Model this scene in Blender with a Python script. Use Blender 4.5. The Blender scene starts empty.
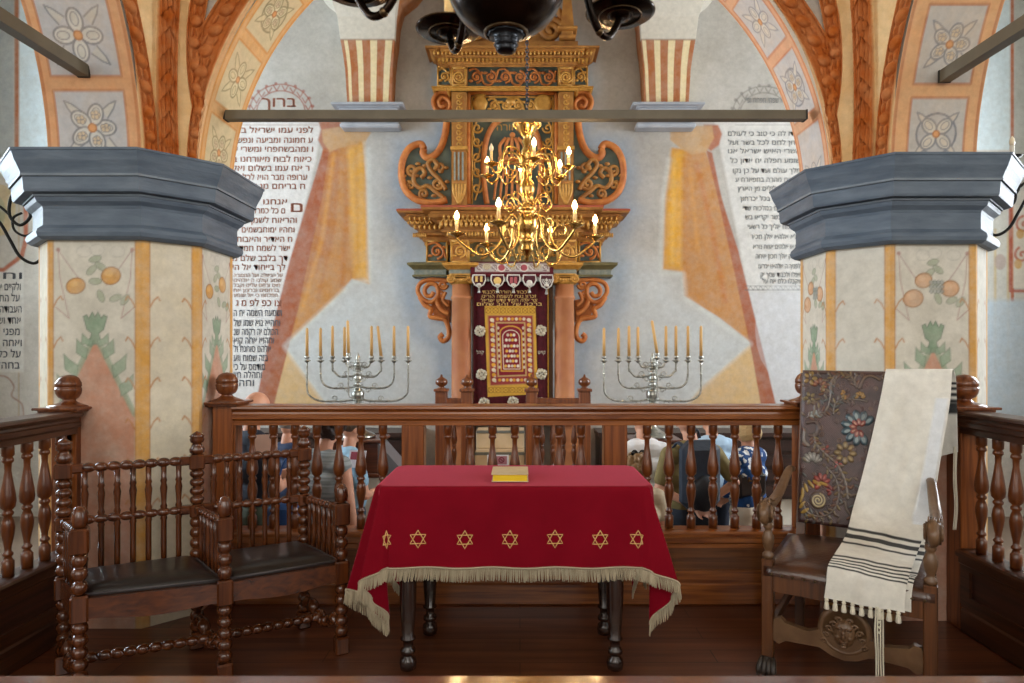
import bpy, math, random
import numpy as np
from mathutils import Vector, Matrix
random.seed(7)
rng = np.random.default_rng(7)
C = bpy.context.scene.collection
PI = math.pi
F = 650.0
EYE = 1.5

def P(u, v, Y):
    return Vector(((u-520)/F*Y, Y, EYE-(v-350)/F*Y))

# ------------------------------------------------------------------ materials
def lin(c):
    if isinstance(c, str):
        c = [int(c[i:i+2], 16)/255 for i in (0, 2, 4)]
    return tuple(x/12.92 if x <= .04045 else ((x+.055)/1.055)**2.4 for x in c)

MATS = {}
def mat(name, col, rough=.6, metal=0, col2=None, scale=8, stretch=(1, 1, 1), bump=0, bscale=40, emit=None, estr=0, coat=0, detail=4, spec=.5, trans=0):
    if name in MATS: return MATS[name]
    m = bpy.data.materials.new(name); m.use_nodes = True
    nt = m.node_tree; N = nt.nodes; L = nt.links
    b = N['Principled BSDF']
    c = lin(col)
    b.inputs['Base Color'].default_value = (*c, 1)
    b.inputs['Roughness'].default_value = rough
    b.inputs['Metallic'].default_value = metal
    b.inputs['Coat Weight'].default_value = coat
    b.inputs['Coat Roughness'].default_value = .12
    b.inputs['Specular IOR Level'].default_value = spec
    b.inputs['Transmission Weight'].default_value = trans
    if emit:
        b.inputs['Emission Color'].default_value = (*lin(emit), 1)
        b.inputs['Emission Strength'].default_value = estr
    tc = None
    if col2 or bump:
        tc = N.new('ShaderNodeTexCoord')
        mp = N.new('ShaderNodeMapping'); mp.inputs['Scale'].default_value = stretch
        L.new(tc.outputs['Object'], mp.inputs['Vector'])
    if col2:
        n = N.new('ShaderNodeTexNoise'); n.inputs['Scale'].default_value = scale; n.inputs['Detail'].default_value = detail
        L.new(mp.outputs[0], n.inputs['Vector'])
        r = N.new('ShaderNodeValToRGB')
        r.color_ramp.elements[0].position = .32; r.color_ramp.elements[1].position = .68
        r.color_ramp.elements[0].color = (*c, 1); r.color_ramp.elements[1].color = (*lin(col2), 1)
        L.new(n.outputs['Fac'], r.inputs[0]); L.new(r.outputs[0], b.inputs['Base Color'])
    if bump:
        n2 = N.new('ShaderNodeTexNoise'); n2.inputs['Scale'].default_value = bscale; n2.inputs['Detail'].default_value = 3
        L.new(mp.outputs[0], n2.inputs['Vector'])
        bp = N.new('ShaderNodeBump'); bp.inputs['Strength'].default_value = bump; bp.inputs['Distance'].default_value = .01
        L.new(n2.outputs['Fac'], bp.inputs['Height']); L.new(bp.outputs[0], b.inputs['Normal'])
    MATS[name] = m
    return m

def paint_mat(name, base, base2, rough=.85, wear=.35, scale=1.6, metal=0, coat=0, bump=.25):
    """plaster (two mottled tones) with the pigment of the colour attribute 'paint' laid over it"""
    m = bpy.data.materials.new(name); m.use_nodes = True
    nt = m.node_tree; N = nt.nodes; L = nt.links; b = N['Principled BSDF']
    b.inputs['Roughness'].default_value = rough; b.inputs['Metallic'].default_value = metal
    b.inputs['Specular IOR Level'].default_value = .25 if not coat else .5
    b.inputs['Coat Weight'].default_value = coat
    tc = N.new('ShaderNodeTexCoord')
    def noise(sc, det=6, rough_=.6):
        n = N.new('ShaderNodeTexNoise'); n.inputs['Scale'].default_value = sc; n.inputs['Detail'].default_value = det
        n.inputs['Roughness'].default_value = rough_
        L.new(tc.outputs['Object'], n.inputs['Vector']); return n
    n = noise(scale); r = N.new('ShaderNodeValToRGB')
    r.color_ramp.elements[0].position = .35; r.color_ramp.elements[1].position = .65
    r.color_ramp.elements[0].color = (*lin(base), 1); r.color_ramp.elements[1].color = (*lin(base2), 1)
    L.new(n.outputs['Fac'], r.inputs[0])
    at = N.new('ShaderNodeAttribute'); at.attribute_name = 'paint'
    n3 = noise(7, 8, .7); mr = N.new('ShaderNodeMapRange')
    mr.inputs['From Min'].default_value = .3; mr.inputs['From Max'].default_value = .62
    mr.inputs['To Min'].default_value = 1-wear; mr.inputs['To Max'].default_value = 1
    L.new(n3.outputs['Fac'], mr.inputs['Value'])
    mu = N.new('ShaderNodeMath'); mu.operation = 'MULTIPLY'
    L.new(at.outputs['Alpha'], mu.inputs[0]); L.new(mr.outputs[0], mu.inputs[1])
    mx = N.new('ShaderNodeMix'); mx.data_type = 'RGBA'
    L.new(mu.outputs[0], mx.inputs['Factor']); L.new(r.outputs[0], mx.inputs['A']); L.new(at.outputs['Color'], mx.inputs['B'])
    n4 = noise(18, 6, .7); mr2 = N.new('ShaderNodeMapRange')
    mr2.inputs['From Min'].default_value = .3; mr2.inputs['From Max'].default_value = .7
    mr2.inputs['To Min'].default_value = .86; mr2.inputs['To Max'].default_value = 1.06
    L.new(n4.outputs['Fac'], mr2.inputs['Value'])
    vm = N.new('ShaderNodeVectorMath'); vm.operation = 'SCALE'
    L.new(mx.outputs['Result'], vm.inputs[0]); L.new(mr2.outputs[0], vm.inputs['Scale'])
    L.new(vm.outputs[0], b.inputs['Base Color'])
    if bump:
        bp = N.new('ShaderNodeBump'); bp.inputs['Strength'].default_value = bump; bp.inputs['Distance'].default_value = .01
        L.new(n4.outputs['Fac'], bp.inputs['Height']); L.new(bp.outputs[0], b.inputs['Normal'])
    return m

def wood(name, c1, c2, rough=.35, axis='X', scale=3.0, coat=.25, ring=14):
    if name in MATS: return MATS[name]
    m = bpy.data.materials.new(name); m.use_nodes = True
    nt = m.node_tree; N = nt.nodes; L = nt.links; b = N['Principled BSDF']
    b.inputs['Roughness'].default_value = rough; b.inputs['Coat Weight'].default_value = coat; b.inputs['Coat Roughness'].default_value = .15
    tc = N.new('ShaderNodeTexCoord'); mp = N.new('ShaderNodeMapping')
    s = {'X': (.7, ring, ring), 'Y': (ring, .7, ring), 'Z': (ring, ring, .7)}[axis]
    mp.inputs['Scale'].default_value = s
    L.new(tc.outputs['Object'], mp.inputs['Vector'])
    n = N.new('ShaderNodeTexNoise'); n.inputs['Scale'].default_value = scale; n.inputs['Detail'].default_value = 6; n.inputs['Distortion'].default_value = .6
    L.new(mp.outputs[0], n.inputs['Vector'])
    r = N.new('ShaderNodeValToRGB'); r.color_ramp.elements[0].position = .3; r.color_ramp.elements[1].position = .7
    r.color_ramp.elements[0].color = (*lin(c1), 1); r.color_ramp.elements[1].color = (*lin(c2), 1)
    L.new(n.outputs['Fac'], r.inputs[0]); L.new(r.outputs[0], b.inputs['Base Color'])
    bp = N.new('ShaderNodeBump'); bp.inputs['Strength'].default_value = .15; bp.inputs['Distance'].default_value = .004
    L.new(n.outputs['Fac'], bp.inputs['Height']); L.new(bp.outputs[0], b.inputs['Normal'])
    MATS[name] = m
    return m

# ------------------------------------------------------------------ object helpers
def tag(o, label=None, cat=None, group=None, kind=None):
    if label: o['label'] = label
    if cat: o['category'] = cat
    if group: o['group'] = group
    if kind: o['kind'] = kind
    return o

def empty(name, loc=(0, 0, 0), label=None, cat=None, group=None, rz=0):
    o = bpy.data.objects.new(name, None); C.objects.link(o); o.empty_display_size = .1
    o.location = loc; o.rotation_euler = (0, 0, rz)
    return tag(o, label, cat, group)

def root_of(o):
    while o.parent: o = o.parent
    return o

def dup(o, parent=None, **kw):
    c = o.copy(); C.objects.link(c); c.parent = parent
    for k, v in kw.items(): setattr(c, k, v)
    for ch in list(o.children): dup(ch, c)
    return c

class MB:
    def __init__(s): s.v = []; s.f = []; s.m = []; s.sm = []
    def add(s, vs, fs, mi=0, smooth=True, M=None):
        n = len(s.v)
        if M is not None: vs = [M @ Vector(v) for v in vs]
        s.v += [tuple(v) for v in vs]
        for f in fs: s.f.append(tuple(i+n for i in f)); s.m.append(mi); s.sm.append(smooth)
        return s
    def box(s, lo, hi, mi=0, M=None, bev=0):
        x0, y0, z0 = lo; x1, y1, z1 = hi
        if bev:
            b = min(bev, abs(x1-x0)/2.1, abs(y1-y0)/2.1, abs(z1-z0)/2.1)
            vs = []; 
            for z, i in ((z0, b), (z0+b, 0), (z1-b, 0), (z1, b)):
                vs += [(x0+b+i*0, y0+i, z), (x1-b, y0+i, z), (x1-i, y0+b, z), (x1-i, y1-b, z), (x1-b, y1-i, z), (x0+b, y1-i, z), (x0+i, y1-b, z), (x0+i, y0+b, z)]
            fs = [tuple(range(7, -1, -1)), tuple(range(24, 32))]
            for k in range(3):
                for j in range(8):
                    a = k*8+j; c = k*8+(j+1) % 8; fs.append((a, c, c+8, a+8))
            return s.add(vs, fs, mi, False, M)
        vs = [(x0, y0, z0), (x1, y0, z0), (x1, y1, z0), (x0, y1, z0), (x0, y0, z1), (x1, y0, z1), (x1, y1, z1), (x0, y1, z1)]
        fs = [(0, 3, 2, 1), (4, 5, 6, 7), (0, 1, 5, 4), (1, 2, 6, 5), (2, 3, 7, 6), (3, 0, 4, 7)]
        return s.add(vs, fs, mi, False, M)
    def lathe(s, prof, c=(0, 0, 0), seg=16, mi=0, M=None, caps=True, smooth=True, flute=0, sy=1):
        """prof: list of (r, z)"""
        vs = []; fs = []
        for r, z in prof:
            for k in range(seg):
                a = 2*PI*k/seg; rr = r*(1-flute*(k % 2))
                vs.append((c[0]+rr*math.cos(a), c[1]+rr*math.sin(a)*sy, c[2]+z))
        n = len(prof)
        for i in range(n-1):
            for k in range(seg):
                a = i*seg+k; b = i*seg+(k+1) % seg
                fs.append((a, b, b+seg, a+seg))
        if caps:
            fs.append(tuple(range(seg-1, -1, -1))); fs.append(tuple((n-1)*seg+k for k in range(seg)))
        return s.add(vs, fs, mi, smooth, M)
    def tube(s, pts, r=.01, seg=8, mi=0, M=None, caps=True, sq=1.0):
        pts = [Vector(p) for p in pts]; n = len(pts)
        rs = r if isinstance(r, (list, tuple)) else [r]*n
        vs = []; fs = []; up = None
        for i, p in enumerate(pts):
            d = (pts[min(i+1, n-1)]-pts[max(i-1, 0)])
            if d.length < 1e-9: d = Vector((0, 0, 1))
            d.normalize()
            if up is None:
                up = Vector((0, 0, 1)) if abs(d.z) < .9 else Vector((0, 1, 0))
            x = d.cross(up)
            if x.length < 1e-5: x = d.cross(Vector((1, 0, 0)))
            x.normalize(); y = x.cross(d).normalized(); up = y
            for k in range(seg):
                a = 2*PI*k/seg
                vs.append(p + x*math.cos(a)*rs[i] + y*math.sin(a)*rs[i]*sq)
        for i in range(n-1):
            for k in range(seg):
                a = i*seg+k; b = i*seg+(k+1) % seg
                fs.append((a, a+seg, b+seg, b))
        if caps:
            fs.append(tuple(range(seg))); fs.append(tuple((n-1)*seg+k for k in range(seg-1, -1, -1)))
        return s.add(vs, fs, mi, True, M)
    def sphere(s, c, r, seg=14, rings=8, mi=0, M=None):
        if not isinstance(r, (tuple, list)): r = (r, r, r)
        vs = [(c[0], c[1], c[2]-r[2])]; fs = []
        for i in range(1, rings):
            t = -PI/2+PI*i/rings
            for k in range(seg):
                a = 2*PI*k/seg
                vs.append((c[0]+r[0]*math.cos(t)*math.cos(a), c[1]+r[1]*math.cos(t)*math.sin(a), c[2]+r[2]*math.sin(t)))
        vs.append((c[0], c[1], c[2]+r[2])); T = len(vs)-1
        for k in range(seg):
            fs.append((0, 1+(k+1) % seg, 1+k)); fs.append((T, T-seg+k, T-seg+(k+1) % seg))
        for i in range(rings-2):
            for k in range(seg):
                a = 1+i*seg+k; b = 1+i*seg+(k+1) % seg; fs.append((a, b, b+seg, a+seg))
        return s.add(vs, fs, mi, True, M)
    def prism(s, poly, f, d0, d1, mi=0, smooth=False):
        """poly 2-D, f(x, y, d) -> 3-D, extruded from d0 to d1"""
        n = len(poly)
        vs = [f(x, y, d0) for x, y in poly]+[f(x, y, d1) for x, y in poly]
        fs = [tuple(range(n-1, -1, -1)), tuple(range(n, 2*n))]
        fs += [(i, (i+1) % n, (i+1) % n+n, i+n) for i in range(n)]
        return s.add(vs, fs, mi, smooth)
    def sweep(s, prof, path, closed=False, mi=0, smooth=False):
        """moulding: prof [(out, z)] swept round a plan path [(x, y, nx, ny)]: out along mitre vector (nx, ny)"""
        vs = []; fs = []; n = len(prof); m = len(path)
        for (x, y, nx, ny) in path:
            for (o, z) in prof: vs.append((x+nx*o, y+ny*o, z))
        for j in range(m if closed else m-1):
            j2 = (j+1) % m
            for i in range(n-1):
                fs.append((j*n+i, j2*n+i, j2*n+i+1, j*n+i+1))
        if not closed:
            fs.append(tuple(range(n-1, -1, -1))); fs.append(tuple((m-1)*n+i for i in range(n)))
        return s.add(vs, fs, mi, smooth)
    def build(s, name, mats, parent=None, local=False, auto=True):
        if not isinstance(mats, (list, tuple)): mats = [mats]
        me = bpy.data.meshes.new(name)
        v = s.v
        if parent is not None and not local:
            l = root_of(parent).location
            v = [(a-l.x, b-l.y, c-l.z) for a, b, c in v]
        me.from_pydata(v, [], s.f); me.update()
        me.polygons.foreach_set('material_index', s.m); me.polygons.foreach_set('use_smooth', s.sm)
        for m_ in mats: me.materials.append(m_)
        o = bpy.data.objects.new(name, me); C.objects.link(o)
        if parent is not None: o.parent = parent
        return o

def meshed(o, *mods):
    """apply modifiers (type, {props})"""
    for t, kw in mods:
        md = o.modifiers.new(t, t)
        for k, v in kw.items(): setattr(md, k, v)
    dg = bpy.context.evaluated_depsgraph_get(); dg.update()
    me = bpy.data.meshes.new_from_object(o.evaluated_get(dg))
    o.modifiers.clear(); o.data = me
    for p in me.polygons: p.use_smooth = True
    return o

def axis_M(p, q):
    """matrix taking +Z to q-p, origin at p"""
    d = Vector(q)-Vector(p)
    return Matrix.Translation(p) @ d.to_track_quat('Z', 'Y').to_matrix().to_4x4(), d.length

# ------------------------------------------------------------------ canvas: pigment laid into a fine mesh
class Canvas:
    def __init__(s, x0, x1, y0, y1, nx, ny):
        s.x = np.linspace(x0, x1, nx); s.y = np.linspace(y0, y1, ny)
        s.X, s.Y = np.meshgrid(s.x, s.y); s.nx = nx; s.ny = ny
        s.c = np.zeros((ny, nx, 3)); s.a = np.zeros((ny, nx)); s.h = np.zeros((ny, nx))
        s.px = abs(x1-x0)/(nx-1)
        s.c[...] = .5
    def win(s, pts, pad):
        xs = [p[0] for p in pts]; ys = [p[1] for p in pts]
        i = np.where((s.x > min(xs)-pad) & (s.x < max(xs)+pad))[0]; j = np.where((s.y > min(ys)-pad) & (s.y < max(ys)+pad))[0]
        if len(i) == 0 or len(j) == 0: return None
        return slice(j[0], j[-1]+1), slice(i[0], i[-1]+1)
    def seg(s, X, Y, pts, closed):
        d = np.full(X.shape, 1e9); n = len(pts)
        for k in range(n if closed else n-1):
            ax, ay = pts[k]; bx, by = pts[(k+1) % n]
            vx, vy = bx-ax, by-ay; L2 = vx*vx+vy*vy+1e-12
            t = np.clip(((X-ax)*vx+(Y-ay)*vy)/L2, 0, 1)
            d = np.minimum(d, (X-ax-t*vx)**2+(Y-ay-t*vy)**2)
        return np.sqrt(d)
    def put(s, w, m, col, a, h=0):
        if col is not None:
            m = m*a; c = np.array(lin(col)); A = s.a[w]; out = m+A*(1-m)
            s.c[w] = (c*m[..., None]+s.c[w]*(A*(1-m))[..., None])/np.maximum(out, 1e-6)[..., None]
            s.a[w] = out
    def poly(s, pts, col, a=1, soft=None, h=0):
        soft = soft or s.px
        w = s.win(pts, soft*2)
        if w is None: return
        X = s.X[w]; Y = s.Y[w]; d = s.seg(X, Y, pts, True); ins = np.zeros(X.shape, bool); n = len(pts)
        for k in range(n):
            ax, ay = pts[k]; bx, by = pts[(k+1) % n]
            if ay == by: continue
            ins ^= ((ay > Y) != (by > Y)) & (X < (bx-ax)*(Y-ay)/(by-ay)+ax)
        sd = np.where(ins, d, -d); m = np.clip(sd/soft+.5, 0, 1)
        s.put(w, m, col, a)
        if h: s.h[w] = np.maximum(s.h[w], h*np.sqrt(np.clip(sd/(abs(h)*1.6), 0, 1)))
    def line(s, pts, wd, col, a=1, soft=None, h=0, closed=False):
        soft = soft or s.px; w = s.win(pts, wd+soft*2)
        if w is None: return
        d = s.seg(s.X[w], s.Y[w], pts, closed); m = np.clip((wd/2-d)/soft+.5, 0, 1)
        s.put(w, m, col, a)
        if h: s.h[w] = np.maximum(s.h[w], h*np.sqrt(np.clip(1-(d/(wd/2))**2, 0, 1)))
    def ell(s, cx, cy, rx, ry, col, a=1, rot=0, h=0, line=0, lc=None):
        pts = []
        for k in range(20):
            t = 2*PI*k/20; x = rx*math.cos(t); y = ry*math.sin(t)
            pts.append((cx+x*math.cos(rot)-y*math.sin(rot), cy+x*math.sin(rot)+y*math.cos(rot)))
        s.poly(pts, col, a, h=h)
        if line: s.line(pts, line, lc, a, closed=True)
    def mesh(s, name, fn, m, parent=None, local=False, kind=None, flip=False):
        """fn(X, Y, H) -> (x, y, z) arrays"""
        x, y, z = fn(s.X, s.Y, s.h)
        co = np.stack([np.broadcast_to(x, s.X.shape), np.broadcast_to(y, s.X.shape), np.broadcast_to(z, s.X.shape)], -1).reshape(-1, 3).astype(np.float32)
        if parent is not None and not local:
            l = root_of(parent).location; co = co-np.array([l.x, l.y, l.z], np.float32)
        nx, ny = s.nx, s.ny
        i = np.arange(nx-1)[None, :]+np.arange(ny-1)[:, None]*nx
        q = np.stack([i, i+1, i+nx+1, i+nx], -1).reshape(-1, 4)
        if flip: q = q[:, ::-1]
        me = bpy.data.meshes.new(name); nf = len(q)
        me.vertices.add(nx*ny); me.vertices.foreach_set('co', co.ravel())
        me.loops.add(nf*4); me.loops.foreach_set('vertex_index', q.ravel().astype(np.int32))
        me.polygons.add(nf); me.polygons.foreach_set('loop_start', np.arange(0, nf*4, 4, dtype=np.int32))
        me.update(calc_edges=True)
        me.polygons.foreach_set('use_smooth', np.ones(nf, bool))
        at = me.color_attributes.new('paint', 'FLOAT_COLOR', 'POINT')
        rgba = np.concatenate([s.c, s.a[..., None]], -1).reshape(-1, 4).astype(np.float32)
        at.data.foreach_set('color', rgba.ravel())
        me.materials.append(m)
        o = bpy.data.objects.new(name, me); C.objects.link(o)
        if parent is not None: o.parent = parent
        if kind: o['kind'] = kind
        return o

def spiral(cx, cy, r0, r1, a0, turns, n=24):
    return [(cx+(r0+(r1-r0)*k/n)*math.cos(a0+turns*2*PI*k/n), cy+(r0+(r1-r0)*k/n)*math.sin(a0+turns*2*PI*k/n)) for k in range(n+1)]

def bez(p, n=12):
    """Catmull-Rom through the points"""
    p = [Vector(q) for q in p]; out = []
    for i in range(len(p)-1):
        a = p[max(i-1, 0)]; b = p[i]; c = p[i+1]; d = p[min(i+2, len(p)-1)]
        for k in range(n):
            t = k/n
            out.append(.5*((2*b)+(c-a)*t+(2*a-5*b+4*c-d)*t*t+(3*b-a-3*c+d)*t**3))
    out.append(p[-1]); return out

def text2d(s, size, spacing=1.0):
    """flat text mesh data: verts (x, y), faces; centred; right-to-left strings are given in logical order"""
    s = s.replace('ת', 'ח')
    if any('\u0590' < ch < '\u05ff' for ch in s): s = s[::-1]
    cu = bpy.data.curves.new('t', 'FONT'); cu.body = s; cu.size = size; cu.space_character = spacing
    cu.resolution_u = 2; cu.fill_mode = 'FRONT'
    o = bpy.data.objects.new('t', cu); C.objects.link(o)
    dg = bpy.context.evaluated_depsgraph_get(); me = bpy.data.meshes.new_from_object(o.evaluated_get(dg))
    v = [tuple(a.co) for a in me.vertices]; f = [tuple(p.vertices) for p in me.polygons]
    bpy.data.objects.remove(o); bpy.data.curves.remove(cu); bpy.data.meshes.remove(me)
    if not v: return [], [], 0
    x0 = min(a[0] for a in v); x1 = max(a[0] for a in v)
    return [(a[0]-(x0+x1)/2, a[1]) for a in v], f, x1-x0

def star_bands(cx, cy, r, w, rot=0):
    """two interlaced triangles as closed outlines"""
    return [[(cx+r*math.sin(rot+a+k*2*PI/3), cy+r*math.cos(rot+a+k*2*PI/3)) for k in range(3)] for a in (0, PI/3)]

def W(u, v, Yd):  # pixel on a frontal plane -> x, z
    return (u-520)/F*Yd, EYE-(v-350)/F*Yd
# ------------------------------------------------------------------ materials of the place
M_rail = wood('rail_oak', '602d10', '9c5c28', .3, 'X')
M_railZ = wood('rail_oak_upright', '5c2c10', '945426', .32, 'Z')
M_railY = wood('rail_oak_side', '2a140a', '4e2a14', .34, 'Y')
M_bal = wood('baluster_wood', '4a200e', '7c441c', .28, 'Z', coat=.4)
M_panel = wood('panel_wood', '4c280f', '7a4a22', .4, 'X')
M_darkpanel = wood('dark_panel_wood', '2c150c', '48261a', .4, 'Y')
M_plaster = paint_mat('wall_plaster', 'a8a39b', 'bdbab4', wear=.3, scale=1.1)
M_plaster_blue = paint_mat('pillar_plaster', 'bdb8aa', 'd9d5ca', wear=.4, scale=3)
M_white = mat('white_plaster', 'c9c3b6', .9, col2='d8d3c8', scale=2, bump=.15)
M_cap = mat('slate_blue_paint', '4c5a6a', .55, col2='64717f', scale=5, stretch=(1, 1, 4), bump=.2, bscale=25)
M_capfillet = mat('slate_blue_light', '66717c', .55, col2='77828c', scale=6)
M_iron = mat('tie_iron_paint', '5d5646', .5, col2='6b6351', scale=6)
M_ironend = mat('tie_iron_dark', '29261f', .6)

def floor_mat(name, c1, c2, pl=.13, rough=.3):
    m = wood(name, c1, c2, rough, 'X', 2.2, .3, 9)
    nt = m.node_tree; N = nt.nodes; L = nt.links; b = N['Principled BSDF']
    tc = N.new('ShaderNodeTexCoord'); br = N.new('ShaderNodeTexBrick')
    br.inputs['Scale'].default_value = 1; br.inputs['Brick Width'].default_value = 1.9; br.inputs['Row Height'].default_value = pl
    br.inputs['Mortar Size'].default_value = .0025; br.inputs['Color1'].default_value = (.75, .75, .75, 1); br.inputs['Color2'].default_value = (1.15, 1.1, 1.05, 1)
    br.inputs['Mortar'].default_value = (.12, .1, .08, 1)
    L.new(tc.outputs['Object'], br.inputs['Vector'])
    src = b.inputs['Base Color'].links[0].from_socket
    mx = N.new('ShaderNodeMix'); mx.data_type = 'RGBA'; mx.blend_type = 'MULTIPLY'; mx.inputs['Factor'].default_value = 1
    L.new(src, mx.inputs['A']); L.new(br.outputs['Color'], mx.inputs['B']); L.new(mx.outputs['Result'], b.inputs['Base Color'])
    return m
M_floor = floor_mat('bimah_boards', '4a2616', '70422a')
M_hall = mat('hall_floor_tiles', '6b5a4c', .5, col2='7c6a5a', scale=1.5)

def S(o): o['kind'] = 'structure'; return o
FZ = -.6   # hall floor
# floors
S(MB().box((-2.75, -1.2, -.06), (2.75, 3.98, 0)).build('floor', M_floor))
S(MB().box((-6.85, -3.2, FZ-.1), (6.85, 8.4, FZ)).build('floor', M_hall))
pf = MB()
pf.box((-2.72, 3.88, FZ), (2.72, 3.94, -.06)); pf.box((-2.7, -1.2, FZ), (-2.64, 3.88, -.06)); pf.box((2.64, -1.2, FZ), (2.7, 3.88, -.06))
S(pf.build('trim_1', M_panel))

# unseen rear wall added to cut flat fill; its windows invented to shape light
b = MB(); xs_ = [-7.25]
for (xa, xb) in ((-4.8, -3.0), (-1.3, 1.3), (3.0, 4.8)):
    b.box((xs_[-1], -3.5, FZ), (xa, -3.0, 6.8)); b.box((xa, -3.5, FZ), (xb, -3.0, 1.7)); b.box((xa, -3.5, 5.6), (xb, -3.0, 6.8)); xs_.append(xb)
b.box((xs_[-1], -3.5, FZ), (7.25, -3.0, 6.8)); S(b.build('wall_rear_added', mat('white_plaster_', 'c9c3b6', .9)))
# hall walls with deep daylight windows
def side_wall(nm, sx, wins):
    b = MB(); x0, x1 = (6.75*sx, 7.25*sx) if sx > 0 else (-7.25, -6.75)
    ys = [-3]; 
    for (ya, yb, za, zb) in wins:
        b.box((x0, ys[-1], FZ), (x1, ya, 6.8)); b.box((x0, ya, FZ), (x1, yb, za)); b.box((x0, ya, zb), (x1, yb, 6.8)); ys.append(yb)
    b.box((x0, ys[-1], FZ), (x1, 8.7, 6.8))
    w = S(b.build(nm, M_white)); return w
wins = [(.2, 1.8, 1.6, 5.0), (4.9, 6.7, 1.6, 5.0)]
side_wall('wall_left', -1, wins); side_wall('wall_right', 1, wins)
M_glass = mat('window_glass', 'ffffff', .05, trans=1.0)
M_frame = mat('window_frame_paint', 'd8d8d4', .5)
k = 0
for sx in (-1, 1):
    for (ya, yb, za, zb) in wins:
        k += 1; b = MB(); x = sx*7.1
        for yy in (ya, (ya+yb)/2-.03, yb-.06): b.box((x-.03, yy, za), (x+.03, yy+.06, zb))
        for i in range(5): z = za+(zb-za-.05)*i/4; b.box((x-.03, ya, z), (x+.03, yb, z+.05))
        S(b.build('window_%d' % k, M_frame))

YW = 8.2
b = MB(); b.box((-7.25, YW, FZ), (7.25, YW+.4, 6.8))
wall_back = S(b.build('wall_back', M_plaster))
_at = wall_back.data.color_attributes.new('paint', 'FLOAT_COLOR', 'POINT'); _at.data.foreach_set('color', [0.0]*4*len(wall_back.data.vertices))
b = MB(); b.box((-7.25, -3.5, 6.8), (7.25, 8.7, 6.9)); S(b.build('ceiling', M_white))

# ------------------------------------------------------------------ back wall painting (canvas in photo pixels of the wall plane)
def wallfn(X, Y, H): return (X-520)/F*YW, YW-.004, EYE-(Y-350)/F*YW
cv = Canvas(205, 835, 60, 412, 840, 470)
# pale ground under the inscriptions and the dado
cv.poly([(205, 122), (322, 122), (316, 160), (257, 412), (205, 412)], 'dcd9d6', .9, 3)
cv.poly([(715, 122), (835, 122), (835, 292), (748, 292)], 'd6d5d1', .85, 3)
cv.poly([(748, 292), (835, 292), (835, 412), (776, 412)], 'cdced1', .8, 3)
cv.poly([(369, 150), (369, 281), (344, 289), (285, 346), (327, 412), (700, 412), (750, 344), (684, 296), (662, 272), (655, 262), (600, 250), (520, 240), (440, 250), (380, 262)], 'c9cfd1', .8, 30)
def drape(L, knob, knob2, body, mid, low, stripe, pale, folds):
    cv.poly(low, 'd3ad72', .85, 2)
    cv.poly(body, 'bd8448', .95, 2)
    for p, c, a in mid: cv.poly(p, c, a, 7)
    for p, w, c, a in folds: cv.line(p, w, c, a, 4)
    cv.poly(stripe, 'a05a3c', .95, 1.6)
    cv.line(pale, 5, 'd6dcd8', .45, 4)
    cv.poly(knob, 'a8664a', .95, 2); cv.poly(knob2, 'c09a6c', .9, 2)
drape(1, [(318, 120), (338, 120), (346, 128), (345, 142), (336, 151), (324, 151), (318, 140), (321, 130)],
      [(322, 130), (345, 126), (366, 127), (371, 133), (366, 141), (340, 148), (330, 152), (323, 142)],
      [(324, 145), (362, 140), (366, 180), (369, 284), (352, 279), (344, 289), (318, 314), (284, 346), (276, 360), (296, 290), (310, 220)],
      [([(345, 150), (364, 142), (369, 282), (355, 278)], 'e0ab4e', .8), ([(326, 150), (340, 148), (330, 250), (300, 300)], 'a9673c', .6)],
      [(310, 290), (346, 289), (285, 346), (327, 405), (330, 412), (262, 412), (268, 380)],
      [(323, 150), (329, 152), (322, 200), (312, 245), (298, 310), (274, 405), (273, 412), (254, 412), (268, 345), (290, 260), (308, 200)],
      [(368, 150), (370, 281), (354, 282), (345, 290), (285, 346), (327, 405)],
      [([(345, 150), (347, 200), (342, 285)], 5, 'b46f32', .6), ([(356, 148), (358, 270)], 3, 'c48a3c', .6), ([(334, 155), (322, 240), (302, 310)], 4, 'd79c4d', .6), ([(338, 160), (334, 230), (318, 300)], 3, 'a9602c', .4)])
drape(0, [(704, 125), (718, 125), (722, 134), (719, 145), (711, 151), (700, 145)],
      [(670, 128), (690, 126), (712, 126), (714, 138), (706, 152), (692, 155), (680, 148), (670, 140)],
      [(672, 148), (706, 152), (722, 200), (733, 250), (748, 330), (752, 344), (720, 318), (684, 296), (682, 272), (663, 269), (665, 200)],
      [([(672, 150), (684, 150), (683, 271), (664, 268), (666, 200)], 'ddA53a'.lower(), .85), ([(690, 160), (706, 160), (735, 290), (690, 290)], 'b98650', .5)],
      [(690, 290), (748, 330), (750, 344), (700, 388), (680, 412), (770, 412), (750, 340)],
      [(706, 150), (712, 153), (722, 200), (738, 250), (753, 310), (776, 405), (777, 412), (762, 412), (752, 355), (736, 280), (716, 190)],
      [(669, 160), (663, 200), (660, 273), (683, 274), (685, 298), (718, 322), (750, 344), (700, 388), (680, 412)],
      [([(684, 160), (684, 270)], 4, 'b46f2c', .5), ([(674, 160), (672, 262)], 3, 'e6b85a', .6), ([(697, 165), (712, 230), (725, 300)], 5, 'b8692f', .5), ([(690, 170), (698, 250)], 3, 'd79c50', .5)])
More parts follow.
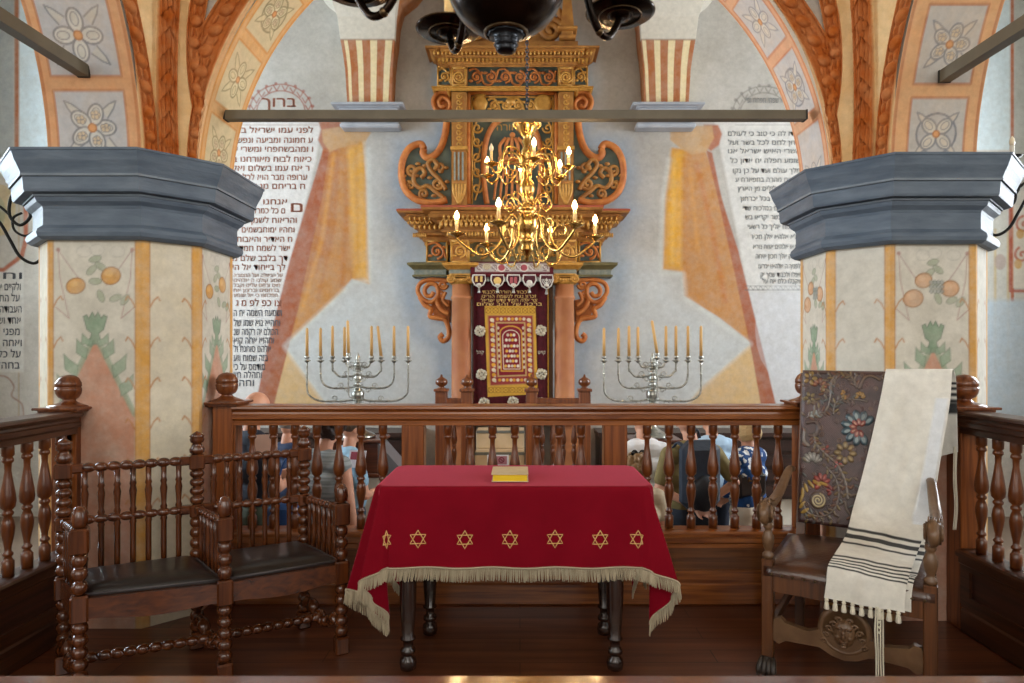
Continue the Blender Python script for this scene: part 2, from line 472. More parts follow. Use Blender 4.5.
# crowns painted over the inscriptions
for cx, cy, c, a in ((281, 112, '93432e', .75), (764, 114, '6d6a66', .6)):
    for r, w in ((30, 1.3), (23, 1.3)): cv.line([(cx+r*1.05*math.cos(t), cy-r*.92*math.sin(t)) for t in np.linspace(.1, PI-.1, 20)], w, c, a)
    for k in range(10):
        t = .2+k*(PI-.4)/9; px, py = cx+26.5*1.05*math.cos(t), cy-26.5*.92*math.sin(t)
        cv.line([(px-3, py-2), (px, py+3), (px+3, py-2)], 1.3, c, a); cv.ell(cx+31*1.05*math.cos(t), cy-31*.92*math.sin(t), 1.6, 1.6, c, a)
cv.line([(745, 290), (835, 290)], 1.2, '5b5c5c', .7); cv.line([(745, 286), (835, 286)], .8, '5b5c5c', .6)
for k in range(11): cv.line([(748+k*5, 290), (750.5+k*5, 286), (753+k*5, 290)], .8, '5b5c5c', .6)
for px in (268, 748): cv.line([(232 if px < 500 else 735, 125), (px+50, 125)], .8, '8a5a48' if px < 500 else '777777', .5)
# blue-grey ground painted round the ark's outline
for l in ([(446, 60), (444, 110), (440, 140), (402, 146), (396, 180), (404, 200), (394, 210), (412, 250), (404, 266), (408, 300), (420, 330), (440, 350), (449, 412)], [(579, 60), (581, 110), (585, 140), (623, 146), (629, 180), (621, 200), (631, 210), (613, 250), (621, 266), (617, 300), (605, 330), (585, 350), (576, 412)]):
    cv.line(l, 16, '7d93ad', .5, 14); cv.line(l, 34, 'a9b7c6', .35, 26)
# faint pale patches by the inscriptions
for (cx, cy, rx, ry, c, a) in ((250, 190, 25, 30, 'e6e2de', .3), (785, 330, 30, 50, 'd2d6db', .3)):
    cv.ell(cx, cy, rx, ry, c, a)
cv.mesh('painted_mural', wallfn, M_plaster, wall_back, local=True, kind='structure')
# the far ends of the back wall
M_ed = M_plaster
cv = Canvas(-60, 60, -60, 420, 110, 480)
cv.poly([(-60, -60), (14, -60), (14, 170), (-60, 170)], '8f999e', .7, 2); cv.line([(17, -60), (17, 170)], 4.5, '9c5a34', .95)
cv.poly([(19.5, -60), (60, -60), (60, 170), (19.5, 170)], 'c6d6df', .95, 1)
cv.line([(-60, 270), (4, 270), (22, 256), (26, 240), (26, 170)], 4.5, 'a55436', .9); cv.line([(19, 170), (19, 420)], 1.2, '9c7a44', .6)
cv.poly([(-60, 272), (4, 272), (24, 258), (24, 372), (-60, 372)], 'c9c9c7', .8, 2)
cv.line(bez([(-20, 378, 0), (4, 376, 0), (14, 386, 0), (12, 396, 0), (22, 404, 0), (24, 418, 0)], 5) and [(p.x, p.y) for p in bez([(-20, 378, 0), (4, 376, 0), (14, 386, 0), (12, 396, 0), (22, 404, 0), (24, 418, 0)], 5)], 1.6, '8a5b52', .7)
cv.ell(0, 210, 16, 26, 'b69a5e', .6); cv.ell(-3, 212, 9, 16, '7f8a72', .6)
cv.mesh('painted_mural', wallfn, M_plaster, wall_back, local=True, kind='structure')
cv = Canvas(965, 1090, -60, 420, 115, 480)
cv.poly([(965, -60), (1010, -60), (1010, 150), (965, 150)], 'bccbd1', .95, 1); cv.line([(1012, -60), (1012, 300)], 3.5, 'a0562f', .95)
cv.poly([(1014, -60), (1090, -60), (1090, 190), (1014, 190)], '989c98', .7, 2)
cv.poly([(965, 200), (1010, 200), (1010, 380), (965, 380)], 'b9bcb6', .6, 3)
for x in (995, 1008): cv.line([(x, 230), (x, 372)], 3, 'b59a5c', .6)
cv.ell(1000, 262, 6, 8, 'a08c86', .7)
cv.line([(1010, 205), (1010, 291), (1090, 291)], 3, '9a4430', .9); cv.poly([(1013, 205), (1090, 205), (1090, 288), (1013, 288)], 'c2bcb0', .8)
for (x, y, r) in ((1024, 225, 9), (1040, 240, 10), (1022, 255, 8), (1045, 268, 10), (1065, 235, 12)):
    cv.line(spiral(x, y, 1, r, .3*r, 1.3, 18), 2.6, 'a34a34', .9); cv.ell(x-4, y+9, 4, 5, 'b78a3a', .8)
cv.poly([(965, 300), (1090, 300), (1090, 420), (965, 420)], 'a9bac8', .8, 6)
cv.mesh('painted_mural', wallfn, M_plaster, wall_back, local=True, kind='structure')

# inscriptions
HEB = 'אבגדהוזחטיכלמנסעפצקרשת'
def inscribe(lines, col, yd, parent, name):
    """lines: (text, u0, u1, v baseline, letter height px)"""
    mb = MB()
    for (t, u0, u1, v, hp) in lines:
        vs, fs, w = text2d(t, 1.0, 1.05)
        if not vs: continue
        hh = max(a[1] for a in vs)-0
        X0, Z0 = W(u0, v, yd); X1, Z1 = W(u1, v-hp, yd)
        sx = (X1-X0)/w; sz = (Z1-Z0)/.62
        for q in (-.022, .022): mb.add([((X0+X1)/2+(a[0]+q)*sx, yd-.007, Z0+(a[1]+q*.6)*sz) for a in vs], fs, 0, False)
    return tag(mb.build(name, col, parent, local=True), kind='structure')
def sx_l(v): return 318-.243*(v-152) if v > 152 else 317
L1 = [('ברוך', 262, 296, 107, 9)]
T = ['לפני עמו ישראל בתו', 'ע תמונה ומביעה ונפש ו', 'ו ומהבשתפתי ומשרי ע', 'כאות לבות מאורתנו ב', 'ר את עמו בשלום ואל', 'ערופה מבר הוא לכל הג', 'ת בריתם מן אלהינו', None,
     'אנחנו לך ער', 'ם כל כמרויצתנו ה', 'והראות לשמך הגד', 'ותהיו ימותבשמים ית', 'ת האדיר והאבות י', 'ישר לשמח חמד ר', 'דך בלבב שלם מ', 'לך בייחוד אל הי']
V = [133, 143, 152, 162, 171, 180, 189, 0, 204.5, 213.5, 223, 232.5, 242, 251, 261, 270]
for t, v in zip(T, V):
    if t: L1.append((t, 233, sx_l(v)-4-(14 if 200 < v < 216 else 0), v, 5.3))
L1.append(('ם', sx_l(208)-13, sx_l(208)-2, 212, 9)); L1.append(('צו כפ לפ מ ג', 236, 281, 306, 6))
inscribe(L1, mat('russet_letter_paint', 'a66c58', .9), YW, wall_back, 'painted_inscription')
L2 = [(t, 234, sx_l(v)-5, v, 3.4) for t, v in zip(['על הגאולה ועל התמורה', 'שמע קולנו ה אלהינו', 'חוס ורחם עלינו וקבל', 'ברחמים וברצון את', 'תפלתנו כי אל שומע'], [277, 282, 287, 292, 297])]
inscribe(L2, mat('faded_letter_paint', 'b99484', .9), YW, wall_back, 'painted_inscription')
L3 = [(t, 234, e, v, 6.2) for t, v, e in zip(['ושמעת השמה ית ה', 'ותהיא נוא שמו של', 'הכולם יה רקמה שנ', 'ותהוא אתה קוא', 'אלהם סותנת ול', 'בזה שמות ווע', 'מודמס על כי', 'ותהלה תיו', 'ותהוו'], [316, 326, 335, 343.5, 352, 361, 370, 378, 386], [282, 280, 278, 274, 271, 268, 265, 262, 254])]
inscribe(L3, mat('dark_letter_paint', '666a72', .9), YW, wall_back, 'painted_inscription')
T = ['הודו לה כי טוב כי לעולם', 'נותן לחם לכל בשר ועל', 'אשרי האיש ישראל אנו', 'שומע תפלה ית אדון כל', 'מלך עולם ועד על כן נקו', 'לראות מהרה בתפארת ע', 'להעביר גלולים מן הארץ', 'והוא שליט בכל יכרתון', 'לתקן עולם במלכות שדי', 'וכל בני בשר יקראו בש', 'להפנות אליך כל רשעי', 'אלא אלהא אלן תכיר', 'ואנאו אלהים אמת נורא', 'יבטוק אלך תכון איתה', 'לפניך ה אלהינו יכרעו', 'ויפלו ולכבוד שמך יק', 'ויקבלו כלם את על']
V_=0; V = [136, 145, 153.5, 163, 173, 182, 191, 201, 210.5, 219.5, 229, 239, 249, 258.5, 268.5, 277, 283.5]
L4 = [(t, max(728, 720+.267*(v-155)+8), 800, v, 4.4) for t, v in zip(T, V)]
L4.append(('ה שפתי תפתח ופי', 746, 783, 103, 5))
inscribe(L4, mat('grey_letter_paint', '8f9292', .9), YW, wall_back, 'painted_inscription')
L5 = [(t, -24, 22-i % 3, 279+i*11.2, 6.6) for i, t in enumerate(['ותהיו', 'ולקיים את הדברי', 'על התורה ועל', 'העבודה יהוה הנ', 'אחד ושמו אחד', 'מפני קדושה', 'ואתה תמלוך', 'על כל מעשי', 'בתהלים כי'])]
inscribe(L5, MATS['dark_letter_paint'], YW, wall_back, 'painted_inscription')

# wainscot benches along the back wall
M_wains = wood('dark_wainscot', '20100b', '35190f', .45, 'X')
def wainscot(x0, x1):
    r = empty('wall_bench', ((x0+x1)/2, 7.9, FZ), None, None)
    b = MB(); b.box((x0, 7.75, -.28), (x1, 8.19, .47)); b.build('bench_box', M_wains, r)
    b = MB()
    for i in range(4): b.box((x0, 7.72, -.24+i*.18), (x1, 7.75, -.11+i*.18))
    n = max(1, int((x1-x0)/.55))
    for i in range(n+1): x = x0+(x1-x0-.07)*i/n; b.box((x, 7.71, -.28), (x+.07, 7.75, .47))
    b.build('slat_front', M_wains, r); MB().box((x0-.02, 7.68, .47), (x1+.02, 8.195, .52)).build('bench_top', M_wains, r)
    MB().box((x0, 7.8, FZ), (x1, 8.19, -.28)).build('plinth', M_white, r)
    return r
tag(wainscot(-5.2, -1.2), 'dark slatted wall bench left of the ark', 'bench', 'dark benches along the back wall')
tag(wainscot(.95, 5.2), 'dark slatted wall bench right of the ark', 'bench', 'dark benches along the back wall')

# ------------------------------------------------------------------ pillars
def pillar(x0, x1, y0, y1, c, label, side, zc=(2.09, 2.54), tk=0):
    loc = ((x0+x1)/2, (y0+y1)/2, FZ)
    r = empty('painted_pillar', loc, label, 'pillar', 'painted pillars of the platform')
    pts = [(x0+c, y0), (x1-c, y0), (x1, y0+c), (x1, y1-c), (x1-c, y1), (x0+c, y1), (x0, y1-c), (x0, y0+c), (x0+c, y0)]
    s = [0]
    for a, b_ in zip(pts, pts[1:]): s.append(s[-1]+math.dist(a, b_))
    zt = zc[0]+.02
    cv = Canvas(0, s[-1], FZ, zt, 460, 400)
    cols = 'd8a04a', 'a86c2e'
    # faces: 0 front, 1 right chamfer, 2 right side, 3.., 7 left chamfer
    right = side > 0
    for k in range(8):
        a, e = s[k], s[k+1]; w = e-a; cx = (a+e)/2
        if k % 2: 
            cv.poly([(a, FZ), (e, FZ), (e, zt), (a, zt)], 'd9ceb2' if not right else 'd3d0c5', .7)
            continue
        cv.poly([(a, FZ), (e, FZ), (e, zt), (a, zt)], 'd5d1c3' if not right else 'd8d4c8', .5)
        sc = min(1, w/.5); hw = w/2-.04
        Z = lambda d: zc[0]-d
        ap = .51 if not right else .55
        # salmon pyramid
        bot = Z(ap+hw/(.5*sc))
        cv.poly([(cx, Z(ap)), (cx+hw, bot), (cx+hw, FZ), (cx-hw, FZ), (cx-hw, bot)], 'c07a58', .8, .012)
        cv.line([(cx, Z(ap)), (cx+hw, bot)], .03, '93a58c', .8); cv.line([(cx, Z(ap)), (cx-hw, bot)], .03, '93a58c', .8)
        # green crown and curling leaves
        cr = [(-.065, .41), (-.045, .40), (-.035, .42), (-.015, .385), (0, .41), (.015, .385), (.035, .42), (.045, .40), (.065, .41), (.045, .48), (.02, .50), (.035, .56), (-.035, .56), (-.02, .50), (-.045, .48)]
        o = ap-.51
        cv.poly([(cx+x*sc, Z(d+o)) for x, d in cr], '7f9a80', .9); cv.line([(cx+x*sc, Z(d+o)) for x, d in cr], .006, '5d6f60', .8, closed=True)
        for sg in (-1, 1):
            for (bx, bd, tx, td) in ((.05, .64, .10, .53), (.10, .74, .17, .61), (.14, .84, .205, .72), (.02, .57, .07, .50)):
                q = [(cx+sg*bx*sc, Z(bd+o)), (cx+sg*(bx+tx)/2*sc+sg*.028*sc, Z((bd+td)/2+o+.02)), (cx+sg*tx*sc, Z(td+o)), (cx+sg*(tx-.03)*sc, Z(td+.03+o)), (cx+sg*(bx-.01)*sc, Z((bd+td)/2+o))]
                cv.poly(q, '8aa38a', .85, .008); cv.line(q, .005, '62755f', .6, closed=True)
        # garland of fruit on cords
        fr = [(-.105, .245, .052, .042), (.085, .19, .052, .047)] if not right else [(-.115, .30, .058, .048), (-.055, .2, .05, .04), (.10, .245, .052, .044)]
        lw = .006
        for sg in (-1, 1):
            cv.line([(cx+sg*.2*sc, Z(.05)), (cx+sg*.13*sc, Z(.15)), (cx+sg*.06*sc, Z(.24))], lw, 'a98a86', .8)
            cv.line([(cx+sg*.2*sc, Z(.05)), (cx+sg*.19*sc, Z(.2)), (cx+sg*.14*sc, Z(.42)), (cx+sg*.21*sc, Z(.36))], lw, 'a97c74', .7)
            cv.ell(cx+sg*.2*sc, Z(.05), .012, .012, 'a97c74', .8)
        for (x, d, t) in ((0, .1, .3), (.03, .14, -.6), (-.02, .16, .8), (.03, .3, -1.2), (.11, .31, .4), (.0, .22, 0), (.16, .32, .9)):
            cv.ell(cx+x*sc, Z(d), .035*sc, .018, '92a083', .7, t, line=.004, lc='6d7768')
        for (x, d) in ((-.06, .06), (.01, .05), (.12, .06)): cv.ell(cx+x*sc, Z(d), .04*sc, .03, 'd6d3ca', .3, line=.004, lc='8d8a86')
        for (x, d, rx, ry) in fr:
            cv.ell(cx+x*sc, Z(d), rx*sc, ry, 'd19a4c' if not right else 'cfa27c', .95, .3, line=.007, lc='9a6b38')
            cv.ell(cx+(x-.012)*sc, Z(d-.012), rx*sc*.45, ry*.4, 'dfb26a' if not right else 'dab795', .7)
        if right:
            for i in range(12): cv.ell(cx+.02+(i % 4-1.5)*.02*sc, Z(.21+(i//4)*.025), .011, .011, '9aa09c', .8, line=.003, lc='6b716d')
    for k in range(9):  # ochre bands up the arrises, with little hooked buds
        wd = .055 if k in (0, 8) else .075
        cv.line([(s[k], FZ-.1), (s[k], zt+.1)], wd, cols[0], .95); 
        for q in (-1, 1): cv.line([(s[k]+q*wd/2, FZ-.1), (s[k]+q*wd/2, zt+.1)], .007, cols[1], .7)
        for q in (-1, 1):
            for i in range(6):
                z = zc[0]-.3-i*.22
                cv.line([(s[k]+q*wd/2, z-.06), (s[k]+q*(wd/2+.02), z-.02), (s[k]+q*(wd/2+.04), z), (s[k]+q*(wd/2+.05), z-.02)], .009, 'b87a3c', .85)
    cv.line([(0, zc[0]-.005), (s[-1], zc[0]-.005)], .01, '8d7a5c', .5)
    px = np.array([p[0] for p in pts]); py = np.array([p[1] for p in pts]); ss = np.array(s)
    cv.mesh('shaft', lambda X, Y, H: (np.interp(X, ss, px), np.interp(X, ss, py), Y), M_plaster_blue, r)
    # capital: stacked mouldings swept round the octagon
    t8 = math.tan(PI/8)
    P8 = pts[:8]; path = []
    for i, (x, y) in enumerate(P8):
        a = P8[i-1]; b_ = P8[(i+1) % 8]
        n1 = Vector((y-a[1], -(x-a[0]))).normalized(); n2 = Vector((b_[1]-y, -(b_[0]-x))).normalized()
        m_ = (n1+n2); m_ = m_/(1+n1.dot(n2)); path.append((x, y, m_.x, m_.y))
    z0, z1 = zc; h = (z1-z0)/.45
    Z = lambda d: z1-d*h
    prof = [(0, Z(.45)), (.03, Z(.45)), (.052, Z(.435)), (.058, Z(.415)), (.052, Z(.395)), (.03, Z(.375)), (.025, Z(.37)),
            (.025, Z(.285)), (.03, Z(.27)), (.055, Z(.25)), (.062, Z(.235)), (.062, Z(.226)), (.068, Z(.226)), (.068, Z(.215)), (.05, Z(.214)),
            (.11, Z(.212)), (.115, Z(.20)), (.12, Z(.135)), (.128, Z(.135)), (.128, Z(.122)), (.13, Z(.115)), (.14, Z(.09)), (.155, Z(.06)), (.165, Z(.03)), (.17, Z(.012)), (.175, Z(.012)), (.175, Z(0)), (0, Z(0))]
    MB().sweep(prof, path, True).build('capital', M_cap, r)
    b = MB()
    for (o, d, t) in ((.129, .135, .012), (.069, .226, .01)):
        b.sweep([(o-.01, Z(d)), (o+.002, Z(d)), (o+.002, Z(d-t)), (o-.01, Z(d-t))], path, True)
    b.build('fillet', M_capfillet, r)
    # cap top
    MB().add([(x+nx*.17, y+ny*.17, z1-.002) for x, y, nx, ny in path], [tuple(range(8))], 0, False).build('capital_top', M_cap, r)
    return r
pillar(-2.745, -1.83, 3.5, 4.345, .205, 'left painted octagonal pillar with slate blue capital behind the bobbin bench', -1)
pillar(1.82, 2.755, 3.6, 4.45, .23, 'right painted octagonal pillar with slate blue capital behind the carved armchair', 1, (2.085, 2.545))

# ------------------------------------------------------------------ arches with painted soffits
R = 1.83; ZC = 2.46
def flower(cv, cx, cy, r, cin, cout, kind):
    n = 4 if kind % 2 == 0 else 5
    if kind % 3 == 0: cv.ell(cx, cy, r*.98, r*.98, cout[1], .35); cv.ell(cx, cy, r*.98, r*.98, None, line=.012, lc=cout[0])
    for k in range(4):
        t = PI/4+k*PI/2; x, y = cx+r*1.15*math.cos(t), cy+r*1.15*math.sin(t)
        q = [(cx+r*.75*math.cos(t-.25), cy+r*.75*math.sin(t-.25)), (x+r*.12*math.cos(t-1.4), y+r*.12*math.sin(t-1.4)), (cx+r*1.45*math.cos(t), cy+r*1.45*math.sin(t)), (x+r*.12*math.cos(t+1.4), y+r*.12*math.sin(t+1.4)), (cx+r*.75*math.cos(t+.25), cy+r*.75*math.sin(t+.25))]
        cv.poly(q, cin[1], .85); cv.line(q, .009, cout[0], .8)
    for k in range(n):
        t = (PI/4 if kind % 3 == 0 else 0)+k*2*PI/n
        x, y = cx+r*.52*math.cos(t), cy+r*.52*math.sin(t)
        cv.ell(x, y, r*.42, r*.3, cin[0], .9, t, line=.011, lc=cout[0])
        cv.ell(x+r*.05*math.cos(t), y+r*.05*math.sin(t), r*.24, r*.15, cin[1], .8, t, line=.006, lc=cout[0])
        if kind % 2: 
            for i in range(5): cv.ell(x+r*.09*math.cos(i*1.3)*1.3, y+r*.09*math.sin(i*1.3), .012, .012, 'cdb89a', .9, line=.004, lc=cout[0])
    cv.ell(cx, cy, r*.16, r*.16, 'd99a62', .95, line=.008, lc='b07548')
def soffit(cv, w0, w1, frame, fill, line, inn, th0, th1, dirn=1, dark='b97c4a', kind0=0, mg=(.055, .05)):
    """panels between bars every 14.3 degrees; y coordinate is arc length"""
    step = 14.3*PI/180*R
    cv.poly([(w0-.1, -1), (w1+.1, -1), (w1+.1, 9), (w0-.1, 9)], frame, .95)
    n = int(PI/2*R/step)+1
    for sgn in (0, 1):
        for k in range(n):
            a = k*step+(.035 if k else -.1); e = (k+1)*step-.035
            if sgn: a, e = PI*R-e, PI*R-a
            if e > th1*R+.3 or a < th0*R-.3: pass
            x0, x1 = w0+mg[0], w1-mg[1]
            cv.poly([(x0, a), (x1, a), (x1, e), (x0, e)], fill, .95)
            cv.line([(x0, a), (x1, a), (x1, e), (x0, e)], .014, dark, .7, closed=True)
            flower(cv, (x0+x1)/2, (max(a, e-.38)+e)/2, min(x1-x0, e-a)*.36, inn, line, k+kind0)
    for x in (w0+.012, w1-.012): cv.line([(x, -1), (x, 9)], .016, dark, .8)
def arch_walls(mb, f, ztop=6.8):
    """two vertical faces above an intrados: f(t, side) -> point"""
    n = 40
    for side in (0, 1):
        vs = []; fs = []
        for i in range(n+1):
            t = PI*i/n; p = f(t, side); vs += [p, (p[0], p[1], ztop)]
        for i in range(n): fs.append((2*i, 2*i+1, 2*i+3, 2*i+2))
        mb.add(vs, fs, 0, False)
M_arch = paint_mat('arch_plaster', 'd9b48c', 'e3cba8', wear=.3, scale=3)
# front arch (over the balustrade)
ra = empty('painted_arch', (0, 3.95, 2.54), 'wide round arch over the front balustrade, painted with flower panels', 'arch')
def fa(X, Yw, H):
    th = Yw/R; x = -R*np.cos(th); k = (x+R)/(2*R)
    ya = 3.705+.125*k; yb = 4.14+.08*k
    rr = R-H
    return -rr*np.cos(th)-.003, ya+(yb-ya)*X, ZC+rr*np.sin(th)
for part, (t0, t1) in enumerate(((0, PI/2), (PI/2, PI))):
    cv = Canvas(0, .435, t0*R, t1*R, 90, 480)
    if part == 0: soffit(cv, 0, .435, 'd9a569', 'cfc19c', ('8f8564', 'b9ad8c'), ('ddd2ad', 'd3c59d'), t0, t1, dark='cf8a3f', kind0=1)  # warm light on the left half, cool on the right, put into the pigment
    else: soffit(cv, 0, .435, 'dda784', 'c5c5c6', ('8e8f96', 'b0b2b8'), ('d8d2c8', 'd6cfc4'), t0, t1, dark='c97d54', kind0=2)
    cv.mesh('soffit', lambda X, Y, H: fa(X/.435, Y, H), M_arch, ra)
b = MB(); arch_walls(b, lambda t, sd: tuple(float(q) for q in fa(np.float64(sd), np.float64(t*R), 0)))
b.build('spandrel_wall', M_white, ra)
# arches along the two sides
def side_arch(xa, xb, ysp, label, right):
    r = empty('painted_arch', ((xa+xb)/2, ysp-.2, 2.54), label, 'arch')
    yc = ysp-R
    def f(X, Yw, H):
        th = Yw/R; return xa+(xb-xa)*X, yc+R*np.cos(th), ZC+R*np.sin(th)
    w = abs(xb-xa); cv = Canvas(0, w, 0, PI*.62*R, 110, 560)
    if not right: soffit(cv, 0, w, 'd39a6c', 'b9bcc0', ('7c7f86', '9fa3aa'), ('cfcdc6', 'c6c3ba'), 0, 1.5, dark='b56f44', kind0=1, mg=(.06, .07))
    else: soffit(cv, 0, w, 'dba777', 'bdbcb8', ('84868c', 'a5a6ab'), ('cfc8ba', 'cdc2b2'), 0, 1.5, dark='b8704a', kind0=0, mg=(.09, .075))
    cv.mesh('soffit', lambda X, Y, H: f(X/w, Y, H), M_arch, r)
    b = MB(); arch_walls(b, lambda t, sd: tuple(float(q) for q in f(np.float64(sd), np.float64(t*R*.62), 0)))
    b.build('spandrel_wall', M_white, r)
side_arch(-2.54, -2.035, 3.5, 'painted arch rising from the left pillar towards the viewer', False)
side_arch(2.05, 2.525, 3.6, 'painted arch rising from the right pillar towards the viewer', True)

# stuccoed vault corners with terracotta ribs
M_vault = paint_mat('vault_plaster', 'dcb67f', 'e6c898', wear=.25, scale=5)
def vault_corner(xe, ysp, xsp, ynear, right, label):
    """between side arch edge (x = xe) and front arch edge (y = ynear)"""
    r = empty('ribbed_vault', (xe, ynear, 2.54), label, 'vault', 'stucco ribbed vault corners')
    sg = -1 if not right else 1; T1 = PI/2
    ns, nt = 260, 560
    cv = Canvas(0, 1, 0, T1*R, ns, nt)
    def base(Sx, Tt):
        th = Tt/R
        A = (np.full(th.shape, xe), ysp-R+R*np.cos(th), ZC+R*np.sin(th))
        B = (sg*R*np.cos(th), np.full(th.shape, ynear)+0*th, ZC+R*np.sin(th))
        # bow the web a little away from the bay
        bow = .10*np.sin(np.clip(Sx, 0, 1)*PI)*np.clip(np.sin(2*th), 0, 1)
        return (A[0]*(1-Sx)+B[0]*Sx+sg*bow, A[1]*(1-Sx)+B[1]*Sx+bow, A[2]*(1-Sx)+B[2]*Sx)
    x, y, z = base(cv.X, cv.Y)
    w = np.sqrt((xe-sg*R*np.cos(cv.Y/R))**2+((ysp-R+R*np.cos(cv.Y/R))-ynear)**2)
    d = cv.X*w    # metres from the side-arch edge
    col = np.array(lin('b25c1c')); dark = np.array(lin('8a4212'))
    T = cv.Y
    def rib(dc, hw, lift, ph):
        q = (d-dc)/hw; m = np.clip((1-np.abs(q))*hw/.004, 0, 1)
        aq = np.abs(q); hw_ = np.broadcast_to(hw, T.shape)
        if lift > .045:   # broad rib: overlapping acanthus
            u = (T/.12+aq*.7+ph) % 1.0
            hh = .012+.026*np.clip(1-aq, 0, 1)**.5*np.sqrt(np.clip(1-u, 0, 1))+.012*np.clip(1-aq/.14, 0, 1)+.006*np.cos(aq*PI*5)*(1-aq)
            v_ = (T/.36+ph) % 1.0; hh = hh+.022*np.sqrt(np.clip(1-((aq*hw_)**2+((v_-.5)*.36)**2)/.035**2, 0, 1))
        else:             # narrow rib: egg and leaf
            dt = ((T+ph*.03) % .13)-.065; r_ = np.minimum(hw_*.66, .032)
            hh = .008+.032*np.sqrt(np.clip(1-(aq*hw_)**2/r_**2-dt**2/(r_*1.25)**2, 0, 1))
            dt2 = np.abs(dt)-.065
            hh = np.maximum(hh, .008+.018*np.sqrt(np.clip(1-((aq-.35)*hw_)**2/.010**2-dt2**2/.03**2, 0, 1)))
        hh = hh+.012*np.sqrt(np.clip(1-((aq-.87)/.13)**2, 0, 1))
        cv.h[...] = np.where(m > .01, np.maximum(cv.h, hh*m), cv.h)
        tone = .5+.5*np.sin(T*9+ph)*np.sin(T*23+q*3)
        c = col*(1-.25*tone)[..., None]+dark*(.25*tone)[..., None]
        out = m+cv.a*(1-m)
        cv.c[...] = np.where(m[..., None] > .01, c, cv.c); cv.a[...] = np.maximum(cv.a, m)
    w0 = w
    rib(.042+0*T, .034+.02*np.clip(T, 0, 1), .03, 0)
    mc = .45*w0*np.clip(1-0*T, 0, 1); rib(mc, .058+0*T, .05, 1.0)
    off = np.clip((T-.42)*.32, 0, 3)
    rib(w0-.036-off, .029+.016*np.clip(T, 0, 1), .03, 2.0)
    h4 = np.clip(.15*(T-.28), .002, .07); rib(w0-.02-h4, h4, .03, 3.1)
    # pale edge beside the front arch and grey web between parting ribs
    gx = (d > w0-off-.03) & (d < w0-.11)
    cv.c[gx & (cv.a < .5)] = lin('aaa6a2'); cv.a[gx & (cv.a < .5)] = .9
    ed = d > w0-.018; cv.c[ed] = lin('e6b98c'); cv.a[ed] = .9
    gu = [np.gradient(q, axis=1) for q in (x, y, z)]; gv = [np.gradient(q, axis=0) for q in (x, y, z)]
    nx = gu[1]*gv[2]-gu[2]*gv[1]; ny = gu[2]*gv[0]-gu[0]*gv[2]; nz = gu[0]*gv[1]-gu[1]*gv[0]
    ln = np.sqrt(nx**2+ny**2+nz**2)+1e-9; nx, ny, nz = nx/ln, ny/ln, nz/ln
    s_ = np.where(nx*(-sg)+ny*(-1)+nz*(-1) > 0, 1, -1)
    H = cv.h
    cv.mesh('ribbed_web', lambda X, Y, H_: (x+nx*s_*H, y+ny*s_*H, z+nz*s_*H), M_vault, r)
vault_corner(-2.035, 3.5, -1.83, 3.705, False, 'ribbed terracotta stucco vault corner above the left pillar')
vault_corner(2.05, 3.6, 1.82, 3.83, True, 'ribbed terracotta stucco vault corner above the right pillar')
S(MB().box((-2.06, -.2, 4.34), (2.06, 3.85, 4.40)).build('ceiling', M_white))

# tie rods
def rod(p, q, w, h, label):
    r = empty('tie_rod', p, label, 'tie rod', 'iron tie rods of the arches')
    p = Vector(p); q = Vector(q); M, L_ = axis_M(p, q)
    horiz = abs((q-p).x) > abs((q-p).y)
    b = MB()
    if horiz: b.box((p.x, p.y-w/2, p.z-h/2), (q.x, p.y+w/2, p.z+h/2))
    else: b.box((p.x-w/2, min(p.y, q.y), p.z-h/2), (p.x+w/2, max(p.y, q.y), p.z+h/2))
    b.build('bar', M_iron, r)
    b = MB(); e = .012
    if horiz:
        b.box((p.x-e, p.y-w/2-.002, p.z-h/2-.002), (p.x, p.y+w/2+.002, p.z+h/2+.002)); b.build('bar_end', M_ironend, r)
        b = MB(); b.box((q.x, p.y-w/2-.002, p.z-h/2-.002), (q.x+e, p.y+w/2+.002, p.z+h/2+.002))
    else: b.box((p.x-w/2-.002, p.y, p.z-h/2-.002), (p.x+w/2+.002, p.y+e, p.z+h/2+.002))
    b.build('bar_end', M_ironend, r)
rod((-1.77, 3.93, 2.915), (1.715, 3.93, 2.915), .06, .053, 'long horizontal tie rod crossing in front of the ark')
rod((-2.30, 3.42, 2.97), (-2.30, .3, 2.97), .06, .062, 'tie rod at upper left running towards the viewer')
rod((2.29, 3.50, 2.975), (2.29, .3, 2.975), .06, .062, 'tie rod at upper right running towards the viewer')

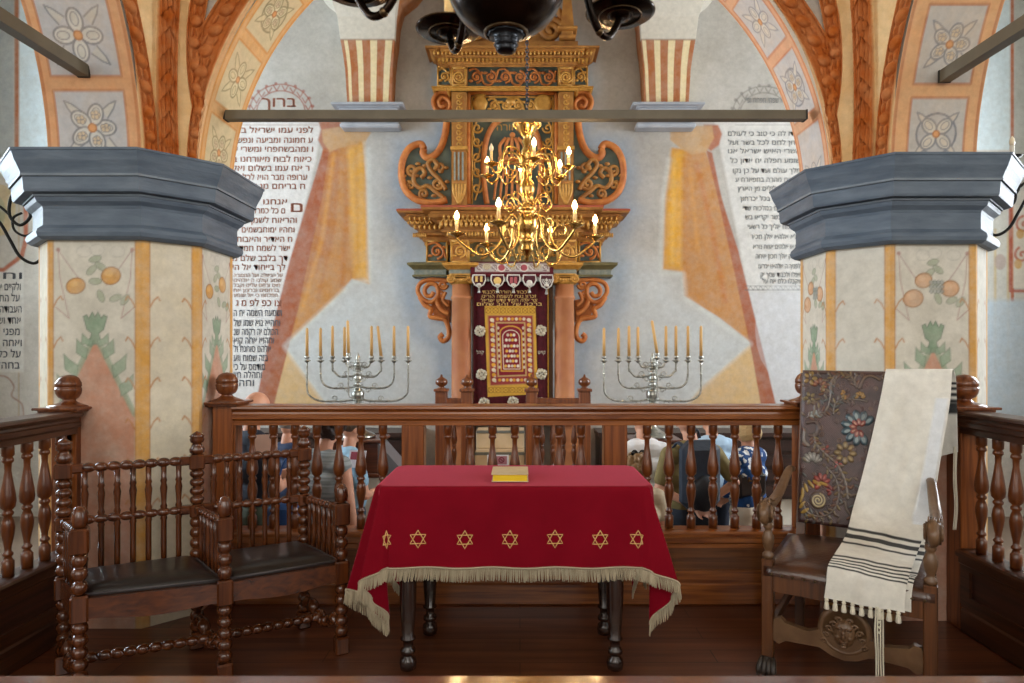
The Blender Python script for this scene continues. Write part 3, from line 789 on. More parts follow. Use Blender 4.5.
# wall springers of the hall vault with striped painting
M_str = paint_mat('springer_paint', 'c7c0b2', 'd3cdc0', wear=.25, scale=3)
def springer(uc, label, inner):
    x0, _ = W(uc, 0, YW); r = empty('vault_springer', (x0, YW-.15, 4.56), label, 'vault springer', 'painted vault springers on the back wall')
    # rows: (v, half width m, protrusion)
    rows = [(107, .27, .20), (90, .28, .215), (70, .29, .235), (55, .31, .26), (42, .33, .30), (20, .35, .36), (0, .40, .5), (-30, .56, 1.0), (-60, .75, 1.9), (-90, .95, 2.9), (-110, 1.1, 3.6)]
    zs = np.array([EYE-(v-350)/F*(YW-min(p_, 1.2)*.8) for v, _, p_ in rows]); hw = np.array([a for _, a, _ in rows]); pr = np.array([a for _, _, a in rows])
    # perimeter parameter: -1.5 .. 1.5 (sides + front)
    cv = Canvas(-1.6, 1.6, zs[0], zs[-1], 200, 420)
    z42 = 0 if 1 else float(np.interp(42, [r_[0] for r_ in rows][::-1] and [42, 43], [zs[4], zs[4]]))
    cv.poly([(-2, zs[0]-.1), (2, zs[0]-.1), (2, zs[4]), (-2, zs[4])], 'e2cfa0', .95)
    for x in (-1.05, -.62, -.1, .45, 1.0): cv.line([(x, zs[0]-.1), (x*1.02+.05*inner, zs[4])], .3, 'a35a2c', .95)
    cv.poly([(-2, zs[4]), (2, zs[4]), (2, 99), (-2, 99)], 'cfc8ba', 1); cv.line([(-1.6, zs[4]), (1.6, zs[4])], .02, '8a6b50', .7)
    cv.line([(1.45*inner, zs[0]-.2), (1.45*inner, zs[-1]+1)], .6, 'a8642a', .95)
    def f(X, Y, H):
        h_ = np.interp(Y, zs, hw); p_ = np.interp(Y, zs, pr); q = np.clip(X, -1, 1)
        out = np.clip(1.6-np.abs(X), 0, .6)/.6
        return x0+q*h_, YW-p_*out, Y
    cv.mesh('painted_corbel', f, M_str, r)
    b = MB(); z = zs[0]
    for (w_, p_, a, e) in ((.36, .26, -.08, -.045), (.38, .28, -.045, -.03), (.44, .34, -.03, 0)):
        b.box((x0-w_, YW-p_, z+a), (x0+w_, YW, z+e), bev=.01)
    b.box((x0-.37, YW-.2, z-.26), (x0+.37, YW, z-.2), bev=.02); b.box((x0-.33, YW-.16, z-.2), (x0+.33, YW, z-.08), bev=.02)
    b.build('shelf', mat('bluish_stone', '9a9fa8', .7, col2='adb1b8', scale=5), r)
springer(373, 'striped painted vault springer on the wall left of the ark', 1)
springer(663, 'striped painted vault springer on the wall right of the ark', -1)
# ------------------------------------------------------------------ balustrades of the platform
BP = [(.024, 0), (.026, .02), (.026, .085), (.018, .095), (.024, .115), (.024, .13), (.015, .145), (.014, .2), (.02, .27), (.031, .38), (.034, .43), (.03, .475), (.016, .50), (.024, .515), (.024, .53), (.016, .545), (.024, .58), (.029, .63), (.026, .68), (.015, .78), (.014, .81), (.022, .825), (.022, .84), (.014, .85), (.02, .875), (.026, .885), (.026, 1.0)]
def baluster_mesh(z0, z1, s=1):
    H = z1-z0; return MB().lathe([(r*s, z1-t*H) for r, t in reversed(BP)], seg=14)
def newel_top(b, x, y, z, s=1):
    b.box((x-.10*s, y-.10*s, z-.005), (x+.10*s, y+.10*s, z+.014), bev=.004); b.box((x-.118*s, y-.118*s, z+.008), (x+.118*s, y+.118*s, z+.022), bev=.004)
    b.lathe([(.10*s, .02), (.10*s, .026), (.07*s, .035), (.045*s, .045), (.033*s, .055), (.033*s, .062), (.05*s, .07), (.062*s, .09), (.066*s, .11), (.0655*s, .122), (.062*s, .124), (.062*s, .13), (.066*s, .132), (.064*s, .15), (.05*s, .175), (.03*s, .188), (.0, .193)], (x, y, z), 20, caps=False)
RZ = 1.175
RAILP = [(-.0, RZ), (.075, RZ), (.083, RZ-.006), (.085, RZ-.018), (.076, RZ-.026), (.066, RZ-.03), (.06, RZ-.04), (.062, RZ-.05), (.07, RZ-.056), (.07, RZ-.078), (.058, RZ-.085), (.052, RZ-.092), (.052, RZ-.118)]
RAILP = [(-o, z) for o, z in reversed(RAILP[1:])]+[(o, z) for o, z in RAILP[1:]]
BASEP = [(.05, .36), (.06, .37), (.06, .40), (.075, .405), (.078, .425), (.07, .435), (.055, .44), (.04, .442)]
BASEP = [(o, z) for o, z in BASEP]+[(-o, z) for o, z in reversed(BASEP)]
def balustrade(label, posts, bal, panels, y=None, x=None, mats=None, newels=(), name='balustrade'):
    """runs along X at y, or along Y at x"""
    mr, mz, mp = mats
    a0, a1 = posts[0][0], posts[-1][1]
    def T(a, o, z): return (a, y+o, z) if y is not None else (x+o, a, z)
    r = empty(name, T((a0+a1)/2, 0, 0), label, 'balustrade')
    b = MB()
    pth = [(a0, y, 0, 1), (a1, y, 0, 1)] if y is not None else [(x, a0, 1, 0), (x, a1, 1, 0)]
    b.sweep(RAILP[::-1], pth, smooth=False); b.build('handrail', mr, r)
    MB().sweep(BASEP, pth).build('base_rail', mr, r)
    def bx(b_, a, e, o0, o1, z0, z1, bev=0):
        p, q = T(a, o0, z0), T(e, o1, z1)
        b_.box((min(p[0], q[0]), min(p[1], q[1]), z0), (max(p[0], q[0]), max(p[1], q[1]), z1), bev=bev)
    for i, (p0, p1) in enumerate(posts):
        b = MB(); bx(b, p0, p1, -.052, .052, .44, RZ-.115, .006); b.build('post', mz, r)
    for i, t in enumerate(bal):
        if i == 0: o0 = baluster_mesh(.44, RZ-.117).build('baluster', M_bal, r, local=True); o0.location = Vector(T(t, 0, 0))-r.location
        else:
            o = o0.copy(); C.objects.link(o); o.location = Vector(T(t, 0, 0))-r.location
    b = MB(); bx(b, a0, a1, -.035, .035, .13, .365); b.build('panel', mp, r)
    b = MB(); bx(b, a0, a1, -.055, .05, 0, .13, .01); bx(b, a0, a1, -.045, .04, .13, .15); b.build('plinth', mr, r)
    b = MB()
    for (p0, p1) in panels:
        bx(b, p0, p1, -.05, .05, .15, .2); bx(b, p0, p1, -.05, .05, .335, .365)
        bx(b, p0, p0+.07, -.05, .05, .2, .335); bx(b, p1-.07, p1, -.05, .05, .2, .335)
    b.build('panel_frame', mr, r)
    for (nx, ny, s) in newels:
        b = MB(); b.box((nx-.06, ny-.06, 0), (nx+.06, ny+.06, RZ), bev=.006); o = b.build('newel_post', mz, r)
        b = MB(); newel_top(b, nx, ny, RZ, s); b.build('ball_finial', M_bal, o)
    return r
yb = 3.87
X = lambda u: (u-520)/F*yb
balustrade('long oak front balustrade with turned balusters below the ark', [(X(237), X(239)), (X(403), X(425)), (X(603), X(626)), (X(795), X(797))],
           [X(u) for u in (252.4, 273.5, 295, 317, 339, 361, 383, 448, 470, 492.5, 514.8, 537, 559.3, 581, 647, 669, 691, 713, 734.7, 756.5, 778)],
           [(X(237), X(414)), (X(414), X(614)), (X(614), X(797))], y=yb, mats=(M_rail, M_railZ, M_panel), newels=[(X(227), yb, .95), (X(806), yb, .95)])
ys = [3.40-i*.118 for i in range(14)]
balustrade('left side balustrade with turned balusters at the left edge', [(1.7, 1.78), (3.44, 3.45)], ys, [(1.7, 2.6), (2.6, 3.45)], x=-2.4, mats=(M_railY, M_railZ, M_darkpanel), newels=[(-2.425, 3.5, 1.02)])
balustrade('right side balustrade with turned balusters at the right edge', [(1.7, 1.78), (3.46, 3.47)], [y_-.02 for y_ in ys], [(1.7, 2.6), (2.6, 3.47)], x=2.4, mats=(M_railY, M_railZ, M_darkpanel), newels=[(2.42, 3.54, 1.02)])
# long polished desk close to the viewer: its far edge shows along the bottom
r = empty('reading_desk', (0, 1.25, 0), 'long polished desk top running along the bottom edge of the view', 'desk')
M_near = wood('near_desk_wood', '4e2012', '72381c', .1, 'X', coat=.9)
b = MB(); b.box((-1.45, .95, .715), (1.45, 1.505, .75), bev=.01); b.build('desk_top', M_near, r)
b = MB(); b.box((-1.36, 1.03, .62), (1.36, 1.44, .715)); b.build('desk_apron', M_near, r)
for x in (-1.33, 1.33):
    for y in (1.06, 1.40): b = MB(); b.lathe([(.03, 0), (.03, .05), (.02, .08), (.032, .2), (.034, .5), (.024, .6), (.035, .62)], (x, y, 0), 12); b.build('leg', M_bal, r)

# ------------------------------------------------------------------ table, cloth, book
TX, TY, TH, hx, hy = -.025, 3.28, .868, .63, .27
M_tleg = wood('table_leg_wood', '1c0f0a', '3a2116', .25, 'Z', coat=.5)
t = empty('table', (TX, TY, 0), 'narrow wooden table with turned legs under the crimson cloth', 'table')
b = MB(); b.box((TX-hx+.01, TY-hy+.01, TH-.04), (TX+hx-.01, TY+hy-.01, TH-.006), bev=.006); b.build('tabletop', M_tleg, t)
b = MB(); b.box((TX-hx+.1, TY-hy+.03, TH-.14), (TX+hx-.08, TY+hy-.1, TH-.04)); b.build('apron', M_tleg, t)
LP = [(.022, 0), (.036, .008), (.04, .035), (.036, .055), (.022, .066), (.02, .075), (.034, .08), (.036, .09), (.034, .1), (.022, .108), (.024, .14), (.036, .146), (.036, .152), (.028, .16), (.038, .3), (.044, .55), (.044, .6), (.03, .61), (.044, .62), (.044, .74)]
for i, (x, y) in enumerate(((-.525, 3.05), (.446, 3.05), (-.475, 3.43), (.445, 3.43))):
    MB().lathe(LP, (x, y, 0), 18).build('leg', M_tleg, t)

M_velvet = mat('crimson_velvet', '780318', .75, col2='82061c', scale=6, bump=.05, bscale=200, spec=.1)
_b = M_velvet.node_tree.nodes['Principled BSDF']; _b.inputs['Sheen Weight'].default_value = 1.0; _b.inputs['Sheen Roughness'].default_value = .3; _b.inputs['Sheen Tint'].default_value = (1, .18, .28, 1)
M_fringe = mat('cream_fringe', 'a89a80', .8, col2='c2b59a', scale=60, stretch=(1, 1, .2))
M_gold = mat('gold_embroidery', 'dcae5c', .45, col2='f2d394', scale=90, metal=.25)
A_, B_ = .53, .385
KL = [(0, 0, .005), (14, .015, .02), (30, .09, .06), (42, .03, .02), (51, -.045, -.03), (61, .04, -.05), (73, .16, -.06), (90, .05, 0)]
KR = [(0, 0, .005), (16, .03, .03), (33, .13, .06), (43, .10, -.0), (53, .0, -.04), (65, .03, -.05), (90, .045, 0)]
def cloth(x, y, off=0.0):
    """flat cloth point (relative to the table centre) -> space"""
    sx = -1 if x < 0 else 1; sy = -1 if y < 0 else 1
    dx = max(abs(x)-hx, 0); dy = max(abs(y)-hy, 0)
    wob = .006*math.sin(9*x)+.005*math.sin(13*y+2)
    rd = .05; cx_ = max(abs(x)-hx+rd, 0); cy_ = max(abs(y)-hy+rd, 0); ds_ = math.hypot(cx_, cy_)
    if ds_ <= rd: return Vector((TX+x, TY+y, TH+.002+off))
    dx, dy = cx_, cy_; r = ds_-rd; rc = .018
    def bend(d):   # outward, drop
        if d < rc*PI/2: a = d/rc; return rc*math.sin(a), rc*(1-math.cos(a))
        return rc, rc+d-rc*PI/2
    o, dr = bend(r)
    ph = math.degrees(math.atan2(dx, dy)) if dx > 0 and dy > 0 else (90 if dx > 0 else 0)
    K = KL if sx < 0 else KR
    # fold amounts with distance from the edge, fading along the sides
    if dx > 0 and dy > 0: a0 = ph
    else: a0 = ph
    ks = [k[0] for k in K]
    def itp(j):
        for q in range(len(K)-1):
            if ks[q] <= a0 <= ks[q+1]:
                u = (a0-ks[q])/(ks[q+1]-ks[q]); u = u*u*(3-2*u); return K[q][j]*(1-u)+K[q+1][j]*u
        return K[-1][j]
    ox, oy = itp(1), itp(2)
    hem = min((A_+rd)/max(math.sin(math.radians(ph)), 1e-3), (B_+rd)/max(math.cos(math.radians(ph)), 1e-3))-rd if dx > 0 and dy > 0 else (A_ if dx > 0 else B_)
    sc_ = (r/hem)
    fade = 1
    if dx > 0 and dy == 0: fade = .4+.6*max(0, 1-(hy-rd-abs(y))/.3); 
    if sy > 0: ox *= .4; oy *= .4
    ox *= fade*sc_; oy *= sc_
    p = math.sqrt(max(r*r-ox*ox-oy*oy, 0))
    dr2 = dr*p/max(r, 1e-6)
    ph_ = math.radians(ph)
    px = min(abs(x), hx-rd)+(rd+o)*math.sin(ph_)+ox+off*math.sin(ph_)
    py = min(abs(y), hy-rd)+(rd+o)*math.cos(ph_)+oy+off*math.cos(ph_)
    ripple = .010*math.sin(x*21+.6)*sc_ if dx == 0 else 0
    return Vector((TX+sx*px, TY+sy*(py+ripple), TH+.002-dr2))
def grid(lo, hi, brk, n):
    pts = []
    for a, b_, m in brk: pts += [a+(b_-a)*i/m for i in range(m)]
    return pts+[brk[-1][1]]
gx = grid(0, 0, [(-hx-A_, -hx-.03, 40), (-hx-.03, -hx+.06, 12), (-hx+.06, hx-.06, 44), (hx-.06, hx+.03, 12), (hx+.03, hx+A_, 40)], 0)
gy = grid(0, 0, [(-hy-B_, -hy-.03, 32), (-hy-.03, -hy+.06, 12), (-hy+.06, hy-.06, 14), (hy-.06, hy+.03, 12), (hy+.03, hy+B_, 24)], 0)
b = MB(); vs = [cloth(x, y) for y in gy for x in gx]; n = len(gx)
b.add(vs, [(j*n+i, j*n+i+1, (j+1)*n+i+1, (j+1)*n+i) for j in range(len(gy)-1) for i in range(n-1)])
tc_ = empty('tablecloth', (TX, TY, TH), 'crimson velvet tablecloth with gold stars and cream fringe', 'tablecloth')
o = b.build('velvet_sheet', M_velvet, tc_); meshed(o, ('SOLIDIFY', dict(thickness=.003, offset=-1)))
b = MB(); fr = MB()
per = []
def walk(p, q, st=.0045):
    L_ = math.dist(p, q); k = int(L_/st)
    return [(p[0]+(q[0]-p[0])*i/k, p[1]+(q[1]-p[1])*i/k) for i in range(k)]
ax, ay = hx+A_-.004, hy+B_-.004
per = walk((-ax, -ay), (ax, -ay))+walk((ax, -ay), (ax, ay))+walk((ax, ay), (-ax, ay))+walk((-ax, ay), (-ax, -ay))
for i, (x, y) in enumerate(per):
    p = cloth(x, y, .002); ins = cloth(x*.985, y*.975, .002)
    d = (p-ins); d.normalize(); dn = (d*.55+Vector((0, 0, -1))).normalized()
    L_ = .062+random.uniform(-.006, .004); j = Vector((random.uniform(-.004, .004), random.uniform(-.003, .003), 0))
    fr.tube([p, p+dn*L_*.5+j*.4, p+dn*L_+j], [.0018, .0024, .0016], 4, caps=False)
    q = cloth(*per[(i+1) % len(per)], .003)
    if (p-q).length < .06: b.tube([p, q], .005, 5, caps=False)
fr.build('fringe', M_fringe, tc_); b.build('braid', mat('cream_braid', 'b5a88e', .7), tc_)
def star_on(cx, d, r, side=None, w=.0022):
    b = MB()
    for T in star_bands(0, 0, r, 0):
        pts = []
        for k in range(3):
            a, e = T[k], T[(k+1) % 3]
            for i in range(8):
                px, pz = a[0]+(e[0]-a[0])*i/8, a[1]+(e[1]-a[1])*i/8
                pts.append(cloth(cx+px, -hy-(d-pz), .003) if side is None else cloth(side*(hx+(d-pz)), cx+px, .004))
        pts += [pts[0], pts[1]]; b.tube(pts, w, 5, caps=False)
    return b
for u in (383.5, 418, 465, 510, 555, 600, 638):
    star_on((u-520)/F*2.99-TX, .25, .041).build('embroidered_star', M_gold, tc_)
star_on(-hy+.10, .26, .075, -1, .005).build('embroidered_star', M_gold, tc_)
# book
bk = empty('book', (-.047, 3.17, TH+.004), 'closed book with beige cover and yellow page edges on the crimson cloth', 'book', rz=0)
M_cov = mat('beige_book_cover', 'd8c9a8', .6, col2='cdbb98', scale=20); zb = TH+.006
b = MB(); b.box((-.135, 3.08, zb), (.04, 3.28, zb+.004), bev=.002); b.box((-.137, 3.078, zb+.034), (.04, 3.28, zb+.038), bev=.002); b.box((-.135, 3.276, zb), (.04, 3.284, zb+.038), bev=.002)
b.build('cover', M_cov, bk)
b = MB(); b.box((-.128, 3.085, zb+.004), (.034, 3.275, zb+.034)); b.build('page_block', mat('yellow_page_edge', 'f0cf1c', .6, col2='e2bd14', scale=120, stretch=(.1, .1, 4)), bk)

# ------------------------------------------------------------------ bobbin-turned double seat bench
M_bob = wood('bobbin_wood', '3c1b0c', '6a3818', .25, 'Z', coat=.5)
M_bobX = wood('bobbin_wood_rail', '3c1b0c', '663415', .25, 'X', coat=.5)
M_leather = mat('black_leather', '120c0b', .32, col2='1c1311', scale=14, bump=.15, bscale=120, coat=.3)
M_piping = mat('leather_piping', '4a4648', .4)
def beads(z0, z1, n, r, neck=.55, per=6):
    pr = []
    for k in range(n):
        for i in range(per+1):
            t = i/per; rr = r*(neck+(1-neck)*math.sin(PI*t)**.7 if 0 < t < 1 else neck); pr.append((rr, z0+(z1-z0)*(k+t)/n))
    return pr
def lathe_between(b, p, q, prof_fn, seg=12):
    M, L_ = axis_M(p, q); b.lathe(prof_fn(L_), (0, 0, 0), seg, M=M)
FLp = [Vector((-1.87, 2.76, 0)), Vector((-1.34, 2.95, 0)), Vector((-.885, 3.22, 0))]
BKp = [Vector((-2.12, 3.02, 0)), Vector((-1.63, 3.28, 0)), Vector((-1.17, 3.52, 0))]
bn = empty('bobbin_bench', (-1.5, 3.1, 0), 'dark bobbin-turned two seat bench with black leather seats at left', 'bench')
SZ = .455
def blockat(b, p, z0, z1, h=.034, ang=.5):
    M = Matrix.Translation((p.x, p.y, 0)) @ Matrix.Rotation(ang, 4, 'Z'); b.box((-h, -h, z0), (h, h, z1), M=M, bev=.008)
for p in FLp:
    b = MB(); blockat(b, p, 0, .085); b.lathe(beads(.085, .345, 5, .033), p, 14); blockat(b, p, .345, .46)
    b.lathe(beads(.46, .635, 3, .032), p, 14); blockat(b, p, .635, .745, .036)
    b.lathe([(.02, .745), (.03, .752), (.033, .775), (.028, .81), (.018, .832), (0, .838)], p, 14, caps=False)
    b.build('front_post', M_bob, bn)
for p in BKp:
    b = MB(); blockat(b, p, 0, .085); b.lathe(beads(.085, .345, 5, .033), p, 14); blockat(b, p, .345, .45)
    b.lathe(beads(.45, .66, 4, .034), p, 14); blockat(b, p, .66, .725, .034)
    b.lathe(beads(.725, .90, 4, .034), p, 14); blockat(b, p, .90, .975, .036)
    b.lathe([(.022, .975), (.034, .985), (.036, 1.0), (.026, 1.018), (.02, 1.03), (.03, 1.036), (.034, 1.05), (.03, 1.06), (.036, 1.066), (.02, 1.08), (0, 1.092)], p, 14, caps=False)
    b.build('back_post', M_bob, bn)
def rail_between(p, q, z, n, r, nm, inset=.045, bl=.05, z2=None):
    p = Vector((p.x, p.y, z)); q = Vector((q.x, q.y, z if z2 is None else z2)); d = (q-p).normalized()
    b = MB(); ang = math.atan2(d.y, d.x)
    for s, c in ((p, 1), (q, -1)):
        M = Matrix.Translation(s) @ Matrix.Rotation(ang, 4, 'Z'); w_ = bl*c
        b.box((min(0, w_+.03*c), -.022, -.022), (max(0, w_+.03*c), .022, .022), M=M, bev=.008)
    lathe_between(b, p+d*(inset+bl*.5), q-d*(inset+bl*.5), lambda L_: beads(0, L_, n, r))
    return b.build(nm, M_bobX, bn)
SP = [(.009, 0), (.011, .02), (.011, .3), (.014, .32), (.014, .34), (.01, .36), (.015, .42), (.016, .5), (.011, .56), (.014, .6), (.01, .62), (.011, .9), (.015, .95), (.012, 1)]
for i in range(2):
    rail_between(BKp[i], BKp[i+1], .945, 8, .024, 'back_rail'); rail_between(BKp[i], BKp[i+1], .70, 8, .022, 'back_rail')
    d = (BKp[i+1]-BKp[i])
    for k in range(7):
        p = BKp[i]+d*((k+1.25)/8.5)
        b = MB(); b.lathe([(.012, .46), (.013, .5), (.013, .66), (.016, .67), (.012, .685), (.012, .715), (.016, .73), (.011, .745), (.014, .79), (.017, .82), (.012, .845), (.016, .855), (.012, .87), (.013, .93)], p, 10)
        b.build('spindle', M_bob, bn)
    # seat frame and cushion
    A, Bq, Cq, D = FLp[i], FLp[i+1], BKp[i+1], BKp[i]
    b = MB()
    for (p, q) in ((A, Bq), (Bq, Cq), (Cq, D), (D, A)):
        dd = (q-p).normalized(); nn = Vector((dd.y, -dd.x, 0))*.02
        pl = []
        for t in range(13):
            s_ = t/12; pl.append((s_, .395+.03*(abs(2*s_-1)<.72)*math.cos((2*s_-1)*PI/1.44)*-.6))
        n = len(pl); vs = []
        for o_ in (-1, 1):
            vs += [p+(q-p)*s_+nn*o_+Vector((0, 0, z-.02 if False else z-.035)) for s_, z in pl]+[p+(q-p)*s_+nn*o_+Vector((0, 0, .445)) for s_, z in pl]
        fs = []
        for t in range(n-1):
            fs += [(t, t+1, n+t+1, n+t), (2*n+t, 3*n+t, 3*n+t+1, 2*n+t+1), (n+t, n+t+1, 3*n+t+1, 3*n+t), (t, 2*n+t, 2*n+t+1, t+1)]
        b.add(vs, fs, 0, False)
    b.build('seat_frame', M_bobX, bn)
    b = MB(); m_ = 12; vs = []
    cs = [A, Bq, Cq, D]; cen = (A+Bq+Cq+D)/4
    q4 = [c+(cen-c)*.035 for c in cs]
    def S4(u, v, z): p = (q4[0]*(1-u)+q4[1]*u)*(1-v)+(q4[3]*(1-u)+q4[2]*u)*v; return Vector((p.x, p.y, z))
    for j in range(m_+1):
        for k in range(m_+1):
            u, v = k/m_, j/m_; e = min(u, 1-u, v, 1-v)
            vs.append(S4(u, v, .458+.038*min(1, e/.22)**.5*(1)))
    n0 = len(vs); fs = [(j*(m_+1)+k, j*(m_+1)+k+1, (j+1)*(m_+1)+k+1, (j+1)*(m_+1)+k) for j in range(m_) for k in range(m_)]
    rim = [k for k in range(m_+1)]+[(j+1)*(m_+1)-1 for j in range(1, m_+1)]+[m_*(m_+1)+k for k in range(m_-1, -1, -1)]+[j*(m_+1) for j in range(m_-1, 0, -1)]
    vs += [Vector((vs[r_].x, vs[r_].y, .44)) for r_ in rim]
    fs += [(rim[k], n0+k, n0+(k+1) % len(rim), rim[(k+1) % len(rim)]) for k in range(len(rim))]; fs.append(tuple(n0+k for k in range(len(rim)))[::-1])
    b.add(vs, fs); cu = b.build('seat_cushion', M_leather, bn)
    b = MB(); pp = [S4(u, v, .458) for u, v in ((0, 0), (.5, 0), (1, 0), (1, .5), (1, 1), (.5, 1), (0, 1), (0, .5), (0, 0))]; b.tube(pp, .005, 6); b.build('piping', M_piping, cu)
# arms with small spindles, carved side stretchers, long bobbin stretchers
for i in range(3):
    f_, k_ = FLp[i], BKp[i]
    rail_between(k_, f_, .70, 7, .02, 'arm_rail', z2=.715)
    for k in range(6):
        p = k_+(f_-k_)*((k+1.2)/7.4); b = MB(); b.lathe([(.009, .45), (.011, .52), (.014, .56), (.010, .6), (.013, .64), (.01, .70)], p, 8); b.build('arm_spindle', M_bob, bn)
    b = MB(); M, L_ = axis_M(Vector((k_.x, k_.y, .11)), Vector((f_.x, f_.y, .11)))
    pts = bez([Vector((k_.x, k_.y, .13)), k_+(f_-k_)*.2+Vector((0, 0, .17)), k_+(f_-k_)*.35+Vector((0, 0, .11)), k_+(f_-k_)*.5+Vector((0, 0, .13)), k_+(f_-k_)*.65+Vector((0, 0, .11)), k_+(f_-k_)*.82+Vector((0, 0, .15)), Vector((f_.x, f_.y, .09))], 6)
    b.tube(pts, [.022+.010*math.sin(k*.9) for k in range(len(pts))], 8)
    for t in (.25, .5, .78): q = k_+(f_-k_)*t; b.sphere((q.x, q.y, .125+.02*math.sin(t*9)), (.034, .034, .028), 10, 6)
    b.build('carved_stretcher', M_bob, bn)
for i in range(2):
    p, q = (FLp[i]+BKp[i])/2, (FLp[i+1]+BKp[i+1])/2; b = MB()
    lathe_between(b, Vector((p.x, p.y, .12)), Vector((q.x, q.y, .12)), lambda L_: beads(0, L_, 11, .024)); b.build('bobbin_stretcher', M_bobX, bn)
# ------------------------------------------------------------------ carved armchair
CO = Vector((1.428, 2.86, 0)); CA = -math.radians(32)
M_oak = wood('carved_oak', '3c1f0e', '6e4220', .38, 'Z', coat=.3)
M_oakw = mat('worn_oak', '5a3f28', .4, col2='7a5c40', scale=9, bump=.2, bscale=30, coat=.2)
M_brownl = mat('brown_seat_leather', '2c1810', .28, col2='57341f', scale=4, bump=.2, bscale=60, coat=.35)
M_nail = mat('brass_nail', '5a4a35', .35, metal=.9)
ch = empty('armchair', CO, 'carved high-backed armchair with embossed leather back and lion-paw feet', 'chair', rz=CA)
cb = lambda b, nm, m, par=None: b.build(nm, m, par or ch, local=True)
def paw(x, y):
    b = MB(); b.sphere((x, y, .045), (.036, .038, .045), 12, 8)
    for i in range(4):
        q = (i-1.5)*.019
        b.tube([(x+q*.7, y-.01, .075), (x+q, y-.035, .055), (x+q*1.15, y-.052, .028), (x+q*1.2, y-.056, .008)], [.011, .0125, .013, .009], 8)
        b.tube([(x+q*1.2, y-.058, .014), (x+q*1.25, y-.068, .002)], [.006, .002], 6)
    return b
yb_ = lambda z: .60+(z-.45)*.21
for sx in (-1, 1):
    x = .32*sx
    b = MB(); b.box((x-.026, -.026, .08), (x+.026, .026, .53), bev=.004); lg = cb(b, 'front_leg', M_oak)
    cb(paw(x, 0), 'paw_foot', mat('dark_paw_wood', '2b2420', .4, col2='3d332c', scale=20), lg)
    b = MB(); b.lathe([(.022, .53), (.026, .54), (.026, .55), (.016, .56), (.015, .57), (.022, .585), (.027, .61), (.027, .63), (.018, .655), (.014, .665), (.02, .672), (.023, .68), (.02, .69), (.022, .70)], (x, 0, 0), 16); cb(b, 'arm_support', M_oakw)
    b = MB(); b.box((x*.92-.002, .58, 0), (x*.92+.042, .625, .46)); 
    vs = [(x*.92+.02+sx_*.022, yb_(z)+o, z) for z in (.46, 1.37) for sx_, o in ((-1, .0), (1, .0), (1, .045), (-1, .045))]
    b.add(vs, [(0, 3, 2, 1), (4, 5, 6, 7), (0, 1, 5, 4), (1, 2, 6, 5), (2, 3, 7, 6), (3, 0, 4, 7)], 0, False); cb(b, 'back_leg', M_oak)
    # arm: swept curve ending in a carved scroll
    pts = bez([(x*1.0, .66, .845), (x*1.02, .58, .85), (x*1.05, .45, .79), (x*1.07, .33, .755), (x*1.07, .2, .745), (x*1.06, .09, .765), (x*1.04, .01, .785), (x*1.03, -.045, .765), (x*1.03, -.055, .73), (x*1.03, -.02, .705), (x*1.03, .02, .715), (x*1.03, .02, .745)], 6)
    n = len(pts); rs = [.017+.009*math.sin(PI*min(1, i/(n*.62)))+(.004 if i/n > .55 else 0)-(.012*max(0, (i/n-.75)/.25)) for i in range(n)]
    b = MB(); b.tube(pts, rs, 12, sq=.9)
    for q in (-1, 0, 1): b.tube([(p.x+q*.018, p.y-.0, p.z+rs[i]*.86) for i, p in enumerate(pts[int(n*.3):int(n*.62)])], .004, 5)
    for q in (-1, 1):
        b.tube([(x*1.03+q*.03, -.01+.035*math.cos(a)*(1-a/16), .745+.035*math.sin(a)*(1-a/16)) for a in np.linspace(0, 11, 30)], .006, 6)
        b.lathe([(.045, -.028), (.045, .028)], M=Matrix.Translation((x*1.03, -.01, .745)) @ Matrix.Rotation(PI/2, 4, 'Y'), seg=18)
    cb(b, 'armrest', M_oakw)
    b = MB(); b.box((x-.014, .03, .17), (x+.014, .59, .21), bev=.004); cb(b, 'side_stretcher', M_oak)
b = MB(); b.box((-.3, -.02, .385), (.3, .015, .47)); b.box((-.3, .58, .385), (.3, .61, .47)); b.box((-.335, .02, .385), (-.305, .6, .47)); b.box((.305, .02, .385), (.335, .6, .47)); cb(b, 'seat_rail', M_oak)
b = MB(); m_ = 16; vs = []
for j in range(m_+1):
    for k in range(m_+1):
        u, v = k/m_, j/m_; e = min(u, 1-u, v, 1-v); dome = math.sin(PI*u)*math.sin(PI*min(1, v*1.0))
        vs.append((-.335+.67*u, -.03+.64*v, .50+.055*dome**.5))
fs = [(j*(m_+1)+k, j*(m_+1)+k+1, (j+1)*(m_+1)+k+1, (j+1)*(m_+1)+k) for j in range(m_) for k in range(m_)]
rim = [k for k in range(m_+1)]+[(j+1)*(m_+1)-1 for j in range(1, m_+1)]+[m_*(m_+1)+k for k in range(m_-1, -1, -1)]+[j*(m_+1) for j in range(m_-1, 0, -1)]
n0 = len(vs); vs += [(vs[r_][0], vs[r_][1], .455+.008*math.sin(i*.5)) for i, r_ in enumerate(rim)]
fs += [(rim[k], n0+k, n0+(k+1) % len(rim), rim[(k+1) % len(rim)]) for k in range(len(rim))]
b.add(vs, fs); seat = cb(b, 'leather_seat', M_brownl)
b = MB()
for k in range(14): b.sphere((-.30+.6*k/13, -.033, .468), .007, 8, 5)
for sx in (-1, 1):
    for k in range(12): b.sphere((sx*.338, .02+.54*k/11, .468), .007, 8, 5)
b2 = MB()
for k in range(16): b2.sphere((-.27+.58*k/15, yb_(.575)-.012, .575), .006, 8, 5)
tag(cb(b, 'nail_heads', M_nail, seat), kind='stuff')
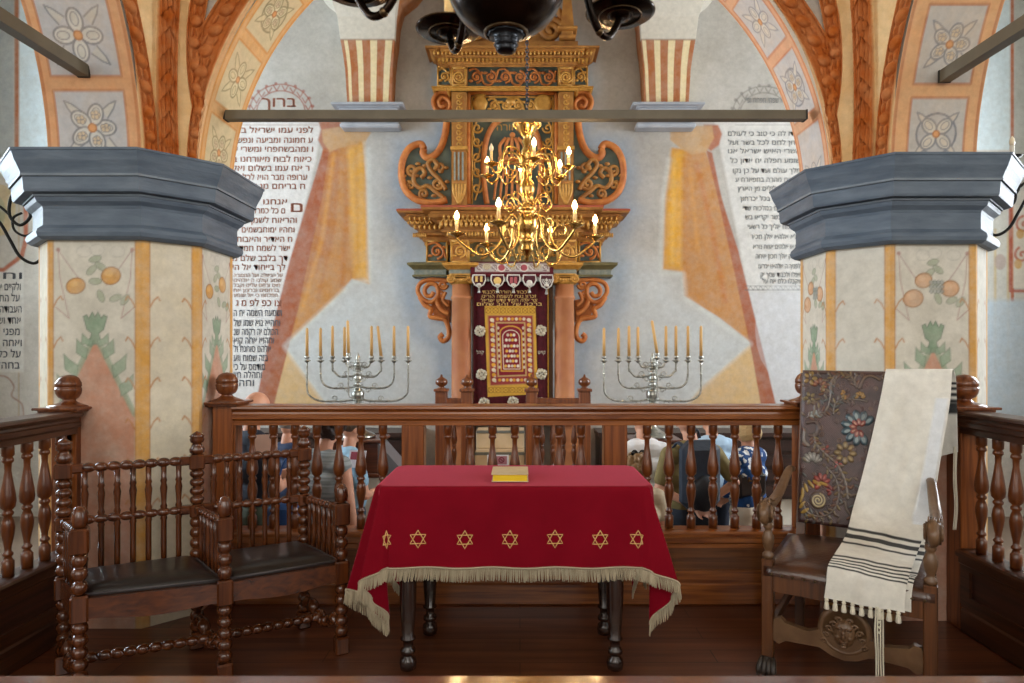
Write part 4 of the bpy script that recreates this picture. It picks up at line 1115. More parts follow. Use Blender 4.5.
# front stretcher with a carved mask
b = MB()
top = [(-.30, .22), (-.29, .262), (-.262, .27), (-.245, .25), (-.15, .235), (-.11, .25), (.11, .25), (.15, .235), (.245, .25), (.262, .27), (.29, .262), (.30, .22)]
bot = [(.30, .165), (.27, .15), (.24, .17), (.1, .175), (.05, .15), (0, .14), (-.05, .15), (-.1, .175), (-.24, .17), (-.27, .15), (-.30, .165)]
b.prism(top+bot, lambda x, y, d: (x, d, y), -.018, .018); cb(b, 'front_stretcher', M_oakw)
b = MB()
b.lathe([(.0, -.02), (.1, -.02), (.108, -.01), (.108, .008), (.1, .018), (.088, .02), (.086, .012), (0, .012)], M=Matrix.Translation((0, 0, .265)) @ Matrix.Rotation(PI/2, 4, 'X'), seg=28, caps=False)
b.sphere((0, -.02, .262), (.046, .032, .06), 18, 12); b.sphere((0, -.055, .258), (.009, .013, .014), 8, 6); b.tube([(0, -.05, .285), (0, -.058, .262)], [.006, .009], 8)
for s in (-1, 1):
    b.sphere((s*.017, -.044, .277), (.009, .007, .006), 8, 6); b.tube([(s*.006, -.05, .287), (s*.018, -.053, .292), (s*.032, -.045, .286)], .0045, 6)
    b.sphere((s*.024, -.043, .25), (.012, .01, .012), 8, 6); b.sphere((s*.048, -.02, .262), (.008, .01, .016), 8, 6)
    for k in range(3): b.tube([(s*(.02+.02*k)+s*.014*math.cos(a)*(1-a/9), -.025, .315-.022*k+.014*math.sin(a)*(1-a/9)) for a in np.linspace(0, 7, 18)], .006, 6)
    for k in range(2): b.tube([(s*(.07+.01*k)+s*.012*math.cos(a)*(1-a/9), -.02, .24-.03*k+.012*math.sin(a)*(1-a/9)) for a in np.linspace(0, 7, 18)], .005, 6)
b.tube([(-.018, -.047, .236), (0, -.053, .232), (.018, -.047, .236)], .005, 6); b.tube([(-.012, -.046, .226), (0, -.05, .223), (.012, -.046, .226)], .005, 6); b.sphere((0, -.045, .21), (.014, .01, .009), 8, 6)
cb(b, 'carved_mask', M_oakw)
MB_ = MB(); MB_.box((-.3, .588, .25), (.3, .612, .29), bev=.004); cb(MB_, 'back_stretcher', M_oak)
# embossed leather back
M_emb = paint_mat('embossed_leather', '321d1c', '523634', rough=.3, wear=.3, scale=9, coat=.35, bump=.5)
def K(a, e):
    px = 800+a/4.017; y = 365+e/4.017; Lx = 811-11*(e-25)/605
    return (-.335+(px-Lx)/140*.67, 1.385-(y-372)/150*.815)
cv = Canvas(-.336, .336, .565, 1.385, 300, 366)
def Ks(l): return [K(*q) for q in l]
def sm(l, n=6): return [(p.x, p.y) for p in bez([(a, b_, 0) for a, b_ in l], n)]
cv.line(Ks([(50, 30), (600, 30)]), .012, '5a4034', .8, h=.004)
def stem(l, w=.011, c='8a8078', hh=.006):
    q = sm(Ks(l)); cv.line(q, w*1.7, '1d100e', .5); cv.line(q, w, c, .8, h=hh)
def mirror_do(fn):
    fn(1)
stem([(90, 285), (95, 320), (140, 360), (190, 400), (220, 460), (228, 520)], .014); stem([(140, 410), (178, 450), (190, 510), (165, 570), (110, 600), (50, 592), (28, 555)], .010)
stem([(180, 200), (190, 160), (230, 140), (280, 140), (330, 145)], .009); stem([(45, 270), (40, 310), (60, 330)], .02); stem([(290, 90), (265, 50), (210, 40), (175, 75), (175, 110)], .016, '6f5a48'); stem([(300, 95), (320, 60), (350, 45), (390, 60)], .014, '6f5a48')
stem([(175, 110), (150, 190), (100, 200), (60, 220)], .008); stem([(195, 545), (215, 535), (220, 560), (235, 580)], .012, '7a6a5c'); stem([(60, 240), (95, 235), (110, 260), (95, 290), (70, 290)], .018, '5d4840')
def petals(a, e, n, r1, r2, w, c, a0=0, span=2*PI, c2=None, hh=.007):
    x, y = K(a, e)
    for k in range(n):
        t = a0+span*k/max(1, n-(span < 6)); cx_, cy_ = x+(r1+r2)/2*math.cos(t), y+(r1+r2)/2*math.sin(t)
        cv.ell(cx_, cy_, (r2-r1)/2*1.15, w*1.3, '1d100e', .5, t); cv.ell(cx_, cy_, (r2-r1)/2, w, c, .9, t, h=hh)
        if c2: cv.ell(cx_, cy_, (r2-r1)/4, w*.45, c2, .8, t)
petals(290, 250, 9, .03, .095, .02, '38525c', .7, 4.4, '7c8c8c'); petals(290, 250, 7, .012, .05, .012, '8d4038', .9, 4.2, 'b58a72'); 
petals(225, 350, 8, .02, .06, .014, '86704a', 0, 2*PI, 'a8946a'); petals(120, 90, 6, .01, .045, .013, '84462e', -.8, 3.6, 'a87450'); petals(80, 60, 5, .01, .04, .011, 'a08246', 0, 2*PI); petals(75, 140, 5, .008, .035, .01, '8d7b52', 2, 2*PI)
petals(75, 400, 6, .012, .062, .013, '8f8c84', .5, 2.2, 'b5b2a8'); petals(115, 470, 7, .008, .05, .012, '963c36', -.4, 4.4, 'c06a5c'); petals(160, 500, 4, .005, .03, .008, '8d3a34', 1, 3); petals(100, 215, 5, .008, .04, .011, '9aa09c', .3, 2.8)
petals(300, 130, 5, .006, .03, .011, 'b08a50', .2, 2.8); petals(240, 120, 4, .006, .03, .009, 'b0823c', 2.4, 2.2); petals(190, 395, 3, .004, .025, .007, 'b04a40', 0, 2*PI); petals(140, 340, 3, .004, .025, .007, 'a04a40', 1, 2*PI)
x_, y_ = K(97, 540); cv.ell(x_, y_, .045, .045, '5a4634', .8, h=.004); cv.line(spiral(x_, y_, .006, .038, 0, 2.2, 40), .009, 'd6c59a', .95, h=.007)
for k in range(9):
    t = 2.2+k*.34; q = K(105+88*math.cos(t)*.95, 545-(-72*math.sin(t))); cv.ell(q[0], q[1], .026, .009, 'b3903c', .9, t+1.2, h=.006)
# acanthus leaves along the stems and punched curls in the ground
rr = random.Random(11)
for l in ([(85, 290), (95, 320), (140, 360), (190, 400), (220, 460), (228, 520)], [(140, 410), (178, 450), (190, 510), (165, 570), (110, 600), (50, 592)], [(180, 200), (190, 160), (230, 140), (280, 140)], [(290, 90), (265, 50), (210, 40), (175, 75), (160, 150)], [(60, 220), (110, 200), (150, 190)], [(30, 60), (28, 200), (30, 350), (24, 480)], [(60, 30), (160, 32), (300, 30)], [(250, 430), (260, 500), (240, 600)], [(200, 590), (120, 615), (40, 615)], [(130, 60), (150, 100), (120, 150), (90, 170)]):
    q = sm(Ks(l), 5)
    for i in range(1, len(q)-1, 2):
        t = math.atan2(q[i+1][1]-q[i-1][1], q[i+1][0]-q[i-1][0])
        for sg_ in (-1, 1):
            a_ = t+sg_*.9; c_ = rr.choice(('6d5a4c', '7c6a52', '5f6664', '7a5038', '8a7448'))
            cx_, cy_ = q[i][0]+.018*math.cos(a_), q[i][1]+.018*math.sin(a_)
            cv.ell(cx_, cy_, .018, .0085, '1d100e', .5, a_); cv.ell(cx_, cy_, .016, .0065, c_, .75, a_, h=.005)
for i in range(230):
    x_, y_ = rr.uniform(-.32, .32), rr.uniform(.58, 1.37); j_, k_ = np.abs(cv.y-y_).argmin(), np.abs(cv.x-x_).argmin()
    if cv.h[j_, k_] > .001: continue
    cv.line(spiral(x_, y_, .003, rr.uniform(.008, .016), rr.uniform(0, 6), rr.choice((-1.2, 1.2)), 14), .0045, rr.choice(('6a4c42', '574440', '75605a', '7a5a3a')), .6, h=.003)
# repeat on the hidden right half as a mirror image
half = cv.nx//2
cv.c[:, -half+40:] = cv.c[:, :half-40][:, ::-1]; cv.a[:, -half+40:] = cv.a[:, :half-40][:, ::-1]; cv.h[:, -half+40:] = cv.h[:, :half-40][:, ::-1]
edge = lambda X, Y: np.clip(np.minimum(.336-np.abs(X), np.minimum(Y-.565, 1.385-Y))/.02, 0, 1)**.5
# small grained ground between the motifs
cv.h += .0012*(np.sin(cv.X*520)*np.sin(cv.Y*520))*(cv.h < .001)
cv.mesh('embossed_leather_back', lambda X, Y, H: (X*.925+.022, .60+(Y-.45)*.21-.006-.016*edge(X, Y)-H, Y), M_emb, ch, local=True, flip=True)
b = MB(); vs = [(x, yb_(z)+o-.004, z) for z in (.565, 1.385) for x, o in ((-.289, 0), (.333, 0), (.333, .055), (-.289, .055))]
b.add(vs, [(0, 3, 2, 1), (4, 5, 6, 7), (0, 1, 5, 4), (1, 2, 6, 5), (2, 3, 7, 6), (3, 0, 4, 7)], 0, False); bf = cb(b, 'back_frame', M_brownl); tag(cb(b2, 'nail_heads', M_nail, bf), kind='stuff')

# ------------------------------------------------------------------ prayer shawl over the chair
nrm = Vector((math.sin(-CA), math.cos(CA), 0))
def on_plane(u, v, t):
    d = Vector(((u-520)/F, 1, -(v-350)/F)); s = (t+CO.dot(nrm))/d.dot(nrm)
    return Vector((0, 0, EYE))+d*s
M_shawl = paint_mat('shawl_wool', 'e2dfd4', 'edebe3', rough=.9, wear=.05, scale=3, bump=.1)
tl = empty('prayer_shawl', CO+Vector((.3, .3, 1.3)), 'cream prayer shawl with black stripes hanging over the armchair', 'shawl')
rows = [(889, 470, 958, 452, .94), (889, 410, 957, 410, .93), (887, 380, 956, 380, .90), (886, 370.5, 954, 370.5, .855), (886, 369.5, 953, 369.5, .80), (885, 374, 952, 374, .765), (880, 400, 950, 402, .725), (871, 440, 943, 445, .672), (861, 480, 936, 488, .622), (853, 508, 929, 520, .565), (848, 528, 921, 543, .42), (842, 542, 916, 557, .22), (833, 556, 911, 571, .02), (828, 566, 907, 585, -.045), (826, 585, 905, 600, -.06), (824, 598, 905, 613, -.065)]
RL = [on_plane(a, b_, t) for a, b_, c_, d_, t in rows]; RR = [on_plane(c_, d_, t) for a, b_, c_, d_, t in rows]
def rowpt(arr, Y):
    """Catmull-Rom along the rows (numpy)"""
    A = np.array([tuple(p) for p in arr]); i = np.clip(np.floor(Y).astype(int), 0, len(A)-2); t = (Y-i)[..., None]
    a = A[np.maximum(i-1, 0)]; b_ = A[i]; c_ = A[i+1]; d = A[np.minimum(i+2, len(A)-1)]
    return .5*((2*b_)+(c_-a)*t+(2*a-5*b_+4*c_-d)*t*t+(3*b_-a-3*c_+d)*t**3)
def shawl(nm, du, back, y0, seedph):
    cv = Canvas(0, 1, y0, 15, 90, 560); cv.px = .05
    for y, w in ((10.0, .16), (10.45, .3), (10.95, .13)): cv.line([(-1, y), (2, y)], w, '1c2024', .97)
    for k in range(5): cv.line([(-1, 11.9+k*.26), (2, 11.9+k*.26)], .12, '1c2024', .97)
    for k in range(5): cv.line([(-1, 1.05+k*.2), (2, 1.05+k*.2)], .11 if k else .3, '1c2024', .97)
    if du == 0:
        cv.poly([(.80, 5.9), (.97, 5.9), (.99, 9.2), (.82, 9.25), (.79, 9.0)], 'e6ebf0', 1)
    def fn(X, Y, H):
        L_ = rowpt(RL, Y); R_ = rowpt(RR, Y); q = X[..., None]
        p = L_*(1-q)+R_*q
        nx, ny = nrm.x, nrm.y
        fold = (.006*np.sin(X*9+Y*.4+seedph)+.003*np.sin(X*23+Y*.9))*np.clip(np.abs(Y-4.5)/4, 0, 1)+back
        fold = fold-.004*((X > .80) & (X < .975) & (Y > 5.9) & (Y < 9.1))*(du == 0)
        ux, uy = math.cos(CA), math.sin(CA)
        return p[..., 0]+nx*fold+ux*du, p[..., 1]+ny*fold+uy*du, p[..., 2]-(.022 if back else 0)*np.clip((12.6-Y)/.6, 0, 1)
    o = cv.mesh(nm, fn, M_shawl, tl)
    return o
shawl('woven_cloth', 0, 0, 0, 0); shawl('under_layer', .022, .02, 9.5, 0)
for o in [c for c in tl.children]: meshed(o, ('SOLIDIFY', dict(thickness=.002, offset=0)))
M_tas = mat('cream_wool_cord', 'e2dcc8', .9)
nt_ = 9
for k in range(nt_):
    q = (k+.3)/nt_; p = RL[-1]*(1-q)+RR[-1]*q
    b = MB(); b.sphere((p.x, p.y, p.z-.006), .009, 8, 6); b.lathe([(.005, -.008), (.009, -.02), (.012, -.042), (.010, -.046)], p, 8); b.build('tassel', M_tas, tl)
def cord(pts, r=.003): b = MB(); b.tube(bez(pts, 6), r, 6); return b.build('knotted_cord', M_tas, tl)
p0 = on_plane(879, 607, -.07)
for k, dx in enumerate((-.012, -.004, .007, .016)):
    cord([p0+Vector((dx, 0, 0)), p0+Vector((dx*1.2-.002, 0, -.1)), p0+Vector((dx+.003*math.sin(k*3), 0, -.2)), p0+Vector((dx*1.1+.002, 0, -.30-.02*(k % 2)))], .0035)
b = MB()
for k in range(5): b.sphere((p0.x+.003, p0.y, p0.z-.02-.022*k), .0065, 8, 6)
b.build('cord_knots', M_tas, tl)
p0 = on_plane(955, 450, .94)
for dx in (-.004, .004, .01): cord([p0+Vector((dx, 0, .02)), p0+Vector((dx-.004, 0, -.15)), p0+Vector((dx+.003, 0, -.3)), p0+Vector((dx-.006, 0, -.42))], .0032)

# ------------------------------------------------------------------ chandeliers
M_black = mat('black_bronze', '1a1410', .22, metal=.85, col2='33241a', scale=6)
M_bronze = mat('bronze_edge', '5c4a34', .3, metal=.9)
M_brass = mat('polished_brass', 'bb8c42', .24, metal=1.0, col2='dcb872', scale=12)
M_sleeve = mat('candle_sleeve', 'e8c98c', .6)
M_bulb = mat('lit_bulb', 'ffe2b0', .3, emit='ffc47a', estr=40)
M_bulboff = mat('unlit_bulb', 'e9dcc0', .15)
def plight(loc, e, r=.03, col=(1, .68, .36)):
    l = bpy.data.lights.new('bulb_light', 'POINT'); l.energy = e; l.color = col; l.shadow_soft_size = r
    o = bpy.data.objects.new('bulb_light', l); C.objects.link(o); o.location = loc
def arm_of(root, c, ang, prof, r0, r1, m, dish, sleeve, bulb, extra=None, zo=0, mdish=None, msl=None, rings=None, rg=None):
    """arm in a radial plane: prof [(r, z)]; last point carries the drip pan"""
    ca, sa = math.cos(ang), math.sin(ang); G = lambda r, z: Vector((c[0]+r*ca, c[1]+r*sa, c[2]+z))
    pts = bez([G(*p) for p in prof], 6); n = len(pts)
    b = MB(); b.tube(pts, [r0+(r1-r0)*i/n for i in range(n)], 10)
    for e in (extra or []): b.tube(bez([G(*p) for p in e], 5), r1*.7, 6)
    a = b.build('arm', m, root)
    p = G(*prof[-1])
    b = MB(); b.lathe([(q, z) for q, z in dish], p, 28); dp = b.build('drip_pan', mdish or m, a)
    if rings:
        b = MB()
        for q, z in rings: b.tube([p+Vector((q*math.cos(t), q*math.sin(t), z)) for t in np.linspace(0, 2*PI, 33)], .0022, 6, caps=False)
        rg.append((b, a))
    sr, sh = sleeve; zb = dish[-1][1]
    b = MB(); b.lathe([(sr, zb), (sr, zb+sh), (sr*.6, zb+sh+.002)], p, 12); b.build('candle_sleeve', msl or M_sleeve, a)
    br, bh = bulb; zt = zb+sh
    b = MB(); b.lathe([(br*.5, zt), (br*.9, zt+bh*.2), (br, zt+bh*.38), (br*.75, zt+bh*.62), (br*.3, zt+bh*.87), (.0004, zt+bh)], p, 12)
    lit = zo == 0
    b.build('bulb', M_bulb if lit else M_bulboff, a)
    return p+Vector((0, 0, zt+bh*.4))
cc = P(527, 200, 5.2); c0 = (cc.x, 5.2, EYE)
zz = lambda v: (350-v)*.008
bc = empty('brass_chandelier', (cc.x, 5.2, EYE+zz(262)), 'polished brass chandelier with lit candle bulbs in front of the ark', 'chandelier')
st = [(.012, 262), (.02, 257), (.03, 254), (.05, 251), (.055, 249), (.045, 246), (.062, 243), (.066, 240), (.045, 237), (.07, 232), (.086, 227), (.088, 221), (.072, 215), (.05, 213), (.08, 211), (.08, 208), (.04, 205), (.028, 201), (.05, 196), (.066, 190), (.058, 184), (.033, 179), (.042, 174), (.028, 170), (.06, 167), (.06, 164), (.03, 161), (.054, 156), (.05, 151), (.028, 147), (.045, 142), (.03, 139), (.045, 136), (.08, 130), (.105, 124), (.108, 122), (.07, 121), (.02, 120)]
b = MB(); b.lathe([(r_, zz(v)) for r_, v in st], c0, 24); b.build('turned_stem', M_brass, bc)
b = MB()
for k in range(14): a = 2*PI*k/14; b.sphere((cc.x+.098*math.cos(a), 5.2+.098*math.sin(a), EYE+zz(124)), (.018, .018, .03), 8, 6)
b.build('crown', M_brass, bc)
b = MB(); 
for k in range(60): 
    z = EYE+zz(118)+k*.03; M = Matrix.Translation((cc.x, 5.2, z)) @ Matrix.Rotation(PI/2*(k % 2), 4, 'Z') @ Matrix.Rotation(PI/2, 4, 'X')
    b.tube([M @ Vector((.010*math.cos(t), .02*math.sin(t), 0)) for t in np.linspace(0, 2*PI, 9)], .0045, 5, caps=False)
b.build('chain', mat('blue_grey_iron', '3c4450', .4, metal=.6), bc)
dish_s = [(.012, -.03), (.02, -.02), (.05, -.008), (.068, 0), (.07, .004), (.04, .006), (.02, .01), (.024, .02), (.02, .026)]
for k, dg_ in enumerate((-52, -112, -172, 128, 68, 8)):
    c1 = (cc.x, 5.2, EYE+.944); pr = [(.06, .08), (.12, .13), (.18, .06), (.2, -.06), (.28, -.16), (.38, -.19), (.48, -.13), (.55, -.07), (.56, -.03)]
    ex = [[(.2, -.02), (.25, .06), (.31, .05), (.31, -.01), (.27, -.01)], [(.12, -.16), (.17, -.25), (.25, -.24), (.28, -.16)]]
    p = arm_of(bc, c1, math.radians(dg_), pr, .013, .010, M_brass, dish_s, (.013, .09), (.02, .07), ex, mdish=M_brass)
    plight(p, 5.5)
for k, dg_ in enumerate((-82, -22, 38, 98, 158, 218)):
    c1 = (cc.x, 5.2, EYE+1.456); pr = [(.04, .02), (.07, .1), (.14, .14), (.21, .12), (.245, .03), (.26, -.06), (.31, -.09), (.345, -.06), (.35, -.03)]
    ex = [[(.06, .0), (.12, .06), (.18, .04), (.18, -.03), (.13, -.04), (.12, .0)], [(.245, -.02), (.2, -.1), (.14, -.1), (.1, -.05)]]
    p = arm_of(bc, c1, math.radians(dg_), pr, .011, .009, M_brass, [(a*.85, z*.85) for a, z in dish_s], (.011, .075), (.018, .065), ex, zo=(1 if k == 5 else 0), mdish=M_brass)
    if k != 5: plight(p, 4.5)
for k in range(8):   # ornamental scrolls between the tiers
    a = k*PI/4+.2; ca, sa = math.cos(a), math.sin(a); zc_ = EYE+zz(200)
    b = MB(); b.tube(bez([(cc.x+r_*ca, 5.2+r_*sa, zc_+z) for r_, z in ((.05, -.05), (.1, .02), (.17, .03), (.2, -.03), (.16, -.08), (.12, -.05), (.14, -.02))], 5), .007, 6); b.build('scroll_ornament', M_brass, bc)

# black chandelier close to the viewer
bx_, by_ = (506-520)/F*1.85, 1.85
zk = lambda v, Y=1.85: EYE+(350-v)/F*Y
bk2 = empty('black_chandelier', (bx_, by_, zk(54)), 'dark bronze chandelier with large round ball hanging at the top edge', 'chandelier')
zcen = zk(-24); rb = .174
b = MB(); b.sphere((bx_, by_, zcen), rb, 40, 24); b.build('ball', M_black, bk2)
fin = [(.0, zk(53)), (.018, zk(53)), (.026, zk(51.5)), (.03, zk(50)), (.024, zk(48)), (.034, zk(46.5)), (.036, zk(44.5)), (.03, zk(43)), (.036, zk(41.5)), (.038, zk(39.5)), (.028, zk(37.5)), (.05, zk(36.5)), (.056, zk(34.5)), (.03, zk(32))]
b = MB(); b.lathe([(r_, z) for r_, z in fin], (bx_, by_, 0), 24, flute=.08, caps=False); b.build('finial', mat('dark_pewter', '2a2c30', .3, metal=.8), bk2)
b = MB(); b.lathe([(.057, zk(35)), (.064, zk(34)), (.064, zk(33)), (.05, zk(32))], (bx_, by_, 0), 28, caps=False); b.build('ball_ring', M_bronze, bk2)
b = MB(); b.lathe([(.03, zcen+.16), (.06, zcen+.19), (.03, zcen+.24), (.07, zcen+.3), (.09, zcen+.36), (.05, zcen+.42), (.03, zcen+.5), (.06, zcen+.55), (.02, zcen+.6), (.012, 4.28)], (bx_, by_, 0), 24); b.build('stem', M_black, bk2)
zd = 2.65
for dg_ in (156, 114, 44, -28, -104):
    pr = [(.05, .34), (.14, .36), (.24, .28), (.31, .12), (.37, -.04), (.42, -.10), (.47, -.10), (.51, -.05), (.53, -.01)]
    ds = [(.014, -.012), (.034, -.010), (.038, -.003), (.042, .002), (.072, -.002), (.078, .004), (.108, .004), (.117, .010), (.117, .015), (.06, .013), (.02, .02), (.024, .04), (.02, .045)]
    RG = []
    p = arm_of(bk2, (bx_, by_, zd), math.radians(dg_), pr, .014, .012, M_black, ds, (.017, .11), (.02, .075), mdish=M_black, rings=[(.117, .012), (.072, -.002), (.042, .0)], rg=RG)
    for b, a_ in RG: 
        for q in range(3): b3 = MB(); n3 = len(b.v)//3; b3.v = b.v[q*n3:(q+1)*n3]; b3.f = [tuple(i-q*n3 for i in f) for f in b.f if q*n3 <= f[0] < (q+1)*n3]; b3.m = [0]*len(b3.f); b3.sm = [True]*len(b3.f); b3.build('bronze_ring', M_bronze, a_)
    plight(p, 2.2, .02)
    a = math.radians(dg_)
    for (r_, z) in ((.42, -.10), (.34, .045)):
        b = MB(); c_ = Vector((bx_+r_*math.cos(a), by_+r_*math.sin(a), zd+z)); b.sphere(c_, .0155, 10, 8); b.build('arm_collar', M_bronze, bk2)

# wrought-iron sconces on the outer faces of the pillars
M_wi = mat('wrought_iron', '15140f', .45, metal=.6)
def sconce(x, sx, y, z, label):
    r = empty('wall_sconce', (x, y, z), label, 'sconce', 'wrought-iron sconces on the pillars')
    b = MB(); b.box((x-.006, y-.02, z-.22), (x+.006, y+.02, z+.2)); b.build('back_plate', M_wi, r)
    G = lambda a, c_: Vector((x+sx*a, y, z+c_))
    b = MB()
    b.tube(bez([G(0, .12), G(.08, .2), (G(.18, .16)), G(.2, .04), G(.14, -.02), G(.08, .03), G(.1, .09)], 6), .009, 8)
    b.tube(bez([G(0, -.2), G(.06, -.24), G(.14, -.2), G(.2, -.1), G(.26, -.0), G(.34, .06)], 6), .009, 8)
    b.tube(bez([G(.02, -.02), G(.1, -.08), G(.17, -.05), G(.18, .02), G(.13, .05)], 6), .007, 8)
    b.tube(bez([G(.2, .04), G(.28, .1), G(.36, .08), G(.4, .14), G(.36, .2)], 6), .008, 8)
    b.build('scroll_bracket', M_wi, r)
    for (a, c_) in ((.16, .22), (.36, .2)):
        p = G(a, c_); b = MB(); b.lathe([(.01, -.03), (.02, -.01), (.05, 0), (.052, .008), (.015, .01)], p, 16); d = b.build('drip_pan', M_wi, r)
        b = MB(); b.lathe([(.012, .01), (.012, .07), (.008, .072)], p, 10); b.build('candle_sleeve', mat('white_sleeve', 'd9d6cc', .5), r)
        b = MB(); b.lathe([(.008, .07), (.015, .085), (.012, .11), (.0005, .13)], p, 10); b.build('bulb', M_bulboff, r)
sconce(-2.745, -1, 3.75, 2.24, 'black scrolled iron wall sconce at the left pillar')
sconce(2.755, 1, 3.85, 2.42, 'black scrolled iron wall sconce with white candle at the right pillar')

# ------------------------------------------------------------------ menorahs on their stands, wax candles
M_silver = mat('tarnished_silver', '8f918c', .28, metal=.95, col2='c2c2ba', scale=30)
M_wax = mat('yellow_wax', 'd8b070', .55, col2='c89c5c', scale=10, stretch=(1, 1, .2))
def menorah(uc, cups, sham, Y, label, side):
    s = Y/F; ctr = P(uc, 437, Y); r = empty('menorah', ctr, label, 'menorah', 'silver branched menorahs beside the ark')
    Zv = lambda v: EYE-(v-350)*s
    prof = [(.16, 437), (.165, 435.5), (.15, 434), (.09, 431), (.05, 428), (.03, 424), (.02, 419), (.035, 414), (.045, 411), (.02, 407), (.016, 404), (.035, 401), (.055, 397), (.058, 393), (.035, 389), (.018, 386.5), (.05, 385), (.018, 383), (.03, 380), (.036, 377), (.014, 375), (.045, 374), (.014, 372), (.03, 369), (.028, 366), (.04, 365), (.012, 363.5), (.024, 360), (.018, 357), (.008, 354), (.001, 352)]
    b = MB(); b.lathe([(q, Zv(v)) for q, v in prof], (ctr.x, Y, 0), 20)
    for v, q in ((402.5, .06), (398.8, .066), (391, .07), (388, .05), (381.5, .062), (378.8, .045), (371, .058), (367.5, .045), (362.3, .04)): b.lathe([(.01, Zv(v+.7)), (q*.8, Zv(v+.35)), (q, Zv(v)), (q*.6, Zv(v-.3)), (.01, Zv(v-.7))], (ctr.x, Y, 0), 18)
    b.build('turned_stem', M_silver, r)
    bots = (401, 388, 376.5, 367)
    out = []
    for i, u in enumerate(cups):
        k = i if i < 4 else 7-i; sg = -1 if i < 4 else 1; xo = (u-520)*s; vb = bots[k]; hw = abs(xo-ctr.x)
        pts = [Vector((ctr.x, Y, Zv(vb-2))), Vector((ctr.x+sg*hw*.3, Y, Zv(vb))), Vector((ctr.x+sg*hw*.72, Y, Zv(vb))), Vector((ctr.x+sg*hw*.94, Y, Zv(vb-5))), Vector((xo, Y, Zv(vb-14 if k < 2 else vb-6))), Vector((xo, Y, Zv(362)))]
        b = MB(); b.tube(bez(pts, 6), .009, 8)
        for t in (.35, .6): b.sphere((ctr.x+sg*hw*t, Y, Zv(vb)), (.022, .012, .011), 8, 6)
        for t, q in ((.28, 1), (.45, -1)):
            b.tube([(ctr.x+sg*(hw*t)+sg*.028*math.cos(a)*(1-a/10), Y, Zv(vb+2.5*q)+.026*math.sin(a)*(1-a/10)) for a in np.linspace(0, 7, 16)], .0045, 5)
        b.sphere((xo, Y, Zv(min(vb-8, 374))), (.012, .012, .018), 8, 6)
        a_ = b.build('branch', M_silver, r)
        b = MB(); b.lathe([(.008, 363), (.02, 361.5), (.036, 361), (.036, 360.4), (.012, 360), (.012, 359), (.022, 358), (.022, 356), (.014, 355.8)] and [(q, Zv(v)) for q, v in ((.008, 363), (.02, 361.5), (.036, 361), (.036, 360.4), (.012, 360), (.012, 359), (.022, 358), (.022, 356), (.014, 355.8))], (xo, Y, 0), 14); b.build('candle_cup', M_silver, a_)
        out.append((xo, Y, Zv(356)))
    ys_ = Y-.10; xs = (sham-520)*ys_/F
    b = MB(); b.tube(bez([(ctr.x, Y, Zv(396)), (xs*.6+ctr.x*.4, Y-.08, Zv(397)), (xs, ys_, Zv(390)), (xs, ys_, Zv(359))], 6), .0075, 8); a_ = b.build('servant_branch', M_silver, r)
    b = MB(); b.lathe([(q, Zv(v)) for q, v in ((.008, 360), (.02, 358.5), (.034, 358), (.034, 357.4), (.012, 357), (.022, 355), (.022, 353), (.014, 352.8))], (xs, ys_, 0), 14); b.build('candle_cup', M_silver, a_)
    words = ('outermost left', 'second from left', 'third from left', 'inner left', 'inner right', 'third from right', 'second from right', 'outermost right')
    lens = [28, 28, 30, 29, 30, 30, 30, 30]
    for i, p in enumerate(out+[(xs, ys_, Zv(353))]):
        h = (lens[i] if i < 8 else 32)*s; lean = 0
        if (side, i) in (('left', 5), ('right', 8)): lean = -.03 if side == 'left' else -.045
        if i == 8 and side == 'left': lean = -.008
        b = MB(); b.tube([Vector((0, 0, 0)), Vector((lean*.5, 0, h*.5)), Vector((lean, 0, h-.01)), Vector((lean, 0, h))], [.0145, .014, .013, .007], 12)
        b.tube([(lean, 0, h-.002), (lean, 0, h+.01)], .0015, 5)
        o = b.build('wax_candle', M_wax, None); o.location = p
        w_ = words[i] if i < 8 else 'raised front'
        tag(o, 'yellow wax candle in the %s cup of the %s menorah' % (w_, side), 'candle', 'candles of the %s menorah' % side)
    return r
menorah(358, (307, 320.5, 332.5, 344.5, 371.5, 381, 394, 408), 348.5, 6.0, 'silver nine-branched menorah left of the ark', 'left')
menorah(652.5, (604, 618.5, 629, 638, 666, 676, 688, 701), 657, 6.0, 'silver nine-branched menorah right of the ark', 'right')
M_stand = wood('stand_wood', '3a1a0c', '6a3518', .35, 'X')
def stand(uc, label):
    c_ = P(uc, 437, 6.0); x, z = c_.x, c_.z-.002
    r = empty('menorah_stand', (x, 6.0, FZ), label, 'stand', 'wooden menorah stands on white plinths')
    b = MB(); b.box((x-.24, 5.8, z-.03), (x+.24, 6.2, z), bev=.008); b.box((x-.2, 5.83, z-.3), (x+.2, 6.17, z-.03)); b.box((x-.22, 5.81, z-.34), (x+.22, 6.19, z-.3), bev=.006); b.build('wooden_case', M_stand, r)
    b = MB(); b.box((x-.2, 5.84, FZ), (x+.2, 6.16, z-.34)); b.build('white_plinth', M_white, r)
    b = MB(); b.prism([(x+.2, z-.03), (x+.42, z-.28), (x+.42, z-.34), (x+.2, z-.34)], lambda a, c__, d: (a, d, c__), 5.84, 6.16); b.build('sloping_side', mat('grey_slope', '6f7076', .4), r)
stand(360, 'wooden stand on white plinth carrying the left menorah'); stand(652.5, 'wooden stand on white plinth carrying the right menorah')
